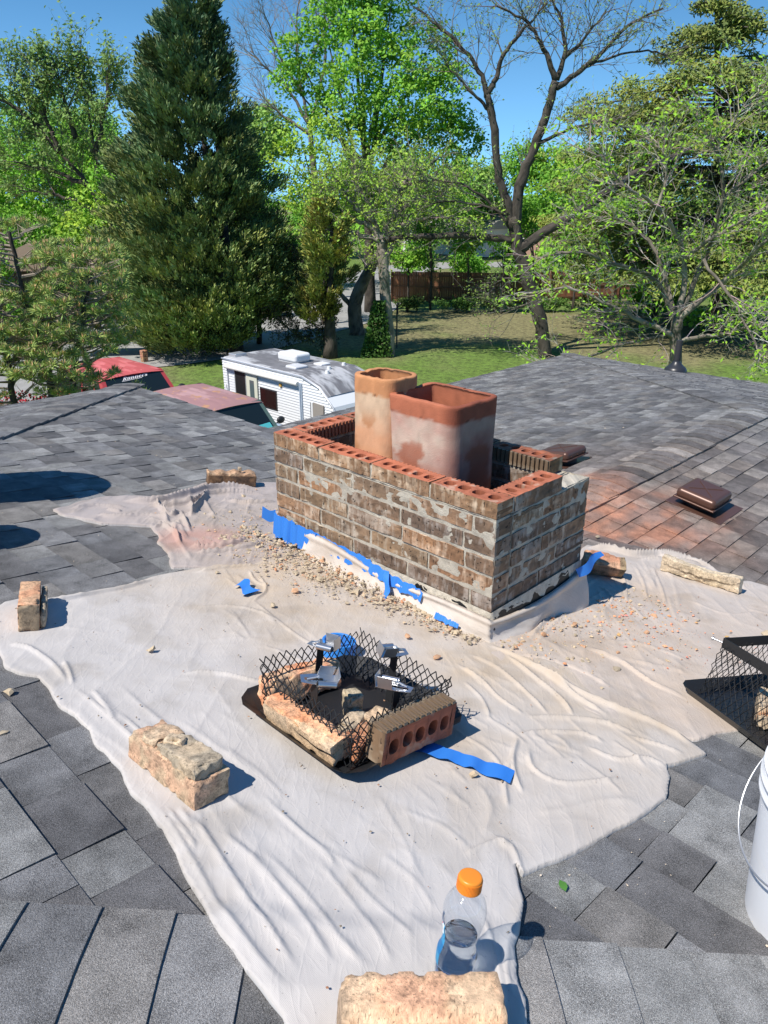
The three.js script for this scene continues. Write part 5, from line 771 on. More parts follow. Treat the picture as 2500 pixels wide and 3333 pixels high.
{
  const r = rng(909), heap = new GB(), crumbs = new GB(), gauss = () => (r() + r() + r() - 1.5) * 0.8;
  // the heap along the front of the chimney, thickest at the left
  for (let k = 0; k < 6500; k++) { const b = lerp(1.35, 2.75, Math.pow(r(), 0.75)), d = Math.abs(gauss()) * lerp(0.12, 0.34, smooth(1.5, 2.2, b)), a = CH.a0 - 0.035 - d; if (blocked(a, b)) continue; const s = (0.0013 + 0.011 * Math.pow(r(), 7)) * (1.25 - d); addRock(heap, a, b, dy(a, b) + Math.max(0, 0.035 * (1 - d / 0.14)) * smooth(1.55, 2.1, b) * r(), s, DEBRIS[Math.floor(Math.pow(r(), 2.8) * 6.99)], r, s < 0.011); }
  for (let k = 0; k < 1500; k++) { const a = lerp(1.9, 2.95, r()), b = 1.33 - Math.abs(gauss()) * 0.4; if (blocked(a, b)) continue; const s = 0.0016 + 0.010 * Math.pow(r(), 6); addRock(heap, a, b, dy(a, b), s, DEBRIS[Math.floor(r() * 6.99)], r, s < 0.009); }
  for (let k = 0; k < 420; k++) { const a = 2.6 + gauss() * 0.35, b = 1.02 + gauss() * 0.42; addRock(heap, a, b, dy(a, b), 0.002 + 0.011 * Math.pow(r(), 5), [1.5, 0.82, 0.56].map((q) => q * (0.8 + 0.4 * r())), r, true); }
  for (let k = 0; k < 300; k++) { const a = 2.0 + gauss() * 0.5, b = 2.75 + Math.abs(gauss()) * 0.5; if (blocked(a, b)) continue; addRock(heap, a, b, dy(a, b), 0.0025 + 0.011 * Math.pow(r(), 4), DEBRIS[Math.floor(r() * 4.99)], r, true); }
  single('rubble', heap.geo(true), M.debris, 'crumbled mortar and red brick bits strewn round the chimney foot', 'rubble', null, 'stuff');
  // thin scatter over the cloths and the shingles
  for (let k = 0; k < 900; k++) { const a = lerp(0.45, 3.3, r()), b = lerp(0.4, 3.4, r()); if (blocked(a, b) || !(inside(COVERS[2], a, b) || inside(COVERS[1], a, b))) continue; const s = 0.0016 + 0.0045 * Math.pow(r(), 3); addRock(crumbs, a, b, dy(a, b), s, DEBRIS[Math.floor(r() * 6.99)].map((q) => q * 0.8), r, true); }
  for (let k = 0; k < 420; k++) { const a = lerp(0.3, 3.4, r()), b = lerp(1.6, 5.2, r()); if (COVERS.some((p) => inside(p, a, b)) || blocked(a, b)) continue; const s = 0.0022 + 0.005 * Math.pow(r(), 4); addRock(crumbs, a, b, dy(a, b), s, [2.2, 2.05, 1.85], r, true); }
  for (let k = 0; k < 150; k++) { const a = lerp(0.6, 2.0, r()), b = lerp(-0.3, 0.9, r()); if (COVERS.some((p) => inside(p, a, b))) continue; addRock(crumbs, a, b, roofY(a, b) + 0.007, 0.0015 + 0.003 * Math.pow(r(), 3), [2.2, 2.1, 1.95], r, true); }
  for (let k = 0; k < 160; k++) { const a = lerp(3.7, 9, r()), b = lerp(0.6, 6, r()); addRock(crumbs, a, b, roofY(a, b) + 0.008, 0.003 + 0.008 * Math.pow(r(), 4), [2.2, 2.1, 1.95], r, true); }
  single('grit', crumbs.geo(true), M.rubble, 'fine pale grit sprinkled over the cloths and shingles', 'grit', null, 'stuff');
  // lumps big enough to pick out one by one
  const spots = [[330, 1419, 0.020, 'lone mortar lump in the middle of the pale cloth left of the cap tray'], [608, 1480, 0.012, 'small mortar lump by the crease just left of the cap tray'], [22, 1502, 0.020, 'mortar lump on the bare shingles at the far left'], [8, 1590, 0.016, 'mortar lump cut by the left edge on the shingles'], [690, 1262, 0.034, 'largest grey mortar clod in the heap left of the hanging tape tail'], [732, 1247, 0.028, 'grey mortar clod in the heap beside the cream strip'], [640, 1290, 0.02, 'mortar lump at the front of the heap left of the tape roll'], [770, 1292, 0.03, 'flat mortar clod in the heap above the tape roll'], [945, 1433, 0.028, 'dark mortar lump on the cloth between the cap and the chimney corner'], [1020, 1692, 0.013, 'pale lump beside the long blue tape strip'], [1172, 1384, 0.026, 'lump in the shade under the right chimney face'], [1240, 1360, 0.022, 'lump under the right chimney face nearest the brick wedge'], [1412, 1340, 0.022, 'grey lump in the middle of the beige cloth'], [1330, 1455, 0.018, 'lump on the beige cloth left of the right hand cap'], [1440, 1436, 0.016, 'pale lump by the rim of the right hand cap'], [1395, 1375, 0.016, 'small orange brick crumb on the beige cloth'], [1655, 1380, 0.026, 'brick crumb at the right picture edge above the mesh cap'], [1290, 1164, 0.02, 'stone lump on the shingles behind the brick wedge'], [500, 1190, 0.02, 'mortar lump on the mauve cloth near the pink dust'], [470, 1248, 0.018, 'mortar lump by the rear hem of the pale cloth'], [590, 1322, 0.022, 'mortar lump in front of the crumpled tape scrap'], [527, 1080, 0.026, 'tan brick crumb on the mauve cloth below the burnt brick'], [880, 1390, 0.02, 'mortar lump below the short tape scrap']];
  for (const [x, y, s, label] of spots) { const [a, b] = onP0(x, y), g = new GB(); addRock(g, 0, 0, 0, s, DEBRIS[Math.floor(r() * 4.99)].map((q) => q * 1.05), r, false); const o = single('mortar_lump', toCreasedNormals(g.geo(), 0.6), M.debris, label, 'mortar lump'); o.position.copy(W(a, b, dy(a, b))); }
  // a green leaf on the shingles
  const lg = new THREE.BufferGeometry(), [la, lb] = onP0(1221, 1933), P = [[0, 0], [0.008, 0.008], [0.018, 0.009], [0.030, 0.0], [0.018, -0.008], [0.008, -0.008]].map(([x, z], k) => [x, k % 3 ? 0.004 : 0.001, z]); lg.setAttribute('position', new THREE.Float32BufferAttribute(P.flat(), 3)); lg.setIndex([0, 1, 5, 1, 2, 5, 2, 4, 5, 2, 3, 4]); lg.computeVertexNormals();
  const leaf = single('leaf', lg, mat(C(0.07, 0.20, 0.03), 0.6, { side: THREE.DoubleSide }), 'single green leaf fallen on the shingles right of the cloth', 'leaf'); leaf.position.copy(W(la, lb, roofY(la, lb) + 0.009)); leaf.rotation.y = 1.0;
}

// bin and bucket added just left of the view to shadow the shingles
{
  const bodyM = mat(C(0.55, 0.30, 0.05), 0.5), p = [[0, 0.004], [0.125, 0], [0.13, 0.006], [0.149, 0.33], [0.156, 0.332], [0.156, 0.345], [0.15, 0.37], [0.156, 0.372], [0.156, 0.38], [0.147, 0.38], [0.127, 0.01], [0, 0.008]].map((q) => new THREE.Vector2(...q));
  const t = thing('shadow_bin', 'big dark bin added beyond the left picture edge to cast a shadow', 'bin'); const big = part('bin_body', new THREE.LatheGeometry(p.map((q) => new THREE.Vector2(q.x * 1.85, q.y * 2.0)), 40), mat(C(0.06, 0.065, 0.07), 0.6), t); settle(t, 0.80, 3.93, 0, 0.006); t.rotation.set(0, 0, 0);
  const w = thing('bucket', 'orange bucket added near the dark bin beyond the left edge for its shadow', 'bucket'); part('bucket_body', new THREE.LatheGeometry(p, 40), bodyM, w); settle(w, 0.60, 3.2, 0, 0.006); w.rotation.set(0, 0, 0);
}
// ---------------------------------------------------------------- vehicles on the drive: front towards -b (right and nearer)
M.glass = new THREE.MeshStandardMaterial({ color: C(0.012, 0.02, 0.022), roughness: 0.07, metalness: 0.0 }); M.rubber = mat(C(0.02, 0.02, 0.02), 0.8); M.trim = mat(C(0.03, 0.03, 0.032), 0.5);
const rustTex = (base, rust, amount, sd) => tex(512, 512, (u, v) => { const n = fbm2(u * 7, v * 7, 5, 7, sd), m = fbm2(u * 30, v * 30, 3, 30, sd + 2), r = smooth(0.66 - amount, 0.74 - amount, n * 0.8 + m * 0.2), ch = smooth(0.55, 0.7, fbm2(u * 4, v * 12, 4, 4, sd + 9)); return [0, 1, 2].map((k) => lerp(lerp(base[k], base[k] * 1.15 + 0.05, ch), rust[k] * (0.7 + 0.6 * m), r)); });
function suv(name, label, paint, roofPaint, a, b, yaw, opt) {
  const t = thing(name, label, opt.cat ?? 'car'); t.position.copy(W(a, b, 0.003)); t.rotation.y = yaw; const V = (x, y, z) => new THREE.Vector3(x, y, z);
  const L = opt.L, w = opt.w / 2, H = opt.H, belt = H * 0.62, xf = L / 2;
  // lower body with hood
  const s = new THREE.Shape(); const P = [[-xf, 0.42], [-xf, belt], [opt.cowl, belt + 0.02], [xf - 0.1, belt - 0.06], [xf, belt - 0.14], [xf, 0.40], [xf - 0.25, 0.33], [-xf + 0.2, 0.33]]; P.forEach(([x, y], k) => (k ? s.lineTo(x, y) : s.moveTo(x, y)));
  const bg = new THREE.ExtrudeGeometry(s, { depth: opt.w - 0.1, bevelEnabled: true, bevelSize: 0.05, bevelThickness: 0.05, bevelSegments: 3 }); bg.translate(0, 0, -w + 0.05); part('body', bg, paint, t);
  // greenhouse: pillars as a tapered shell, glass set in it
  const xr = -xf + 0.06, xrt = -xf + 0.24, xw = opt.cowl - 0.02, xwt = opt.cowl - 0.52, wt = w - 0.12, yt = H - 0.05;
  const cab = new GB(), q = (A, B, D, E) => cab.face([A, B, D, E], [1, 1, 1]);
  const c = { rbl: V(xr, belt, -w), rbr: V(xr, belt, w), fbl: V(xw, belt, -w), fbr: V(xw, belt, w), rtl: V(xrt, yt, -wt), rtr: V(xrt, yt, wt), ftl: V(xwt, yt, -wt), ftr: V(xwt, yt, wt) };
  q(c.rbr, c.fbr, c.ftr, c.rtr); q(c.fbl, c.rbl, c.rtl, c.ftl); q(c.fbr, c.fbl, c.ftl, c.ftr); q(c.rbl, c.rbr, c.rtr, c.rtl); part('cabin', cab.geo(true), paint, t);
  const pane = (nm, A, B, D, E, s0, s1, t0, t1, off) => { const g = new GB(), pt = (s, r) => A.clone().lerp(B, s).lerp(E.clone().lerp(D, s), r), n = B.clone().sub(A).cross(E.clone().sub(A)).normalize().multiplyScalar(off); g.face([pt(s0, t0).add(n), pt(s1, t0).add(n), pt(s1, t1).add(n), pt(s0, t1).add(n)], [1, 1, 1]); return part(nm, g.geo(true), M.glass, t); };
  const ws = pane('windscreen', c.fbr, c.fbl, c.ftl, c.ftr, 0.06, 0.94, 0.04, 0.93, 0.006);
  for (const [A, B, D, E, sg] of [[c.rbr, c.fbr, c.ftr, c.rtr, 1], [c.fbl, c.rbl, c.rtl, c.ftl, -1]]) for (const [s0, s1] of opt.wins) pane('side_window', A, B, D, E, sg > 0 ? s0 : 1 - s1, sg > 0 ? s1 : 1 - s0, 0.12, 0.86, 0.006);
  pane('rear_window', c.rbl, c.rbr, c.rtr, c.rtl, 0.1, 0.9, 0.15, 0.88, 0.006);
  // roof skin, crowned, with pressed ribs
  const rg = new GB(), nx = 26, nz = 22, rows = [];
  for (let i = 0; i <= nx; i++) { rows.push([]); for (let k = 0; k <= nz; k++) { const sx = i / nx, sz = k / nz * 2 - 1, x = lerp(xrt - 0.05, xwt + 0.06, sx), e = Math.min(sx, 1 - sx), rib = opt.ribs && Math.abs(sz) < 0.78 && sx > 0.1 && sx < 0.9 ? 0.016 * Math.pow(Math.abs(Math.cos(sz * Math.PI * 3.4)), 6) : 0; const y = H - 0.05 * sz * sz - 0.05 * Math.pow(1 - smooth(0, 0.09, e), 2) - (Math.abs(sz) > 0.97 ? 0.03 : 0) + rib; rows[i].push(rg.v(x, y, sz * (wt + 0.045), [1, 1, 1], x / 2.2 + 0.5, sz * 0.4 + 0.5)); } }
  for (let i = 0; i < nx; i++) for (let k = 0; k < nz; k++) rg.quad(rows[i][k], rows[i][k + 1], rows[i + 1][k + 1], rows[i + 1][k]);
  const roof = part('roof', rg.geo(), roofPaint, t);
  for (const sg of [-1, 1]) { const m = new THREE.SphereGeometry(0.1, 16, 12); m.scale(0.55, 0.85, 1.1); const o = part('mirror', m, M.trim, t); o.position.set(xw - 0.12, belt + 0.16, sg * (w + 0.14)); const arm = new THREE.CylinderGeometry(0.014, 0.014, 0.16, 8); arm.rotateX(Math.PI / 2); const ao = part('mirror_arm', arm, M.trim, o); ao.position.set(0, -0.05, -sg * 0.1); }
  for (const [x, z] of [[xf - 0.75, 1], [xf - 0.75, -1], [-xf + 0.8, 1], [-xf + 0.8, -1]]) { const ty = new THREE.TorusGeometry(0.26, 0.095, 10, 28); const o = part('wheel', ty, M.rubber, t); o.position.set(x, 0.355, z * (w - 0.12)); const rm = new THREE.CylinderGeometry(0.19, 0.19, 0.12, 20); rm.rotateX(Math.PI / 2); part('rim', rm, mat(C(0.5, 0.5, 0.52), 0.4, { metalness: 0.6 }), o); }
  const bp = new RoundedBoxGeometry(0.12, 0.16, opt.w * 0.98, 2, 0.04); for (const x of [xf + 0.05, -xf - 0.05]) { const o = part('bumper', bp, M.trim, t); o.position.set(x, 0.5, 0); }
  for (const z of [-1, 1]) { const h = new THREE.CylinderGeometry(0.09, 0.09, 0.05, 20); h.rotateZ(Math.PI / 2); const o = part('headlight', h, mat(C(0.7, 0.72, 0.74), 0.15), t); o.position.set(xf + 0.03, belt - 0.28, z * w * 0.68); }
  for (const z of [-0.5, 0.28]) { const g = new GB(), d = c.ftl.clone().sub(c.fbl); const o = V(xw - 0.02, belt + 0.02, z * w); g.tube([o, o.clone().addScaledVector(d, 0.06).add(V(0.02, 0, -0.42))], 0.008, 5); part('wiper', g.geo(), M.trim, t); }
  t.scale.setScalar(opt.scale); return { t, ws, roof, c, w };
}
{
  const redPaint = mat(C(0.46, 0.06, 0.065), 0.5), red = suv('parked_suv', 'faded red boxy SUV with white script across its windscreen', redPaint, new THREE.MeshStandardMaterial({ map: rustTex([0.56, 0.115, 0.115], [0.66, 0.22, 0.20], -0.02, 5), roughness: 0.5 }), 9.6, 19.2, Math.PI / 2 * -1, { scale: 1.15, L: 4.25, w: 1.80, H: 1.68, cowl: 0.75, ribs: true, wins: [[0.06, 0.26], [0.30, 0.52], [0.56, 0.78], [0.81, 0.93]] });
  // white script along the top of the windscreen, and small stickers
  const cv = document.createElement('canvas'); cv.width = 512; cv.height = 128; const x = cv.getContext('2d'); x.clearRect(0, 0, 512, 128); x.fillStyle = '#fff'; x.font = 'italic bold 96px serif'; x.setTransform(1, -0.05, -0.3, 1, 40, 6); x.fillText('Runners', 16, 92); x.fillRect(10, 104, 330, 7);
  const tx = new THREE.CanvasTexture(cv); tx.colorSpace = THREE.SRGBColorSpace; const { c } = red, n = c.fbl.clone().sub(c.fbr).cross(c.ftr.clone().sub(c.fbr)).normalize().multiplyScalar(0.012), pt = (s, r) => c.fbr.clone().lerp(c.fbl, s).lerp(c.ftr.clone().lerp(c.ftl, s), r).add(n);
  const g = new GB(); g.face([pt(0.28, 0.76), pt(0.78, 0.76), pt(0.78, 0.96), pt(0.28, 0.96)], [1, 1, 1], [[0, 1], [1, 1], [1, 0], [0, 0]].map(([u, v]) => [u, 1 - v])); part('windscreen_script', g.geo(true), new THREE.MeshStandardMaterial({ map: tx, alphaTest: 0.5, transparent: true, roughness: 0.6 }), red.t);
  const st = new GB(); st.face([pt(0.52, 0.58), pt(0.56, 0.58), pt(0.56, 0.66), pt(0.52, 0.66)], [1, 1, 1]); part('sticker', st.geo(true), mat(C(0.45, 0.65, 0.62), 0.6), red.t);
  const mar = suv('parked_suv', 'old SUV with a rusty maroon roof parked nearest the house', mat(C(0.10, 0.16, 0.14), 0.5), new THREE.MeshStandardMaterial({ map: rustTex([0.36, 0.20, 0.205], [0.46, 0.25, 0.15], 0.045, 12), roughness: 0.62 }), 9.68, 14.95, Math.PI / 2 * -1, { scale: 1.05, L: 4.5, w: 1.86, H: 1.74, cowl: 0.95, ribs: true, wins: [[0.06, 0.4], [0.45, 0.7], [0.74, 0.92]] });
  const sh = new GB(); const q = mar.c, nn = q.fbl.clone().sub(q.fbr).cross(q.ftr.clone().sub(q.fbr)).normalize().multiplyScalar(0.012), P2 = (s, r) => q.fbr.clone().lerp(q.fbl, s).lerp(q.ftr.clone().lerp(q.ftl, s), r).add(nn); sh.face([P2(0.66, 0.06), P2(0.92, 0.06), P2(0.92, 0.26), P2(0.7, 0.24)], [1, 1, 1]); part('dash_card', sh.geo(true), mat(C(0.10, 0.52, 0.55), 0.4), mar.t);
}
// ---------------------------------------------------------------- travel trailer, white ribbed side towards the house
{
  const GY = -0.03, t = thing('travel_trailer', 'white travel trailer with ribbed siding, open cream door and weathered dark roof', 'trailer'); t.position.copy(W(11.75, 15.45, GY)); t.rotation.y = -Math.PI / 2; t.scale.setScalar(0.78);
  // local: x forward along -b, z = +a side away... side facing the house is z- after the turn
  const V = (x, y, z) => new THREE.Vector3(x, y, z), L0 = -3.05, L1 = 3.2, wd = 2.35, H = 2.82, z0 = 0, side = mat(C(0.78, 0.80, 0.83), 0.45), s = -1;
  const zz = (z) => z;                                         // near side plane z = 0, body extends to negative side below
  const prof = [[L0, 0.55], [L0, H - 0.06], [L0 + 0.06, H], [1.35, H], [2.2, H - 0.22], [2.85, H - 0.75], [L1, H - 1.5], [L1, 0.75], [L1 - 0.4, 0.5]];
  const sh = new THREE.Shape(); prof.forEach(([x, y], k) => (k ? sh.lineTo(x, y) : sh.moveTo(x, y))); const body = new THREE.ExtrudeGeometry(sh, { depth: wd, bevelEnabled: false }); body.translate(0, 0, -wd); part('body', body, side, t);
  const topAt = (x) => { for (let k = 1; k < 7; k++) if (x >= prof[k][0] && x <= prof[k + 1][0]) return lerp(prof[k][1], prof[k + 1][1], (x - prof[k][0]) / (prof[k + 1][0] - prof[k][0])); return H; };
  // ribbed siding on both flanks: each course a shallow wedge
  for (const f of [0, -wd]) { let k = 0; for (let y = 0.56; y < H - 0.12; y += 0.092, k++) { let xe = L1 - 0.02; if (y + 0.09 > H - 1.5) { for (xe = L1; xe > 1.3 && topAt(xe) < y + 0.12; xe -= 0.02); } const g = new GB(), o = f === 0 ? 1 : -1; const A = (x, yy, d) => V(x, yy, f + o * d); g.face([A(L0 + 0.01, y, 0.024), A(xe, y, 0.024), A(xe, y + 0.09, 0.002), A(L0 + 0.01, y + 0.09, 0.002)], [1, 1, 1]); g.face([A(L0 + 0.01, y, 0.002), A(xe, y, 0.002), A(xe, y, 0.024), A(L0 + 0.01, y, 0.024)], [1, 1, 1]); part('siding_rib', g.geo(true), k === 3 || k === 4 ? mat(C(0.38, 0.50, 0.66), 0.5) : side, t); } }
  // roof membrane: black showing through worn white coating
  const roofT = tex(512, 512, (u, v) => { const n = fbm2(u * 6, v * 6, 5, 6, 3), m = fbm2(u * 22, v * 22, 3, 22, 7), w = smooth(0.54, 0.74, n * 0.75 + m * 0.25 + (u < 0.2 ? 0.12 : 0) + (v > 0.9 || v < 0.07 ? 0.16 : 0)), d = 0.13 + 0.08 * m; return [lerp(d, 0.46, w), lerp(d, 0.47, w), lerp(d * 1.08, 0.49, w)]; });
  const rg = new GB(), xs = [L0 - 0.02, L0 + 0.06, -1.5, 0, 1.35, 1.8, 2.2, 2.55], R = xs.map((x) => [0, 0.06, 0.3, 1.2, 2.05, 2.29, 2.35].map((z) => rg.v(x, topAt(Math.max(L0 + 0.07, x)) + 0.035 - (z < 0.03 || z > 2.32 ? 0.09 : z < 0.1 || z > 2.25 ? 0.015 : 0) - (x < L0 ? 0.1 : 0), 0.02 - z * 1.017, [1, 1, 1], (x - L0) / 5.7, z / 2.4))); for (let i = 0; i < xs.length - 1; i++) for (let k = 0; k < 6; k++) rg.quad(R[i][k], R[i][k + 1], R[i + 1][k + 1], R[i + 1][k]); part('roof', rg.geo(), new THREE.MeshStandardMaterial({ map: roofT, roughness: 0.7 }), t);
  const put = (nm, geo, m, x, y, z, p = t) => { const o = part(nm, geo, m, p); o.position.set(x, y, z); return o; }, white = mat(C(0.80, 0.81, 0.82), 0.4), dark = mat(C(0.02, 0.022, 0.025), 0.25), cream = mat(C(0.72, 0.72, 0.60), 0.5), alu = mat(C(0.6, 0.62, 0.65), 0.35, { metalness: 0.6 });
  const ac = put('air_conditioner', new RoundedBoxGeometry(1.0, 0.30, 0.70, 4, 0.10), white, -0.55, H + 0.20, -1.25); put('grille', new RoundedBoxGeometry(0.012, 0.12, 0.42, 1, 0.004), mat(C(0.35, 0.36, 0.38), 0.6), -0.502, 0.01, 0, ac); put('air_conditioner_base', new RoundedBoxGeometry(0.92, 0.08, 0.64, 2, 0.03), mat(C(0.42, 0.43, 0.46), 0.6), 0, -0.17, 0, ac);
  put('skylight', new RoundedBoxGeometry(0.55, 0.11, 0.55, 3, 0.05), mat(C(0.62, 0.63, 0.66), 0.4), 0.35, H + 0.06, -0.62); put('roof_hatch', new RoundedBoxGeometry(0.42, 0.07, 0.42, 2, 0.03), white, 0.55, H + 0.05, -1.55); put('roof_hatch', new RoundedBoxGeometry(0.42, 0.12, 0.5, 2, 0.03), alu, L0 + 0.32, H + 0.08, -0.45);
  for (const [x, z] of [[1.3, -1.2], [1.2, -1.95], [1.55, -0.9]]) put('vent_stub', new THREE.CylinderGeometry(0.06, 0.075, 0.11, 14), white, x, topAt(x) + 0.07, z);
  // doorway with the leaf folded back, windows, lamp
  put('doorway', new RoundedBoxGeometry(0.62, 1.74, 0.02, 1, 0.008), dark, -1.98, 1.62, 0.024); put('screen_door', new RoundedBoxGeometry(0.60, 0.06, 0.03, 1, 0.006), alu, -1.98, 1.45, 0.034); for (const x of [-2.3, -1.66]) put('door_frame', new RoundedBoxGeometry(0.045, 1.80, 0.05, 1, 0.01), mat(C(0.30, 0.31, 0.33), 0.5), x, 1.62, 0.02);
  const leaf = put('door', new RoundedBoxGeometry(0.62, 1.76, 0.045, 2, 0.015), cream, -1.28, 1.61, 0.055); put('door_window', new RoundedBoxGeometry(0.25, 0.62, 0.015, 2, 0.006), mat(C(0.10, 0.14, 0.15), 0.1), 0.02, 0.36, 0.022, leaf); put('door_lock', new RoundedBoxGeometry(0.07, 0.11, 0.02, 1, 0.006), dark, 0.22, -0.18, 0.022, leaf);
  const win = put('window', new RoundedBoxGeometry(0.92, 0.68, 0.03, 3, 0.014), mat(C(0.05, 0.05, 0.055), 0.4), -0.42, 1.78, 0.026); put('window_pane', new RoundedBoxGeometry(0.85, 0.60, 0.012, 2, 0.005), new THREE.MeshStandardMaterial({ color: C(0.03, 0.012, 0.012), roughness: 0.05 }), 0, 0, 0.014, win);
  const w2 = put('window', new RoundedBoxGeometry(0.66, 0.66, 0.03, 3, 0.014), mat(C(0.05, 0.05, 0.055), 0.3), 2.08, 1.72, 0.026); const brd = put('window_board', new RoundedBoxGeometry(0.5, 0.64, 0.02, 1, 0.006), mat(C(0.32, 0.29, 0.26), 0.9), 0.08, 0.03, 0.03, w2); brd.rotation.z = -0.05; put('curtain', new RoundedBoxGeometry(0.09, 0.5, 0.01, 1, 0.004), white, -0.24, 0.1, 0.016, w2);
  const pr = put('prop_board', new RoundedBoxGeometry(0.12, 0.95, 0.035, 1, 0.01), mat(C(0.22, 0.16, 0.11), 0.9), 1.72, 1.18, 0.16); pr.rotation.z = -0.55; pr.rotation.x = -0.15;
  put('porch_lamp', new RoundedBoxGeometry(0.12, 0.12, 0.06, 2, 0.02), mat(C(0.70, 0.42, 0.10), 0.4), 0.28, 2.36, 0.04);
  const aw = new THREE.CylinderGeometry(0.075, 0.075, 4.0, 18); aw.rotateZ(Math.PI / 2); put('awning_roll', aw, mat(C(0.75, 0.74, 0.70), 0.7), -0.75, 2.56, 0.10); for (const x of [1.28, 1.36]) put('awning_arm', new RoundedBoxGeometry(0.035, 1.95, 0.035, 1, 0.008), mat(C(0.50, 0.60, 0.72), 0.4), x, 1.62, 0.05); put('awning_arm', new RoundedBoxGeometry(0.035, 1.95, 0.035, 1, 0.008), mat(C(0.6, 0.62, 0.66), 0.4), -2.72, 1.62, 0.05);
  const edge = new GB(); edge.tube([V(L0, H - 0.03, 0.02), V(1.35, H - 0.03, 0.02), V(2.2, H - 0.25, 0.02), V(2.85, H - 0.78, 0.02), V(L1, H - 1.52, 0.02)], 0.03, 8); part('edge_trim', edge.geo(), alu, t); const hose = new GB(); hose.tube([V(-2.9, 1.9, 0.03), V(-2.82, 1.75, 0.1), V(-2.85, 1.3, 0.12), V(-2.8, 0.8, 0.08)], 0.018, 7); part('hose', hose.geo(), white, t);
  for (const x of [-0.35, 0.4]) for (const z of [-0.15, -2.2]) { const ty = new THREE.TorusGeometry(0.25, 0.09, 8, 24); put('wheel', ty, M.rubber, x, 0.34, z); }
}
// small boat on a brick pier, half hidden by the cedar
{
  const [a, b] = onLawn(313, 783), t = thing('boat', 'grey and white boat resting half hidden beneath the cedar', 'boat'); t.position.copy(W(a + 0.6, b + 1.9, 0)); t.rotation.y = 0.9 - Math.PI / 2;
  const g = new GB(), n = 16, rows = []; for (let k = 0; k <= n; k++) { const s = k / n, x = lerp(-2.2, 2.2, s), w = 0.9 * Math.pow(1 - Math.pow(s, 3), 0.6), row = []; for (let i = 0; i <= 10; i++) { const q = (i / 10 - 0.5) * Math.PI; row.push(g.v(x + (1 - Math.cos(q)) * 0.25 * s, 1.15 - 0.62 * Math.cos(q) * (1 - 0.35 * s * s) + 0.12 * s, Math.sin(q) * w)); } rows.push(row); } for (let k = 0; k < n; k++) for (let i = 0; i < 10; i++) g.quad(rows[k][i], rows[k][i + 1], rows[k + 1][i + 1], rows[k + 1][i]); part('hull', g.geo(), mat(C(0.30, 0.31, 0.33), 0.4), t);
  const dk = new GB(), sh = rows.map((r) => [r[0], r[10]]); let last = null; for (const [i, j] of sh) { const P = (m) => [g.p[m * 3], g.p[m * 3 + 1], g.p[m * 3 + 2]]; const k = [dk.v(...P(i)), dk.v(...P(j))]; if (last) dk.quad(last[0], last[1], k[1], k[0]); last = k; } part('deck', dk.geo(), mat(C(0.72, 0.72, 0.70), 0.5), t);
  const p = thing('brick_pier', 'short stack of bricks under the boat by the cedar', 'brick stack'); p.position.copy(W(a, b, 0)); const r = rng(5); for (let k = 0; k < 6; k++) for (let i = 0; i < 2; i++) { const o = part('brick', new RoundedBoxGeometry(0.22, 0.075, 0.10, 1, 0.006), mat(C(0.42 + 0.1 * r(), 0.22 + 0.06 * r(), 0.14), 0.9), p); o.position.set(k % 2 ? (i - 0.5) * 0.13 : 0, 0.04 + k * 0.085, k % 2 ? 0 : (i - 0.5) * 0.13); o.rotation.y = k % 2 ? Math.PI / 2 : 0; }
}
// ---------------------------------------------------------------- lawn, street, drive
const groundY = (a, b) => { const d = Math.max(10.95 - a, a - 15.4, 10.0 - b, b - 18.6, 0), h = 0 * d; return h + 0.10 * (fbm2(a * 0.05, b * 0.05, 3, 0, 7) - 0.5) * smooth(22, 34, Math.hypot(a, b)) + 3.2 * smooth(75, 200, Math.hypot(a, b)); };
const grassTex = tex(1024, 1024, (u, v, i, j) => { const n = fbm2(u * 24, v * 24, 4, 24, 4), h = hash(i, j, 6), s = vn2(u * 260, v * 130, 0, 8), k = 0.42 + 0.5 * (n - 0.5) + 0.35 * (h - 0.5) + 0.35 * (s - 0.5); return [k, k * (0.98 + 0.1 * n), k * 0.9]; });
const grassBump = tex(512, 512, (u, v, i, j) => [0.5 * hash(i, j, 2) + 0.5 * fbm2(u * 40, v * 40, 3, 40, 3)], { srgb: false });
{
  const g = new GB(), ring = [], rad = [0, 6, 9, 10, 11, 11.5, 12, 12.5, 13, 13.5, 14, 14.5, 15, 15.5, 16, 17, 18, 19, 20, 21, 22, 23, 24, 25, 26, 27, 28, 29, 30, 31, 32, 33, 34, 35, 36, 37, 38, 39, 40, 41, 42, 43, 44, 46, 48, 50, 53, 56, 60, 65, 72, 80, 95, 120, 160, 220, 320, 500, 900];
  const N = 180; for (const R of rad) { const row = []; for (let k = 0; k <= N; k++) { const w = k / N * Math.PI * 2, a = Math.cos(w) * R, b = Math.sin(w) * R; const n = fbm2(a * 0.22, b * 0.22, 4, 0, 31), n2 = fbm2(a * 0.9, b * 0.9, 3, 0, 32), f = a * Math.cos(HEAD) + b * Math.sin(HEAD); const dead = smooth(0.46, 0.66, n * 0.7 + n2 * 0.3 + 0.22 * smooth(31, 36, f) * smooth(48, 42, f) - 0.10 * smooth(32, 24, f)); row.push(g.v(a, groundY(a, b), -b, mixc([0.30, 0.47, 0.085], [0.55, 0.45, 0.27], dead * 0.85), a / 3, b / 3)); } ring.push(row); }
  for (let q = 0; q < rad.length - 1; q++) for (let k = 0; k < N; k++) g.quad(ring[q][k], ring[q + 1][k], ring[q + 1][k + 1], ring[q][k + 1]);
  structure('lawn', g.geo(), new THREE.MeshStandardMaterial({ vertexColors: true, map: grassTex, bumpMap: grassBump, bumpScale: 0.03, roughness: 0.95 }));
}
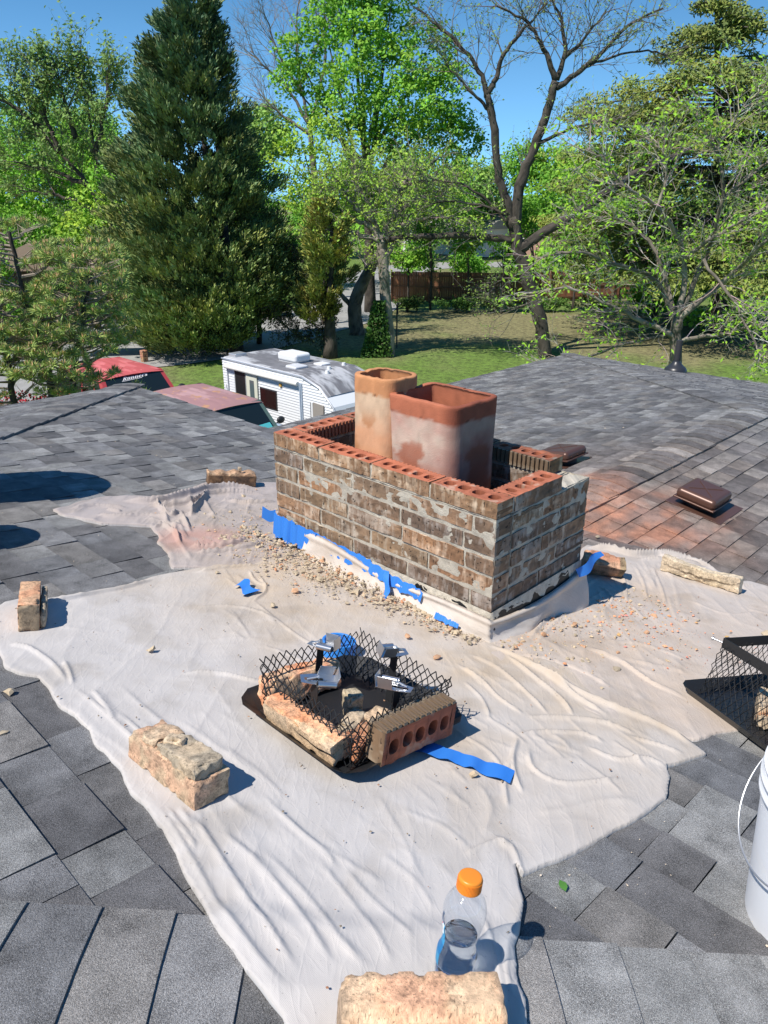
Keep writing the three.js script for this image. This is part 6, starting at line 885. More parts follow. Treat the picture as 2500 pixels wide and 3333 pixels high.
const paveTex = tex(512, 512, (u, v, i, j) => { const k = 0.31 + 0.12 * (fbm2(u * 10, v * 10, 4, 10, 3) - 0.5) + 0.10 * (hash(i, j, 1) - 0.5); return [k * 1.02, k, k * 0.95]; });
M.pave = new THREE.MeshStandardMaterial({ map: paveTex, roughness: 0.9 });
function strip(name, pts, half, lift, m) { const c = new THREE.CatmullRomCurve3(pts.map(([a, b]) => W(a, b, 0)), false, 'centripetal'), P = c.getPoints(pts.length * 8), g = new GB(); let last = null; P.forEach((p, k) => { const t = P[Math.min(P.length - 1, k + 1)].clone().sub(P[Math.max(0, k - 1)]).setY(0).normalize(), n = new THREE.Vector3(t.z, 0, -t.x), row = []; for (let s = -1; s <= 1; s += 0.5) { const q = p.clone().addScaledVector(n, s * half); row.push(g.v(q.x, groundY(q.x, -q.z) + lift, q.z, [1, 1, 1], q.x / 3, q.z / 3)); } if (last) for (let i = 0; i < 4; i++) g.quad(last[i], last[i + 1], row[i + 1], row[i]); last = row; }); return structure(name, g.geo(), m); }
strip('street', [[1760, 596], [1500, 584], [1250, 575], [1000, 573], [880, 580], [820, 604], [782, 640], [715, 682], [600, 712], [480, 742], [330, 764], [150, 772], [-60, 780], [-300, 800]].map(([x, y]) => onLawn(x, y)), 3.1, 0.03, M.pave);
strip('driveway', [[9.9, 9.5], [9.9, 16], [9.9, 22], [10.6, 27], [12.5, 31.5]], 1.9, 0.036, M.pave);
// ---------------------------------------------------------------- trees
const leafMat = (extra = {}) => new THREE.MeshPhysicalMaterial({ vertexColors: true, roughness: 0.8, transmission: 0.3, thickness: 0, side: THREE.DoubleSide, specularIntensity: 0.4, ...extra });
M.leaf = leafMat(); M.needle = new THREE.MeshStandardMaterial({ vertexColors: true, roughness: 0.85, side: THREE.DoubleSide });
const barkTex = tex(256, 512, (u, v, i, j) => { const n = fbm2(u * 16, v * 6, 4, 0, 3), k = 0.5 + 0.8 * (n - 0.5) + 0.15 * (hash(i, j, 2) - 0.5); return [k, k * 0.95, k * 0.88]; });
const barkBump = tex(256, 512, (u, v) => [fbm2(u * 16, v * 6, 4, 0, 3)], { srgb: false });
M.bark = new THREE.MeshStandardMaterial({ vertexColors: true, map: barkTex, bumpMap: barkBump, bumpScale: 0.03, roughness: 0.95 });
M.twig = new THREE.MeshStandardMaterial({ vertexColors: true, roughness: 0.9 });
const perPx = (R) => 1.507 * R * 0.96 / 2450;        // metres per measured pixel at distance R
const dirR = (r) => { const z = r() * 2 - 1, w = r() * 6.2832, q = Math.sqrt(1 - z * z); return [q * Math.cos(w), z, q * Math.sin(w)]; };
class Leaves {
  constructor() { this.p = []; this.n = []; this.c = []; this.i = []; }
  add(x, y, z, d, u, len, wid, c) {        // rhombus folded along its midrib: d = along, u = across
    const k = this.p.length / 3, nx = d[1] * u[2] - d[2] * u[1], ny = d[2] * u[0] - d[0] * u[2], nz = d[0] * u[1] - d[1] * u[0], l = len / 2, w = wid / 2, f = wid * 0.18;
    this.p.push(x - d[0] * l, y - d[1] * l, z - d[2] * l, x + u[0] * w + nx * f, y + u[1] * w + ny * f, z + u[2] * w + nz * f, x + d[0] * l, y + d[1] * l, z + d[2] * l, x - u[0] * w + nx * f, y - u[1] * w + ny * f, z - u[2] * w + nz * f);
    for (let q = 0; q < 4; q++) { this.n.push(nx, ny, nz); this.c.push(c[0], c[1], c[2]); } this.i.push(k, k + 2, k + 1, k, k + 3, k + 2);
  }
  sunny(x, y, z, len, wid, c, r) { const h = dirR(r), n = [SUN_DIR.x * 0.75 + h[0] * 0.85, SUN_DIR.y * 0.75 + 0.2 + h[1] * 0.85, SUN_DIR.z * 0.75 + h[2] * 0.85], nl = Math.hypot(...n) || 1; n[0] /= nl; n[1] /= nl; n[2] /= nl; const e = dirR(r), q = e[0] * n[0] + e[1] * n[1] + e[2] * n[2], d = [e[0] - q * n[0], e[1] - q * n[1], e[2] - q * n[2]], m = Math.hypot(...d) || 1, D = d.map((t) => t / m), U = [n[1] * D[2] - n[2] * D[1], n[2] * D[0] - n[0] * D[2], n[0] * D[1] - n[1] * D[0]]; this.add(x, y, z, D, U, len, wid, c); }
  rand(x, y, z, len, wid, c, r, flat = 0) { const d = dirR(r); if (flat) d[1] *= 1 - flat; const l = Math.hypot(...d) || 1; d[0] /= l; d[1] /= l; d[2] /= l; const e = dirR(r); if (flat) e[1] *= 1 - flat; const q = e[0] * d[0] + e[1] * d[1] + e[2] * d[2], u = [e[0] - q * d[0], e[1] - q * d[1], e[2] - q * d[2]], m = Math.hypot(...u) || 1; this.add(x, y, z, d, u.map((t) => t / m), len, wid, c); }
  geo() { const g = new THREE.BufferGeometry(); g.setAttribute('position', new THREE.Float32BufferAttribute(this.p, 3)); g.setAttribute('normal', new THREE.Float32BufferAttribute(this.n, 3)); g.setAttribute('color', new THREE.Float32BufferAttribute(this.c, 3)); g.setIndex(this.i); return g; }
}
const tint = (c, r, v = 0.3) => { const k = 1 - v / 2 + v * r(), h = (r() - 0.5) * v * 0.5; return [c[0] * k * (1 + h), c[1] * k, c[2] * k * (1 - h)]; };
// crown made of lobes [x, y, R, rx, ry] in measured pixels; each lobe is a shell of leaf clumps
function lobes(L, list, o, r) {
  for (const [x, y, R, rx, ry, col] of list) {
    const c = away(x, y, R), m = perPx(R), ax = rx * m, ay = ry * m, n = Math.round(o.dens * 1.75 * (ax * ay)) + 8;
    for (let k = 0; k < n; k++) {
      const d = dirR(r), s = 0.55 + 0.5 * Math.pow(r(), 0.6), px = c.x + d[0] * ax * s, py = c.y + d[1] * ay * s, pz = c.z + d[2] * ax * s; if (py < 0.3) continue;
      const cc = tint(col ?? o.col, r, 0.45), rc = o.clump * (0.6 + 0.8 * r()), kn = Math.round(o.leaves * (0.6 + 0.8 * r()));
      for (let q = 0; q < kn; q++) { const e = dirR(r), t = Math.pow(r(), 0.5) * rc; L.sunny(px + e[0] * t, py + e[1] * t * 0.7, pz + e[2] * t, o.size * (0.7 + 0.6 * r()), o.size * 0.62, tint(cc, r, 0.35), r); }
    }
  }
}
const poly = (pts, R) => pts.map((p) => away(p[0], p[1], p[2] ?? R));
function wander(pts, n, amt, r) { const c = new THREE.CatmullRomCurve3(pts, false, 'centripetal'), P = c.getPoints(n); return P.map((p, k) => (k && k < n ? p.add(new THREE.Vector3((r() - 0.5) * amt, (r() - 0.5) * amt, (r() - 0.5) * amt)) : p)); }
function limb(name, pts, r0, r1, col, parent, r, seg = 10, amt = 0.05) { const n = (pts.length - 1) * 5, P = wander(pts, n, amt, r), g = new GB(); g.tube(P, P.map((_, k) => lerp(r0, r1, Math.pow(k / n, 0.8)) * (0.92 + 0.16 * r())), seg, col, true, 0.6); part(name, g.geo(), M.bark, parent); return P; }
// twigs: recursive shoots with optional leaves at their tips
function shoot(ctx, p, d, len, rad, depth) {
  const { r, o } = ctx, n = depth > 1 ? 5 : 3, pts = [p.clone()], dd = d.clone();
  for (let k = 0; k < n; k++) { dd.x += (r() - 0.5) * o.bend; dd.y += (r() - 0.5) * o.bend + o.lift; dd.z += (r() - 0.5) * o.bend; dd.normalize(); pts.push(pts[k].clone().addScaledVector(dd, len / n)); }
  ctx.wood.tube(pts, pts.map((_, k) => rad * (1 - 0.6 * k / n)), depth > 1 ? 5 : 3, o.bark.map((q) => q * (0.8 + 0.4 * r())), false);
  if (depth > 0) { const kids = o.kids[depth - 1] + (r() < 0.5 ? 1 : 0); for (let k = 0; k < kids; k++) { const t = 0.3 + 0.7 * (k + r()) / kids, q = pts[Math.min(n, Math.max(1, Math.round(t * n)))], e = dirR(r), nd = dd.clone().multiplyScalar(o.along).add(new THREE.Vector3(e[0], e[1] * o.flat, e[2])).normalize(); shoot(ctx, q, nd, len * (0.45 + 0.3 * r()), rad * 0.55, depth - 1); } }
  if (ctx.leaf && depth <= o.leafDepth) for (let k = 0; k < o.tip; k++) { const q = pts[1 + Math.floor(r() * n)], e = dirR(r), s = o.spread; ctx.leaf.sunny(q.x + e[0] * s, q.y + e[1] * s, q.z + e[2] * s, o.size * (0.7 + 0.6 * r()), o.size * o.wide, tint(o.col, r, 0.5), r); }
}
function sprout(ctx, P, from, n, len, rad, depth) { const { r, o } = ctx; for (let k = 0; k < n; k++) { const t = lerp(from, 1, (k + r()) / n), i = Math.min(P.length - 2, Math.floor(t * (P.length - 1))), p = P[i].clone().lerp(P[i + 1], r()), d = P[i + 1].clone().sub(P[i]).normalize(), e = dirR(r); shoot(ctx, p, d.multiplyScalar(o.along).add(new THREE.Vector3(e[0], e[1] * o.flat + 0.15, e[2])).normalize(), len * (0.6 + 0.7 * r()) * (1 - 0.4 * t), rad, depth); } }
function finish(ctx, t, twigName = 'twigs', leafName = 'crown', m = M.leaf) { if (ctx.wood && ctx.wood.size) part(twigName, ctx.wood.geo(), M.twig, t, 'stuff'); if (ctx.leaf && ctx.leaf.i.length) part(leafName, ctx.leaf.geo(), m, t, 'stuff'); }
const DARKBARK = [0.13, 0.115, 0.10], GREYBARK = [0.34, 0.31, 0.27], PALEBARK = [0.52, 0.48, 0.42];

// the tall red cedar
function cedar(name, label, base, R, tops, prof, n, seed, cols, sz) {
  const r = rng(seed), L = new Leaves(), t = thing(name, label, 'tree'), m = perPx(R), b0 = away(base[0], base[1], R); b0.y = Math.max(b0.y, 0);
  t.position.set(b0.x, 0, b0.z); const off = new THREE.Vector3(b0.x, 0, b0.z);
  for (const tp of tops) limb('trunk', [new THREE.Vector3(b0.x, -0.05, b0.z), away(lerp(base[0], tp[0], 0.4), lerp(base[1], tp[1], 0.35), R), away(tp[0], tp[1], R)].map((p) => p.sub(off)), 0.32 * R / 33, 0.03, DARKBARK, t, r);
  const yTop = prof[0][0], yBot = prof.at(-1)[0];
  for (let k = 0; k < n; k++) {
    const y0 = lerp(yTop, yBot, Math.pow((k + r()) / n, 0.70)), w0 = r() * 6.2832, q0 = (0.10 + 0.86 * Math.pow(r(), 0.6)) * (0.76 + 0.27 * fbm2(w0 * 1.3, y0 * 0.022, 2, 0, seed)), bc = tint([1, 1, 1], r, 0.5), nsp = 15 + Math.floor(r() * 9);
    for (let v = 0; v < nsp; v++) {
      const y = clamp(y0 + (r() - 0.6) * 26 * sz, yTop, yBot), w = w0 + (r() - 0.5) * 0.5, q = q0 + (r() - 0.5) * 0.22; let s = 0; while (s < prof.length - 2 && prof[s + 1][0] < y) s++; const f = (y - prof[s][0]) / (prof[s + 1][0] - prof[s][0]), xl = lerp(prof[s][1], prof[s + 1][1], f), xr = lerp(prof[s][2], prof[s + 1][2], f), cx = (xl + xr) / 2, hw = (xr - xl) / 2 * m;
      const c = away(cx, y, R), px = c.x + Math.cos(w) * hw * q, pz = c.z + Math.sin(w) * hw * q, py = c.y + (r() - 0.5) * 0.2; if (py < 0.25) continue;
      const col = mixc(cols[0], cols[1], clamp((y - yTop) / (yBot - yTop) * 1.25 - 0.15 + (r() - 0.5) * 0.5)).map((z, i) => z * bc[i]), out = [Math.cos(w), 0.85, Math.sin(w)], ln = (0.28 + 0.34 * r()) * sz, cl = tint(col, r, 0.4);
      for (let e = 0; e < 15; e++) { const u = r(), sp = (1 - u * 0.75) * 0.20 * sz, h = dirR(r), d = [out[0] * 0.8 + h[0] * 0.7, out[1] + h[1] * 0.5, out[2] * 0.8 + h[2] * 0.7], dl = Math.hypot(...d), D = d.map((z) => z / dl), a = [SUN_DIR.y * D[2] - SUN_DIR.z * D[1] + (r() - 0.5) * 1.2, SUN_DIR.z * D[0] - SUN_DIR.x * D[2] + (r() - 0.5) * 1.2, SUN_DIR.x * D[1] - SUN_DIR.y * D[0] + (r() - 0.5) * 1.2], dot = a[0] * D[0] + a[1] * D[1] + a[2] * D[2], U = [a[0] - dot * D[0], a[1] - dot * D[1], a[2] - dot * D[2]], ul = Math.hypot(...U) || 1; L.add(px + out[0] * ln * u + h[0] * sp - off.x, py + out[1] * ln * u * 0.8 + h[1] * sp, pz + out[2] * ln * u + h[2] * sp - off.z, D, U.map((z) => z / ul), (0.15 + 0.14 * r()) * sz, 0.075 * sz, tint(cl, r, 0.5)); }
    }
  }
  part('crown', L.geo(), M.needle, t, 'stuff'); return t;
}
cedar('cedar_tree', 'tall dark red cedar with two tops standing behind the trailer', [512, 762], 33, [[398, -18], [445, 0]], [[-20, 396, 402], [0, 384, 446], [60, 358, 470], [105, 318, 482], [200, 292, 516], [260, 280, 540], [320, 270, 566], [400, 240, 606], [480, 236, 628], [560, 232, 650], [640, 234, 650], [700, 244, 620], [760, 310, 500], [790, 330, 420]], 640, 5, [[0.15, 0.22, 0.10], [0.26, 0.325, 0.085]], 1.0);
cedar('cedar_tree', 'young yellowish cedar between the tall cedar and the gnarled tree', [712, 712], 32, [[716, 455]], [[440, 705, 725], [490, 668, 752], [540, 660, 775], [590, 655, 770], [640, 650, 750], [690, 640, 725]], 55, 6, [[0.36, 0.385, 0.085], [0.24, 0.26, 0.06]], 0.9);
// lower drooping boughs on the shaded side of the cedar
{
  const r = rng(88), t = thing('cedar_tree', 'low half-bare cedar boughs over the street right of the tall cedar', 'tree'), base = onLawn(560, 742); t.position.copy(W(base[0], base[1], 0)); const off = t.position.clone(), ctx = { r, wood: new GB(), leaf: new Leaves(), o: { bend: 0.5, lift: -0.02, kids: [3, 3, 3], along: 1.1, flat: 0.5, leafDepth: 1, tip: 5, size: 0.13, wide: 0.4, spread: 0.09, col: [0.07, 0.09, 0.035], bark: [0.10, 0.085, 0.07] } };
  for (const pts of [[[560, 560], [600, 590], [660, 640], [720, 680]], [[560, 600], [610, 650], [660, 690], [700, 716]], [[550, 500], [600, 520], [650, 560], [690, 590]], [[550, 640], [600, 690], [650, 730]]]) { const P = limb('limb', poly(pts, 32.5).map((p) => p.sub(off)), 0.07, 0.015, DARKBARK, t, r, 6); sprout(ctx, P, 0.2, 14, 1.0, 0.018, 2); }
  limb('trunk', [new THREE.Vector3(0, -0.05, 0), away(556, 640, 32.5).sub(off), away(552, 500, 32.5).sub(off)], 0.14, 0.05, DARKBARK, t, r); finish(ctx, t, 'twigs', 'crown', M.needle);
}
function broadleaf(name, label, R, trunk, list, o, seed, group) {
  const r = rng(seed), t = thing(name, label, o.cat ?? 'tree', null, group), p0 = away(trunk[0][0], trunk[0][1], R), off = new THREE.Vector3(p0.x, groundY(p0.x, -p0.z), p0.z); t.position.copy(off);
  const P = poly(trunk, R); P[0].y = off.y - 0.1; limb(o.cat === 'shrub' ? 'stem' : 'trunk', P.map((p) => p.sub(off)), o.trunk ?? 0.25, (o.trunk ?? 0.25) * 0.3, o.bark ?? DARKBARK, t, r);
  const L = new Leaves(), wood = new GB(), top = P.at(-1);
  for (const [x, y, RR, rx, ry] of list) { const c = away(x, y, RR).sub(off), s = P[Math.max(0, P.length - 2)].clone().lerp(top, r()); wood.tube([s, s.clone().lerp(c, 0.5).add(new THREE.Vector3(0, -0.2, 0)), c], [(o.trunk ?? 0.25) * 0.35, (o.trunk ?? 0.25) * 0.22, 0.02], 5, o.bark ?? DARKBARK, false); }
  const loc = new Leaves(); lobes(loc, list, o, r); for (let k = 0; k < loc.p.length; k += 3) { loc.p[k] -= off.x; loc.p[k + 1] -= off.y; loc.p[k + 2] -= off.z; }
  part('limbs', wood.geo(), M.twig, t, 'stuff'); part(o.cat === 'shrub' ? 'foliage' : 'crown', loc.geo(), M.leaf, t, 'stuff'); return t;
}
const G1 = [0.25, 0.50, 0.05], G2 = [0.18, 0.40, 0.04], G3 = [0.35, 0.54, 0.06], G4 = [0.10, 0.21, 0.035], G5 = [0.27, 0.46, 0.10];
// behind, a belt of woodland trees one by one
const belt = [[-30, 330, 78, 150, 140, G5, 'pale green tree at the far left edge of the wood'], [190, 330, 84, 120, 130, G5, 'round green tree behind the leaning sparse tree'], [560, 330, 90, 90, 110, G5, 'distant green tree right beside the tall cedar'], [740, 420, 88, 110, 100, G2, 'distant tree behind the low cedar boughs'], [900, 430, 86, 110, 110, G2, 'distant tree behind the gnarled tree'], [1040, 420, 92, 100, 110, G5, 'distant tree left of the dark elm trunk'], [1180, 400, 88, 110, 90, G2, 'distant tree between the two elm stems'], [1300, 390, 94, 100, 90, G5, 'distant tree above the broken elm limb'], [1420, 440, 88, 110, 110, G4, 'dim distant tree below the tiered evergreen'], [1560, 430, 90, 120, 130, G4, 'dim distant tree at the right edge of the wood'], [1700, 400, 86, 110, 150, G5, 'distant tree beyond the right picture edge'], [-190, 380, 70, 130, 140, G1, 'green tree just beyond the left picture edge'], [-420, 400, 72, 140, 120, G2, 'second green tree beyond the left picture edge'], [-680, 410, 74, 150, 110, G5, 'pale green tree farthest beyond the left edge'], [1880, 420, 80, 120, 120, G2, 'green tree farther beyond the right picture edge']];
belt.forEach(([x, y, R, rx, ry, col, label], k) => { const r = rng(700 + k), list = []; for (let q = 0; q < 9; q++) list.push([x + (r() - 0.5) * rx * 1.3, y + (r() - 0.5) * ry * 1.2, R + (r() - 0.5) * 6, rx * (0.32 + 0.2 * r()), ry * (0.3 + 0.2 * r()), tint(col, r, 0.3)]); broadleaf('woodland_tree', label, R, [[x, 560], [x + 5, 480], [x, y]], list, { dens: 5, clump: 1.0, leaves: 16, size: 0.42, trunk: 0.3, col }, 710 + k); });
const under = [[560, 430, 62, 60, 80, G1, 'bright tree behind the right flank of the tall cedar'], [610, 520, 58, 60, 60, G2, 'green tree above the street beside the young cedar'], [700, 500, 60, 70, 60, G1, 'leafy tree behind the limbs of the curved trunk'], [790, 500, 62, 70, 60, G1, 'leafy tree just left of the pale gnarled trunk'], [880, 450, 60, 80, 60, G3, 'yellow-green tree above the level elm limb'], [980, 430, 62, 80, 60, G1, 'leafy tree behind the middle of the level limb'], [930, 545, 57, 50, 34, G1, 'low leafy growth behind the left half of the fence'], [1020, 560, 57, 50, 30, G2, 'low leafy growth behind the middle of the fence'], [1200, 560, 56, 70, 34, G1, 'low leafy growth behind the fence right of the elm'], [1180, 440, 64, 80, 60, G1, 'leafy tree right of the elm fork'], [1290, 500, 60, 80, 60, G2, 'green tree under the broken leaning limb'], [1260, 370, 66, 80, 60, G3, 'yellow-green tree above the broken leaning limb'], [1400, 520, 58, 80, 80, G1, 'leafy tree behind the budding branches'], [1520, 500, 56, 90, 90, G2, 'green tree behind the trunk of the budding tree'], [1640, 540, 52, 80, 90, G1, 'leafy tree behind the right edge branches'], [1420, 650, 44, 70, 40, G2, 'low green growth beyond the lower roof'], [1560, 680, 40, 80, 50, G1, 'bright low growth behind the vent pipe']];
under.forEach(([x, y, R, rx, ry, col, label], k) => { const r = rng(1700 + k), list = []; for (let q = 0; q < 8; q++) list.push([x + (r() - 0.5) * rx * 1.4, y + (r() - 0.5) * ry * 1.3, R + (r() - 0.5) * 4, rx * (0.36 + 0.2 * r()), ry * (0.34 + 0.2 * r()), tint(col, r, 0.35)]); broadleaf('understory_tree', label, R, [[x, 640], [x + 5, 580], [x, y]], list, { dens: 5.5, clump: 0.6, leaves: 16, size: 0.26, trunk: 0.14, col }, 1710 + k); });
// left: fresh green crowns
broadleaf('maple_tree', 'full bright green tree at the left behind the pine', 56, [[70, 620], [75, 520], [90, 420]], [[60, 330, 56, 70, 60, G1], [150, 340, 57, 80, 70, G1], [215, 330, 58, 55, 60, G2], [30, 400, 55, 70, 70, G1], [120, 430, 54, 90, 70, G1], [-20, 450, 55, 60, 90, G1], [210, 420, 56, 60, 70, G1], [60, 500, 53, 90, 60, G2], [160, 510, 53, 80, 60, G1], [200, 280, 60, 50, 45, G5], [110, 280, 60, 45, 40, G5], [30, 290, 60, 55, 45, G5]], { dens: 9, clump: 0.65, leaves: 20, size: 0.27, trunk: 0.3, col: G1 }, 31);
broadleaf('maple_tree', 'yellow-green leafy tree between the pine and the cedar', 40, [[215, 640], [212, 560], [210, 500]], [[205, 440, 40, 42, 42, G3], [180, 500, 40, 48, 42, G3], [235, 490, 40, 38, 44, G3], [150, 540, 40, 36, 34, G3], [205, 560, 40, 48, 40, G3], [232, 400, 41, 28, 36, G1]], { dens: 17, clump: 0.42, leaves: 20, size: 0.21, trunk: 0.15, col: G3 }, 32);
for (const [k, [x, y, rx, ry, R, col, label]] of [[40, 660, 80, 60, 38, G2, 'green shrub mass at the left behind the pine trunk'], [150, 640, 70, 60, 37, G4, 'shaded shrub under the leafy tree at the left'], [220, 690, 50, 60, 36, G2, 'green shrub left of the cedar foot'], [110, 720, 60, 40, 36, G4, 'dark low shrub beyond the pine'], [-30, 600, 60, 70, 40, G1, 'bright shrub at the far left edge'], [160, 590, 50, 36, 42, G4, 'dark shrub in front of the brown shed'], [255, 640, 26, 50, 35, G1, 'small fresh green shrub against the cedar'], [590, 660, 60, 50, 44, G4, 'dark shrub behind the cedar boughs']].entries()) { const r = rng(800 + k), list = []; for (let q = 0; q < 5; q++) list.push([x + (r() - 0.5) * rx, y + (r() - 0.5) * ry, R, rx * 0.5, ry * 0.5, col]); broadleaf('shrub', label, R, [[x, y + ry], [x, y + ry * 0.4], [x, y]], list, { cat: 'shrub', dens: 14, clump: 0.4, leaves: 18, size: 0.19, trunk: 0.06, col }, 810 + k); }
// sparse tree leaning left with small new leaves
{
  const r = rng(51), R = 47, t = thing('elm_tree', 'sparse tree leaning left with small new leaves against the sky', 'tree'), p0 = away(262, 640, R); t.position.set(p0.x, 0, p0.z); const off = t.position.clone();
  const ctx = { r, wood: new GB(), leaf: new Leaves(), o: { bend: 0.45, lift: 0.05, kids: [3, 4, 4], along: 1.2, flat: 0.8, leafDepth: 1, tip: 5, size: 0.24, wide: 0.5, spread: 0.18, col: [0.26, 0.40, 0.11], bark: [0.18, 0.15, 0.12] } };
  limb('trunk', [new THREE.Vector3(0, -0.1, 0), away(255, 560, R).sub(off), away(238, 490, R).sub(off)], 0.3, 0.2, DARKBARK, t, r);
  for (const [pts, n] of [[[[238, 490], [190, 400], [130, 330], [85, 275], [55, 230]], 20], [[[238, 490], [215, 400], [205, 320], [190, 240], [165, 130]], 22], [[[205, 330], [225, 250], [235, 190]], 14], [[[190, 400], [110, 370], [30, 350]], 10], [[[130, 330], [100, 250], [95, 190]], 16], [[[85, 275], [30, 230], [-20, 210]], 14], [[[165, 300], [140, 220], [125, 160]], 16], [[[238, 490], [180, 440], [110, 420], [40, 410]], 8]]) { const P = limb('limb', poly(pts, R).map((p) => p.sub(off)), 0.17, 0.03, DARKBARK, t, r, 7, 0.12); sprout(ctx, P, 0.25, n, 2.3, 0.028, 2); }
  finish(ctx, t);
}
// the big maple and lighter growth under it
broadleaf('maple_tree', 'large bright green maple rising above the middle of the picture', 46, [[800, 640], [795, 480], [790, 330]], [[760, 20, 46, 56, 46, G2], [700, 50, 46, 50, 44, G1], [640, 115, 46, 42, 34, G1], [625, 175, 46, 32, 28, G1], [690, 165, 46, 44, 40, G2], [780, 90, 45, 62, 52, G1], [840, 60, 47, 60, 60, G2], [760, 180, 44, 62, 48, G1], [850, 150, 45, 66, 56, G1], [925, 120, 46, 56, 62, G2], [960, 200, 46, 58, 56, G1], [880, 230, 44, 66, 50, G1], [800, 250, 44, 60, 44, G2], [940, 270, 46, 60, 46, G1], [990, 300, 47, 48, 50, G2], [720, 250, 45, 55, 40, G2], [870, 300, 45, 60, 40, G2], [760, -30, 47, 60, 40, G2], [850, -30, 47, 60, 50, G1]], { dens: 14, clump: 0.55, leaves: 20, size: 0.235, trunk: 0.38, col: G1 }, 33);
broadleaf('maple_tree', 'yellow-green spring tree below and left of the maple', 41, [[700, 640], [698, 520], [700, 400]], [[650, 300, 41, 50, 40, G3], [720, 290, 41, 52, 44, G3], [620, 350, 41, 44, 40, G3], [690, 360, 40, 60, 44, G3], [770, 350, 41, 56, 44, G3], [840, 370, 42, 54, 40, G5], [640, 420, 40, 46, 40, G3], [720, 430, 40, 52, 40, G1], [800, 430, 41, 54, 40, G3], [900, 400, 43, 60, 44, G5], [970, 400, 44, 56, 50, G1]], { dens: 8, clump: 0.5, leaves: 17, size: 0.2, trunk: 0.2, col: G3 }, 34);
for (const [k, [x, y, rx, ry, R, label]] of [[930, 500, 40, 36, 47, 'slender green sapling left of the horizontal limb end'], [1010, 520, 36, 40, 47, 'slender green sapling behind the fence under the limb'], [1085, 545, 40, 44, 45, 'leafy sapling beside the dark elm trunk'], [880, 555, 34, 30, 46, 'small sapling above the left end of the fence'], [1240, 520, 70, 70, 46, 'green sapling right of the elm trunk by the fence'], [1340, 480, 70, 60, 48, 'green tree behind the front branches near the fence'], [1150, 470, 50, 50, 50, 'small green tree seen through the elm fork'], [1470, 560, 90, 70, 44, 'leafy tree low at the right beyond the lawn'], [1600, 620, 80, 80, 40, 'bushy green tree at the right edge of the lawn']].entries()) { const r = rng(840 + k), list = []; for (let q = 0; q < 6; q++) list.push([x + (r() - 0.5) * rx * 1.3, y + (r() - 0.5) * ry * 1.3, R, rx * 0.45, ry * 0.42, k % 2 ? G1 : G2]); broadleaf('sapling', label, R, [[x, 645], [x + 2, 600], [x, y]], list, { dens: 8, clump: 0.42, leaves: 15, size: 0.21, trunk: 0.09, col: G1 }, 850 + k); }
// bare tree behind the maple
{
  const r = rng(52), R = 52, t = thing('bare_tree', 'bare grey twiggy tree left of the maple against the sky', 'tree'), p0 = away(690, 640, R); t.position.set(p0.x, 0, p0.z); const off = t.position.clone(), ctx = { r, wood: new GB(), leaf: null, o: { bend: 0.4, lift: 0.03, kids: [3, 4, 4], along: 1.1, flat: 0.8, leafDepth: -1, tip: 0, bark: [0.30, 0.26, 0.22] } };
  limb('trunk', [new THREE.Vector3(0, -0.1, 0), away(680, 400, R).sub(off), away(668, 270, R).sub(off)], 0.3, 0.16, GREYBARK, t, r);
  for (const pts of [[[668, 270], [650, 180], [640, 60], [650, -30]], [[668, 270], [620, 190], [570, 140], [540, 110]], [[650, 200], [600, 110], [575, 40]], [[668, 270], [700, 150], [700, 20], [690, -40]], [[668, 290], [600, 240], [560, 200]], [[650, 180], [690, 90], [715, 40]]]) { const P = limb('limb', poly(pts, R).map((p) => p.sub(off)), 0.12, 0.025, GREYBARK, t, r, 6, 0.1); sprout(ctx, P, 0.25, 13, 2.6, 0.024, 2); }
  finish(ctx, t);
}
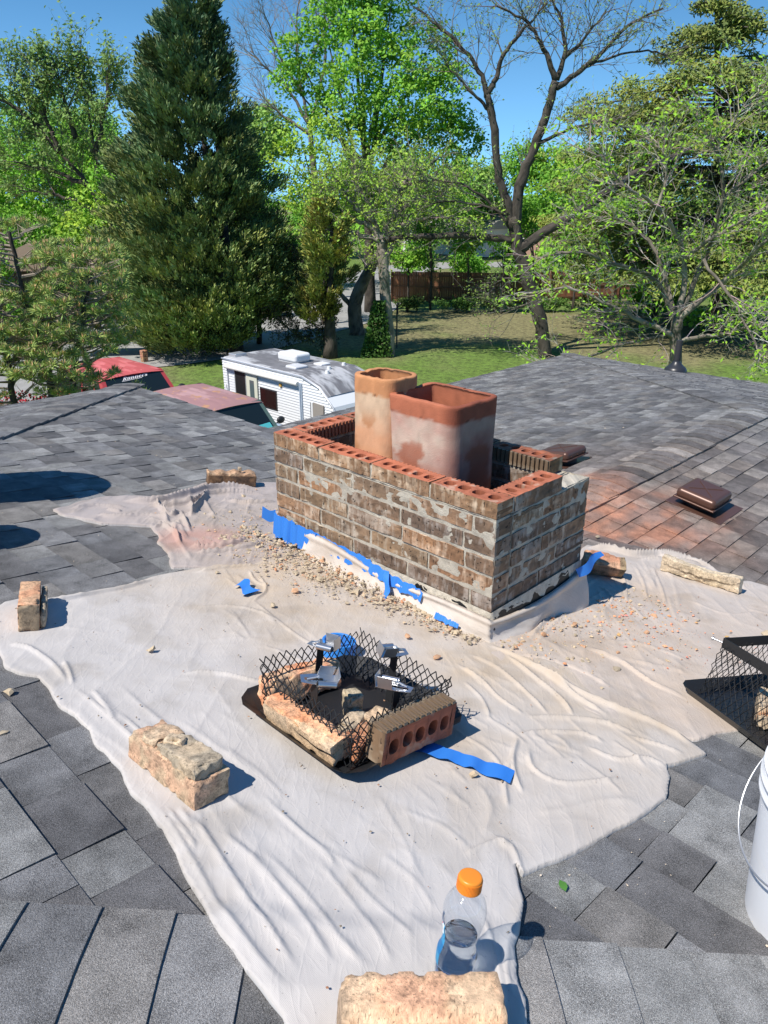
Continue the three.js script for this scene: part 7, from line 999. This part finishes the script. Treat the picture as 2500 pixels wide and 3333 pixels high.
// the big dark elm: forked stems, broken leaning limb, long level limb
{
  const r = rng(53), R = 32, t = thing('elm_tree', 'big dark forked elm with sparse new leaves at the right of the middle', 'tree'), p0 = away(1180, 776, R); t.position.set(p0.x, 0, p0.z); const off = t.position.clone(), P = (l) => poly(l, R).map((p) => p.sub(off));
  const ctx = { r, wood: new GB(), leaf: new Leaves(), o: { bend: 0.5, lift: 0.03, kids: [3, 3, 4], along: 1.1, flat: 0.8, leafDepth: 0, tip: 2, size: 0.11, wide: 0.5, spread: 0.06, col: [0.26, 0.38, 0.09], bark: [0.20, 0.175, 0.15] } };
  limb('trunk', [new THREE.Vector3(0, -0.1, 0), ...P([[1165, 690], [1142, 610], [1118, 530], [1106, 470]])], 0.29, 0.25, DARKBARK, t, r, 14);
  for (const [pts, r0, r1, n, len] of [
    [[[1108, 480], [1090, 420], [1076, 370], [1066, 260], [1052, 205]], 0.2, 0.13, 5, 1.3], [[[1110, 500], [1128, 385], [1152, 325], [1178, 255], [1200, 175]], 0.22, 0.15, 5, 1.3],
    [[[1052, 205], [1072, 170], [1086, 122], [1112, 85], [1140, 55], [1182, 8]], 0.12, 0.03, 14, 1.7], [[[1052, 210], [1040, 165], [1004, 110], [955, 62], [894, 15]], 0.12, 0.03, 16, 1.7], [[[1060, 240], [1020, 200], [985, 160], [960, 140]], 0.07, 0.02, 10, 1.4],
    [[[1200, 175], [1174, 105], [1139, 50], [1070, 12]], 0.12, 0.03, 14, 1.7], [[[1202, 172], [1219, 120], [1214, 50], [1190, -10]], 0.12, 0.03, 14, 1.7], [[[1202, 190], [1244, 160], [1294, 120], [1354, 60], [1432, 18]], 0.13, 0.03, 16, 1.7], [[[1219, 125], [1262, 82], [1309, 22]], 0.08, 0.02, 10, 1.4], [[[1244, 160], [1300, 130], [1400, 110], [1440, 120]], 0.06, 0.02, 12, 1.4], [[[1160, 310], [1230, 280], [1310, 262], [1370, 290]], 0.08, 0.02, 14, 1.4],
    [[[1120, 540], [1180, 500], [1262, 450], [1350, 388], [1430, 350], [1500, 322]], 0.22, 0.12, 10, 1.3], [[[1110, 520], [1060, 512], [980, 509], [900, 511], [838, 518]], 0.15, 0.11, 16, 1.5], [[[1120, 520], [1060, 440], [1000, 400], [930, 390], [870, 400]], 0.07, 0.02, 18, 1.6], [[[1110, 470], [1020, 440], [940, 440], [880, 470]], 0.06, 0.02, 18, 1.5], [[[1140, 620], [1090, 600], [1060, 640]], 0.04, 0.015, 10, 1.2], [[[1152, 650], [1100, 670], [1060, 650]], 0.05, 0.012, 12, 1.3]]) { const Q = limb('limb', P(pts), r0, r1, DARKBARK, t, r, 9, 0.07); sprout(ctx, Q, 0.15, n, len, 0.02, 2); }
   finish(ctx, t);
}
// gnarled pollard with ivy at its foot, and the curved trunk behind it
{
  const r = rng(54), R = 32.5, t = thing('gnarled_tree', 'pale gnarled tree with cut limbs and ivy round its foot', 'tree'), p0 = away(842, 762, R); t.position.set(p0.x, 0, p0.z); const off = t.position.clone(), P = (l) => poly(l, R).map((p) => p.sub(off));
  const ctx = { r, wood: new GB(), leaf: new Leaves(), o: { bend: 0.7, lift: 0.0, kids: [3, 3, 4], along: 0.9, flat: 0.7, leafDepth: 0, tip: 4, size: 0.14, wide: 0.55, spread: 0.10, col: [0.35, 0.54, 0.07], bark: [0.29, 0.26, 0.22] } };
  limb('trunk', [new THREE.Vector3(0, -0.1, 0), ...P([[836, 690], [830, 610], [828, 545], [826, 518]])], 0.26, 0.21, PALEBARK, t, r, 12, 0.1);
  for (const [pts, n] of [[[[828, 522], [800, 492], [760, 472], [720, 440], [688, 418]], 20], [[[826, 520], [806, 470], [790, 430], [760, 390]], 20], [[[832, 560], [850, 530], [862, 505]], 4], [[[828, 522], [770, 505], [720, 500], [690, 480]], 18], [[[826, 518], [850, 470], [900, 430], [960, 410]], 20], [[[826, 518], [880, 480], [960, 470], [1030, 480]], 20], [[[810, 480], [760, 440], [720, 380]], 16], [[[850, 470], [870, 400], [910, 360]], 16]]) { const Q = limb('limb', P(pts), 0.13, 0.03, PALEBARK, t, r, 8, 0.1); sprout(ctx, Q, 0.2, n, 1.7, 0.022, 2); }
  const iv = new Leaves(); for (let k = 0; k < 2600; k++) { const y = lerp(772, 650, Math.pow(r(), 1.5)), x = 822 + (r() - 0.62) * lerp(70, 26, (772 - y) / 122), q = away(x, y, R - 0.2 + (r() - 0.5) * 0.8).sub(off); if (q.y < 0.03) continue; iv.rand(q.x, q.y, q.z, 0.14, 0.1, tint([0.075, 0.17, 0.03], r, 0.6), r); } part('ivy', iv.geo(), M.leaf, t, 'stuff');
  finish(ctx, t);
  const u = thing('gnarled_tree', 'curved grey trunk leaning right behind the pale gnarled tree', 'tree'), q0 = away(772, 716, 38); u.position.set(q0.x, 0, q0.z); const o2 = u.position.clone(), c2 = { ...ctx, wood: new GB(), leaf: new Leaves() }; c2.o = { ...ctx.o };
  const T = limb('trunk', [new THREE.Vector3(0, -0.1, 0), ...poly([[766, 660], [784, 610], [806, 570], [824, 540]], 38).map((p) => p.sub(o2))], 0.42, 0.2, GREYBARK, u, r, 12); sprout(c2, T, 0.5, 10, 2.0, 0.03, 2); limb('limb', poly([[768, 670], [730, 630], [700, 600]], 38).map((p) => p.sub(o2)), 0.16, 0.04, GREYBARK, u, r, 8); finish(c2, u);
}
// tiered evergreen at the right
{
  const r = rng(55), R = 38, t = thing('evergreen_tree', 'large tiered evergreen filling the upper right corner', 'tree'), p0 = away(1560, 660, R); t.position.set(p0.x, 0, p0.z); const off = t.position.clone(), L = new Leaves(), wood = new GB();
  const T = limb('trunk', [new THREE.Vector3(0, -0.1, 0), ...poly([[1556, 400], [1550, 200], [1545, 10]], R).map((p) => p.sub(off))], 0.35, 0.05, DARKBARK, t, r);
  for (let k = 0; k < 210; k++) {
    const y = lerp(5, 600, Math.pow(r(), 0.85)), hw = perPx(R) * lerp(45, 340, smooth(-10, 330, y)) * (0.7 + 0.4 * r()), w = r() * 6.2832, c = away(1552, y, R).sub(off), tip = new THREE.Vector3(c.x + Math.cos(w) * hw, c.y - 0.15 * hw * r() + 0.25, c.z + Math.sin(w) * hw), mid = c.clone().lerp(tip, 0.55).add(new THREE.Vector3(0, 0.2, 0)); wood.tube([c, mid, tip], [0.07, 0.045, 0.015], 5, DARKBARK, false);
    const m = Math.round(22 * hw / 3), cc = tint(mixc([0.27, 0.33, 0.06], [0.15, 0.20, 0.05], r()), r, 0.3);
    for (let q = 0; q < m; q++) { const f = 0.3 + 0.75 * r(), p = c.clone().lerp(tip, Math.min(1, f)), sx = (r() - 0.5) * hw * 0.5, px = p.x - Math.sin(w) * sx, pz = p.z + Math.cos(w) * sx, py = p.y + (r() - 0.3) * 0.3; for (let e = 0; e < 15; e++) { const h = dirR(r); L.sunny(px + h[0] * 0.32, py + h[1] * 0.18, pz + h[2] * 0.32, 0.24, 0.075, tint(cc, r, 0.5), r); } }
  }
  part('boughs', wood.geo(), M.twig, t, 'stuff'); part('crown', L.geo(), M.needle, t, 'stuff');
}
// branchy tree in front at the right: grey limbs, bright new leaves
{
  const r = rng(56), R = 23, t = thing('budding_tree', 'nearer tree at the right with tangled grey branches and bright new leaves', 'tree'), p0 = away(1462, 830, R); t.position.set(p0.x, 0, p0.z); const off = t.position.clone(), P = (l) => poly(l, R).map((p) => p.sub(off));
  const ctx = { r, wood: new GB(), leaf: new Leaves(), o: { bend: 0.6, lift: 0.01, kids: [3, 3, 4], along: 1.0, flat: 0.7, leafDepth: 1, tip: 1, size: 0.15, wide: 0.42, spread: 0.06, col: [0.32, 0.58, 0.045], bark: [0.44, 0.40, 0.34] } };
  limb('trunk', [new THREE.Vector3(0, -2.5, 0), ...P([[1460, 780], [1458, 720], [1462, 690]])], 0.2, 0.16, GREYBARK, t, r, 12);
  for (const [pts, r0, n] of [[[[1460, 730], [1400, 700], [1320, 660], [1220, 622], [1120, 640, 24]], 0.10, 26], [[[1460, 700], [1420, 610], [1330, 570, 22], [1240, 545, 21], [1160, 560, 21]], 0.09, 28], [[[1462, 690], [1480, 560], [1420, 450, 22], [1350, 405, 21], [1270, 390, 21]], 0.10, 28], [[[1462, 690], [1520, 560], [1560, 430, 22], [1545, 330, 22], [1500, 250, 22]], 0.10, 30], [[[1465, 690], [1570, 600], [1660, 520, 21], [1740, 470, 21]], 0.10, 24], [[[1460, 740], [1560, 720], [1650, 700, 21], [1720, 690, 20]], 0.08, 26], [[[1460, 720], [1350, 745, 23], [1240, 780, 22], [1170, 800, 22]], 0.06, 20], [[[1462, 690], [1400, 520, 24], [1330, 470, 24], [1240, 470, 24]], 0.08, 26], [[[1560, 430, 22], [1620, 380, 22], [1680, 330, 22]], 0.06, 20], [[[1480, 560, 23], [1560, 500, 22], [1640, 460, 21], [1700, 420, 21]], 0.07, 24], [[[1350, 405, 21], [1300, 340, 21], [1250, 320, 21]], 0.04, 14], [[[1520, 560, 22], [1590, 660, 21], [1640, 760, 20], [1680, 800, 20]], 0.05, 22], [[[1420, 450, 22], [1440, 370, 22], [1420, 300, 22]], 0.05, 18], [[[1545, 330, 22], [1590, 250, 22], [1640, 200, 22]], 0.05, 18]]) { const Q = limb('limb', P(pts), r0, 0.018, r() < 0.5 ? PALEBARK : GREYBARK, t, r, 8, 0.08); sprout(ctx, Q, 0.12, n, 1.25, 0.014, 2); }
  finish(ctx, t);
}
// pine at the left, buds at the tips
{
  const r = rng(57), R = 13.5, t = thing('pine_tree', 'young pine with upright tan buds at the left edge', 'tree'), p0 = away(130, 960, R); t.position.set(p0.x, 0, p0.z); const off = t.position.clone(), P = (l, rr = R) => poly(l, rr).map((p) => p.sub(off)), L = new Leaves(), buds = new Leaves(), wood = new GB();
  const stems = [limb('trunk', [new THREE.Vector3(0, -0.1, 0), ...P([[115, 860], [85, 740], [45, 620], [20, 500]])], 0.10, 0.03, DARKBARK, t, r, 9), limb('trunk', [new THREE.Vector3(0.3, -0.1, 0.3), ...P([[160, 850], [165, 760], [185, 660], [195, 560]])], 0.08, 0.025, DARKBARK, t, r, 9), limb('trunk', [new THREE.Vector3(-0.3, -0.1, -0.2), ...P([[30, 860], [15, 760], [-10, 650]])], 0.08, 0.025, DARKBARK, t, r, 9)];
  const tuft = (p, up) => { for (let e = 0; e < 34; e++) { const h = dirR(r), d = [h[0] + up.x * 0.9, h[1] + up.y * 0.9, h[2] + up.z * 0.9], l = Math.hypot(...d), D = d.map((v) => v / l), a = dirR(r), dot = a[0] * D[0] + a[1] * D[1] + a[2] * D[2], U = [a[0] - dot * D[0], a[1] - dot * D[1], a[2] - dot * D[2]], ul = Math.hypot(...U) || 1, ln = 0.11 + 0.07 * r(); L.add(p.x + D[0] * ln * 0.5, p.y + D[1] * ln * 0.5, p.z + D[2] * ln * 0.5, D, U.map((v) => v / ul), ln, 0.014, tint([0.36, 0.47, 0.13], r, 0.6)); } for (let e = 0; e < 3; e++) { const D = [(r() - 0.5) * 0.5, 1, (r() - 0.5) * 0.5]; buds.add(p.x + (r() - 0.5) * 0.07, p.y + 0.06, p.z + (r() - 0.5) * 0.07, D, [1, 0, 0], 0.10, 0.028, tint([0.72, 0.48, 0.25], r, 0.4)); buds.add(p.x + (r() - 0.5) * 0.07, p.y + 0.06, p.z + (r() - 0.5) * 0.07, D, [0, 0, 1], 0.10, 0.028, tint([0.72, 0.48, 0.25], r, 0.4)); } };
  for (const S of stems) for (let k = 0; k < 44; k++) { const tt = 0.15 + 0.85 * (k + r()) / 44, i = Math.min(S.length - 2, Math.floor(tt * (S.length - 1))), p = S[i].clone().lerp(S[i + 1], r()), w = r() * 6.28, len = (1.25 - tt * 0.75) * (0.7 + 0.5 * r()), e = p.clone().add(new THREE.Vector3(Math.cos(w) * len, 0.35 * len, Math.sin(w) * len)), m = p.clone().lerp(e, 0.5).add(new THREE.Vector3(0, -0.05, 0)); wood.tube([p, m, e], [0.025, 0.016, 0.007], 4, [0.30, 0.25, 0.20], false);
    for (let q = 0; q < 8; q++) { const f = 0.3 + 0.7 * r(), b = p.clone().lerp(e, f), w2 = w + (r() - 0.5) * 2.6, l2 = 0.45 * (1.2 - f) + 0.12, e2 = b.clone().add(new THREE.Vector3(Math.cos(w2) * l2, 0.25 * l2 + 0.05, Math.sin(w2) * l2)); wood.tube([b, e2], [0.009, 0.005], 3, [0.34, 0.28, 0.22], false); tuft(e2, new THREE.Vector3(Math.cos(w2) * 0.5, 0.8, Math.sin(w2) * 0.5)); } tuft(e, new THREE.Vector3(0, 1, 0)); }
  part('branches', wood.geo(), M.twig, t, 'stuff'); part('needles', L.geo(), M.needle, t, 'stuff'); part('buds', buds.geo(), M.needle, t, 'stuff');
}
// azalea with red flowers under the pine
for (const [k, [x, y, label]] of [[40, 868, 'red flowering azalea low at the far left'], [150, 856, 'red flowering azalea under the pine by the roof edge']].entries()) { const r = rng(900 + k), R = 14.5, t = thing('azalea_bush', label, 'shrub'), c = away(x, y + 22, R), F = new Leaves(), G = new Leaves(); t.position.set(c.x, 0, c.z); limb('stem', [new THREE.Vector3(0, -0.1, 0), new THREE.Vector3(0.05, c.y * 0.6, 0), new THREE.Vector3(0, c.y, 0)], 0.04, 0.01, GREYBARK, t, r, 6); for (let q = 0; q < 1500; q++) { const d = dirR(r), s = Math.pow(r(), 0.4); (q % 5 < 2 ? F : G).rand(d[0] * 0.7 * s, c.y + d[1] * 0.4 * s, d[2] * 0.7 * s, 0.055, 0.045, q % 5 < 2 ? tint([0.55, 0.03, 0.06], r, 0.4) : tint([0.06, 0.11, 0.03], r, 0.4), r); } part('foliage', G.geo(), M.leaf, t, 'stuff'); part('blossom', F.geo(), M.leaf, t, 'stuff'); }
// ---------------------------------------------------------------- fence, houses across the street, small things on the lawn
{
  const A = onLawn(846, 652), B = onLawn(1112, 657), D = onLawn(1420, 642), wood = [C(0.30, 0.125, 0.06), C(0.25, 0.10, 0.05), C(0.34, 0.15, 0.075), C(0.22, 0.095, 0.05)].map((c) => mat(c, 0.85)), post = mat(C(0.20, 0.095, 0.05), 0.85), r = rng(77);
  const run = (P, Q, label) => { const t = thing('wooden_fence', label, 'fence'); t.position.copy(W(P[0], P[1], 0)); const dx = Q[0] - P[0], db = Q[1] - P[1], L = Math.hypot(dx, db); t.rotation.y = Math.atan2(db, dx); const pl = new RoundedBoxGeometry(0.148, 1.85, 0.02, 1, 0.004), po = new THREE.BoxGeometry(0.1, 2.0, 0.1), n = Math.floor(L / 0.152); for (let k = 0; k < n; k++) { const o = part('plank', pl, wood[r() * 4 | 0], t); o.position.set(k * 0.152 + 0.076, 0.98 + (r() - 0.5) * 0.03, 0); } for (let x = 0; x <= L; x += 2.44) { const o = part('post', po, post, t); o.position.set(x, 1.0, 0.075); const rl = Math.min(2.4, L - x); if (rl > 0.3) for (const y of [0.32, 0.98, 1.66]) { const q = part('rail', new THREE.BoxGeometry(rl, 0.09, 0.04), post, t); q.position.set(x + rl / 2, y, 0.035); } } };
  run(A, B, 'brown board fence behind the gnarled tree'); run(B, D, 'brown board fence continuing right behind the front branches');
}
function farHouse(label, x, y, R, w, d, h, wallC, roofC, yaw, roofH) {
  const t = thing('bungalow', label, 'house'), c = away(x, y, R); t.position.set(c.x, groundY(c.x, -c.z), c.z); t.rotation.y = yaw; const wm = mat(wallC, 0.9), rm = mat(roofC, 0.9), g = new THREE.BoxGeometry(w, h, d); g.translate(0, h / 2, 0); part('wall', g, wm, t);
  const s = new THREE.Shape(); s.moveTo(-d / 2 - 0.5, 0); s.lineTo(d / 2 + 0.5, 0); s.lineTo(0, roofH); s.closePath(); const rg = new THREE.ExtrudeGeometry(s, { depth: w + 0.8, bevelEnabled: false }); rg.rotateY(Math.PI / 2); rg.translate(-w / 2 - 0.4, h, 0); part('roof', rg, rm, t);
  for (const q of [-0.32, -0.05, 0.3]) for (const f of [1, -1]) { const o = part('window', new RoundedBoxGeometry(1.5, 1.2, 0.08, 1, 0.02), mat(C(0.75, 0.75, 0.74), 0.5), t); o.position.set(q * w, h * 0.55, f * (d / 2 + 0.02)); const p = part('pane', new RoundedBoxGeometry(1.3, 1.0, 0.03, 1, 0.01), M.glass, o); p.position.z = f * 0.04; }
  const dr = part('door', new RoundedBoxGeometry(0.95, 2.05, 0.08, 1, 0.02), mat(C(0.6, 0.6, 0.58), 0.5), t); dr.position.set(w * 0.14, 1.03, d / 2 + 0.03);
}
farHouse('pinkish brick house across the street behind the elm trunk', 1290, 560, 88, 22, 9, 2.7, C(0.40, 0.25, 0.20), C(0.24, 0.19, 0.17), Math.PI / 4 + 0.75, 2.2);
farHouse('white house glimpsed behind the level elm limb', 1010, 520, 96, 13, 9, 2.9, C(0.72, 0.72, 0.70), C(0.30, 0.28, 0.27), Math.PI / 4 + 0.75, 2.2);
farHouse('tan-roofed shed half hidden by leaves at the left', 105, 560, 46, 6, 6, 2.6, C(0.12, 0.09, 0.07), C(0.42, 0.30, 0.22), 0.9, 1.4);
{ // signpost on the lawn by the gnarled tree
  const t = thing('sign_post', 'small back of a sign on a thin post beside the gnarled tree', 'sign'), [a, b] = onLawn(857, 752); t.position.copy(W(a, b, 0)); const p = part('post', new THREE.CylinderGeometry(0.035, 0.035, 1.9, 8), mat(C(0.12, 0.11, 0.10), 0.7), t); p.position.y = 0.95; const s = part('sign_panel', new RoundedBoxGeometry(0.36, 0.5, 0.02, 1, 0.008), mat(C(0.10, 0.09, 0.085), 0.7), t); s.position.set(0, 1.75, 0.04); s.rotation.y = 0.9;
}
// low hedge under the fence
for (const [k, [x, label]] of [[900, 'low shrub under the left half of the fence'], [985, 'low shrub under the middle of the fence'], [1065, 'dark low shrub beside the elm under the fence'], [1190, 'rounded low shrub right of the elm trunk'], [1290, 'dark low shrub behind the front branches']].entries()) { const r = rng(940 + k), list = []; for (let q = 0; q < 5; q++) list.push([x + (r() - 0.5) * 70, 662 - r() * 10, 46, 20, 12, k % 2 ? G4 : [0.10, 0.16, 0.035]]); broadleaf('shrub', label, 46, [[x, 672], [x, 668], [x, 662]], list, { cat: 'shrub', dens: 24, clump: 0.3, leaves: 16, size: 0.15, trunk: 0.05, col: G4 }, 950 + k); }
shade(scene);
renderer.render(scene, camera);
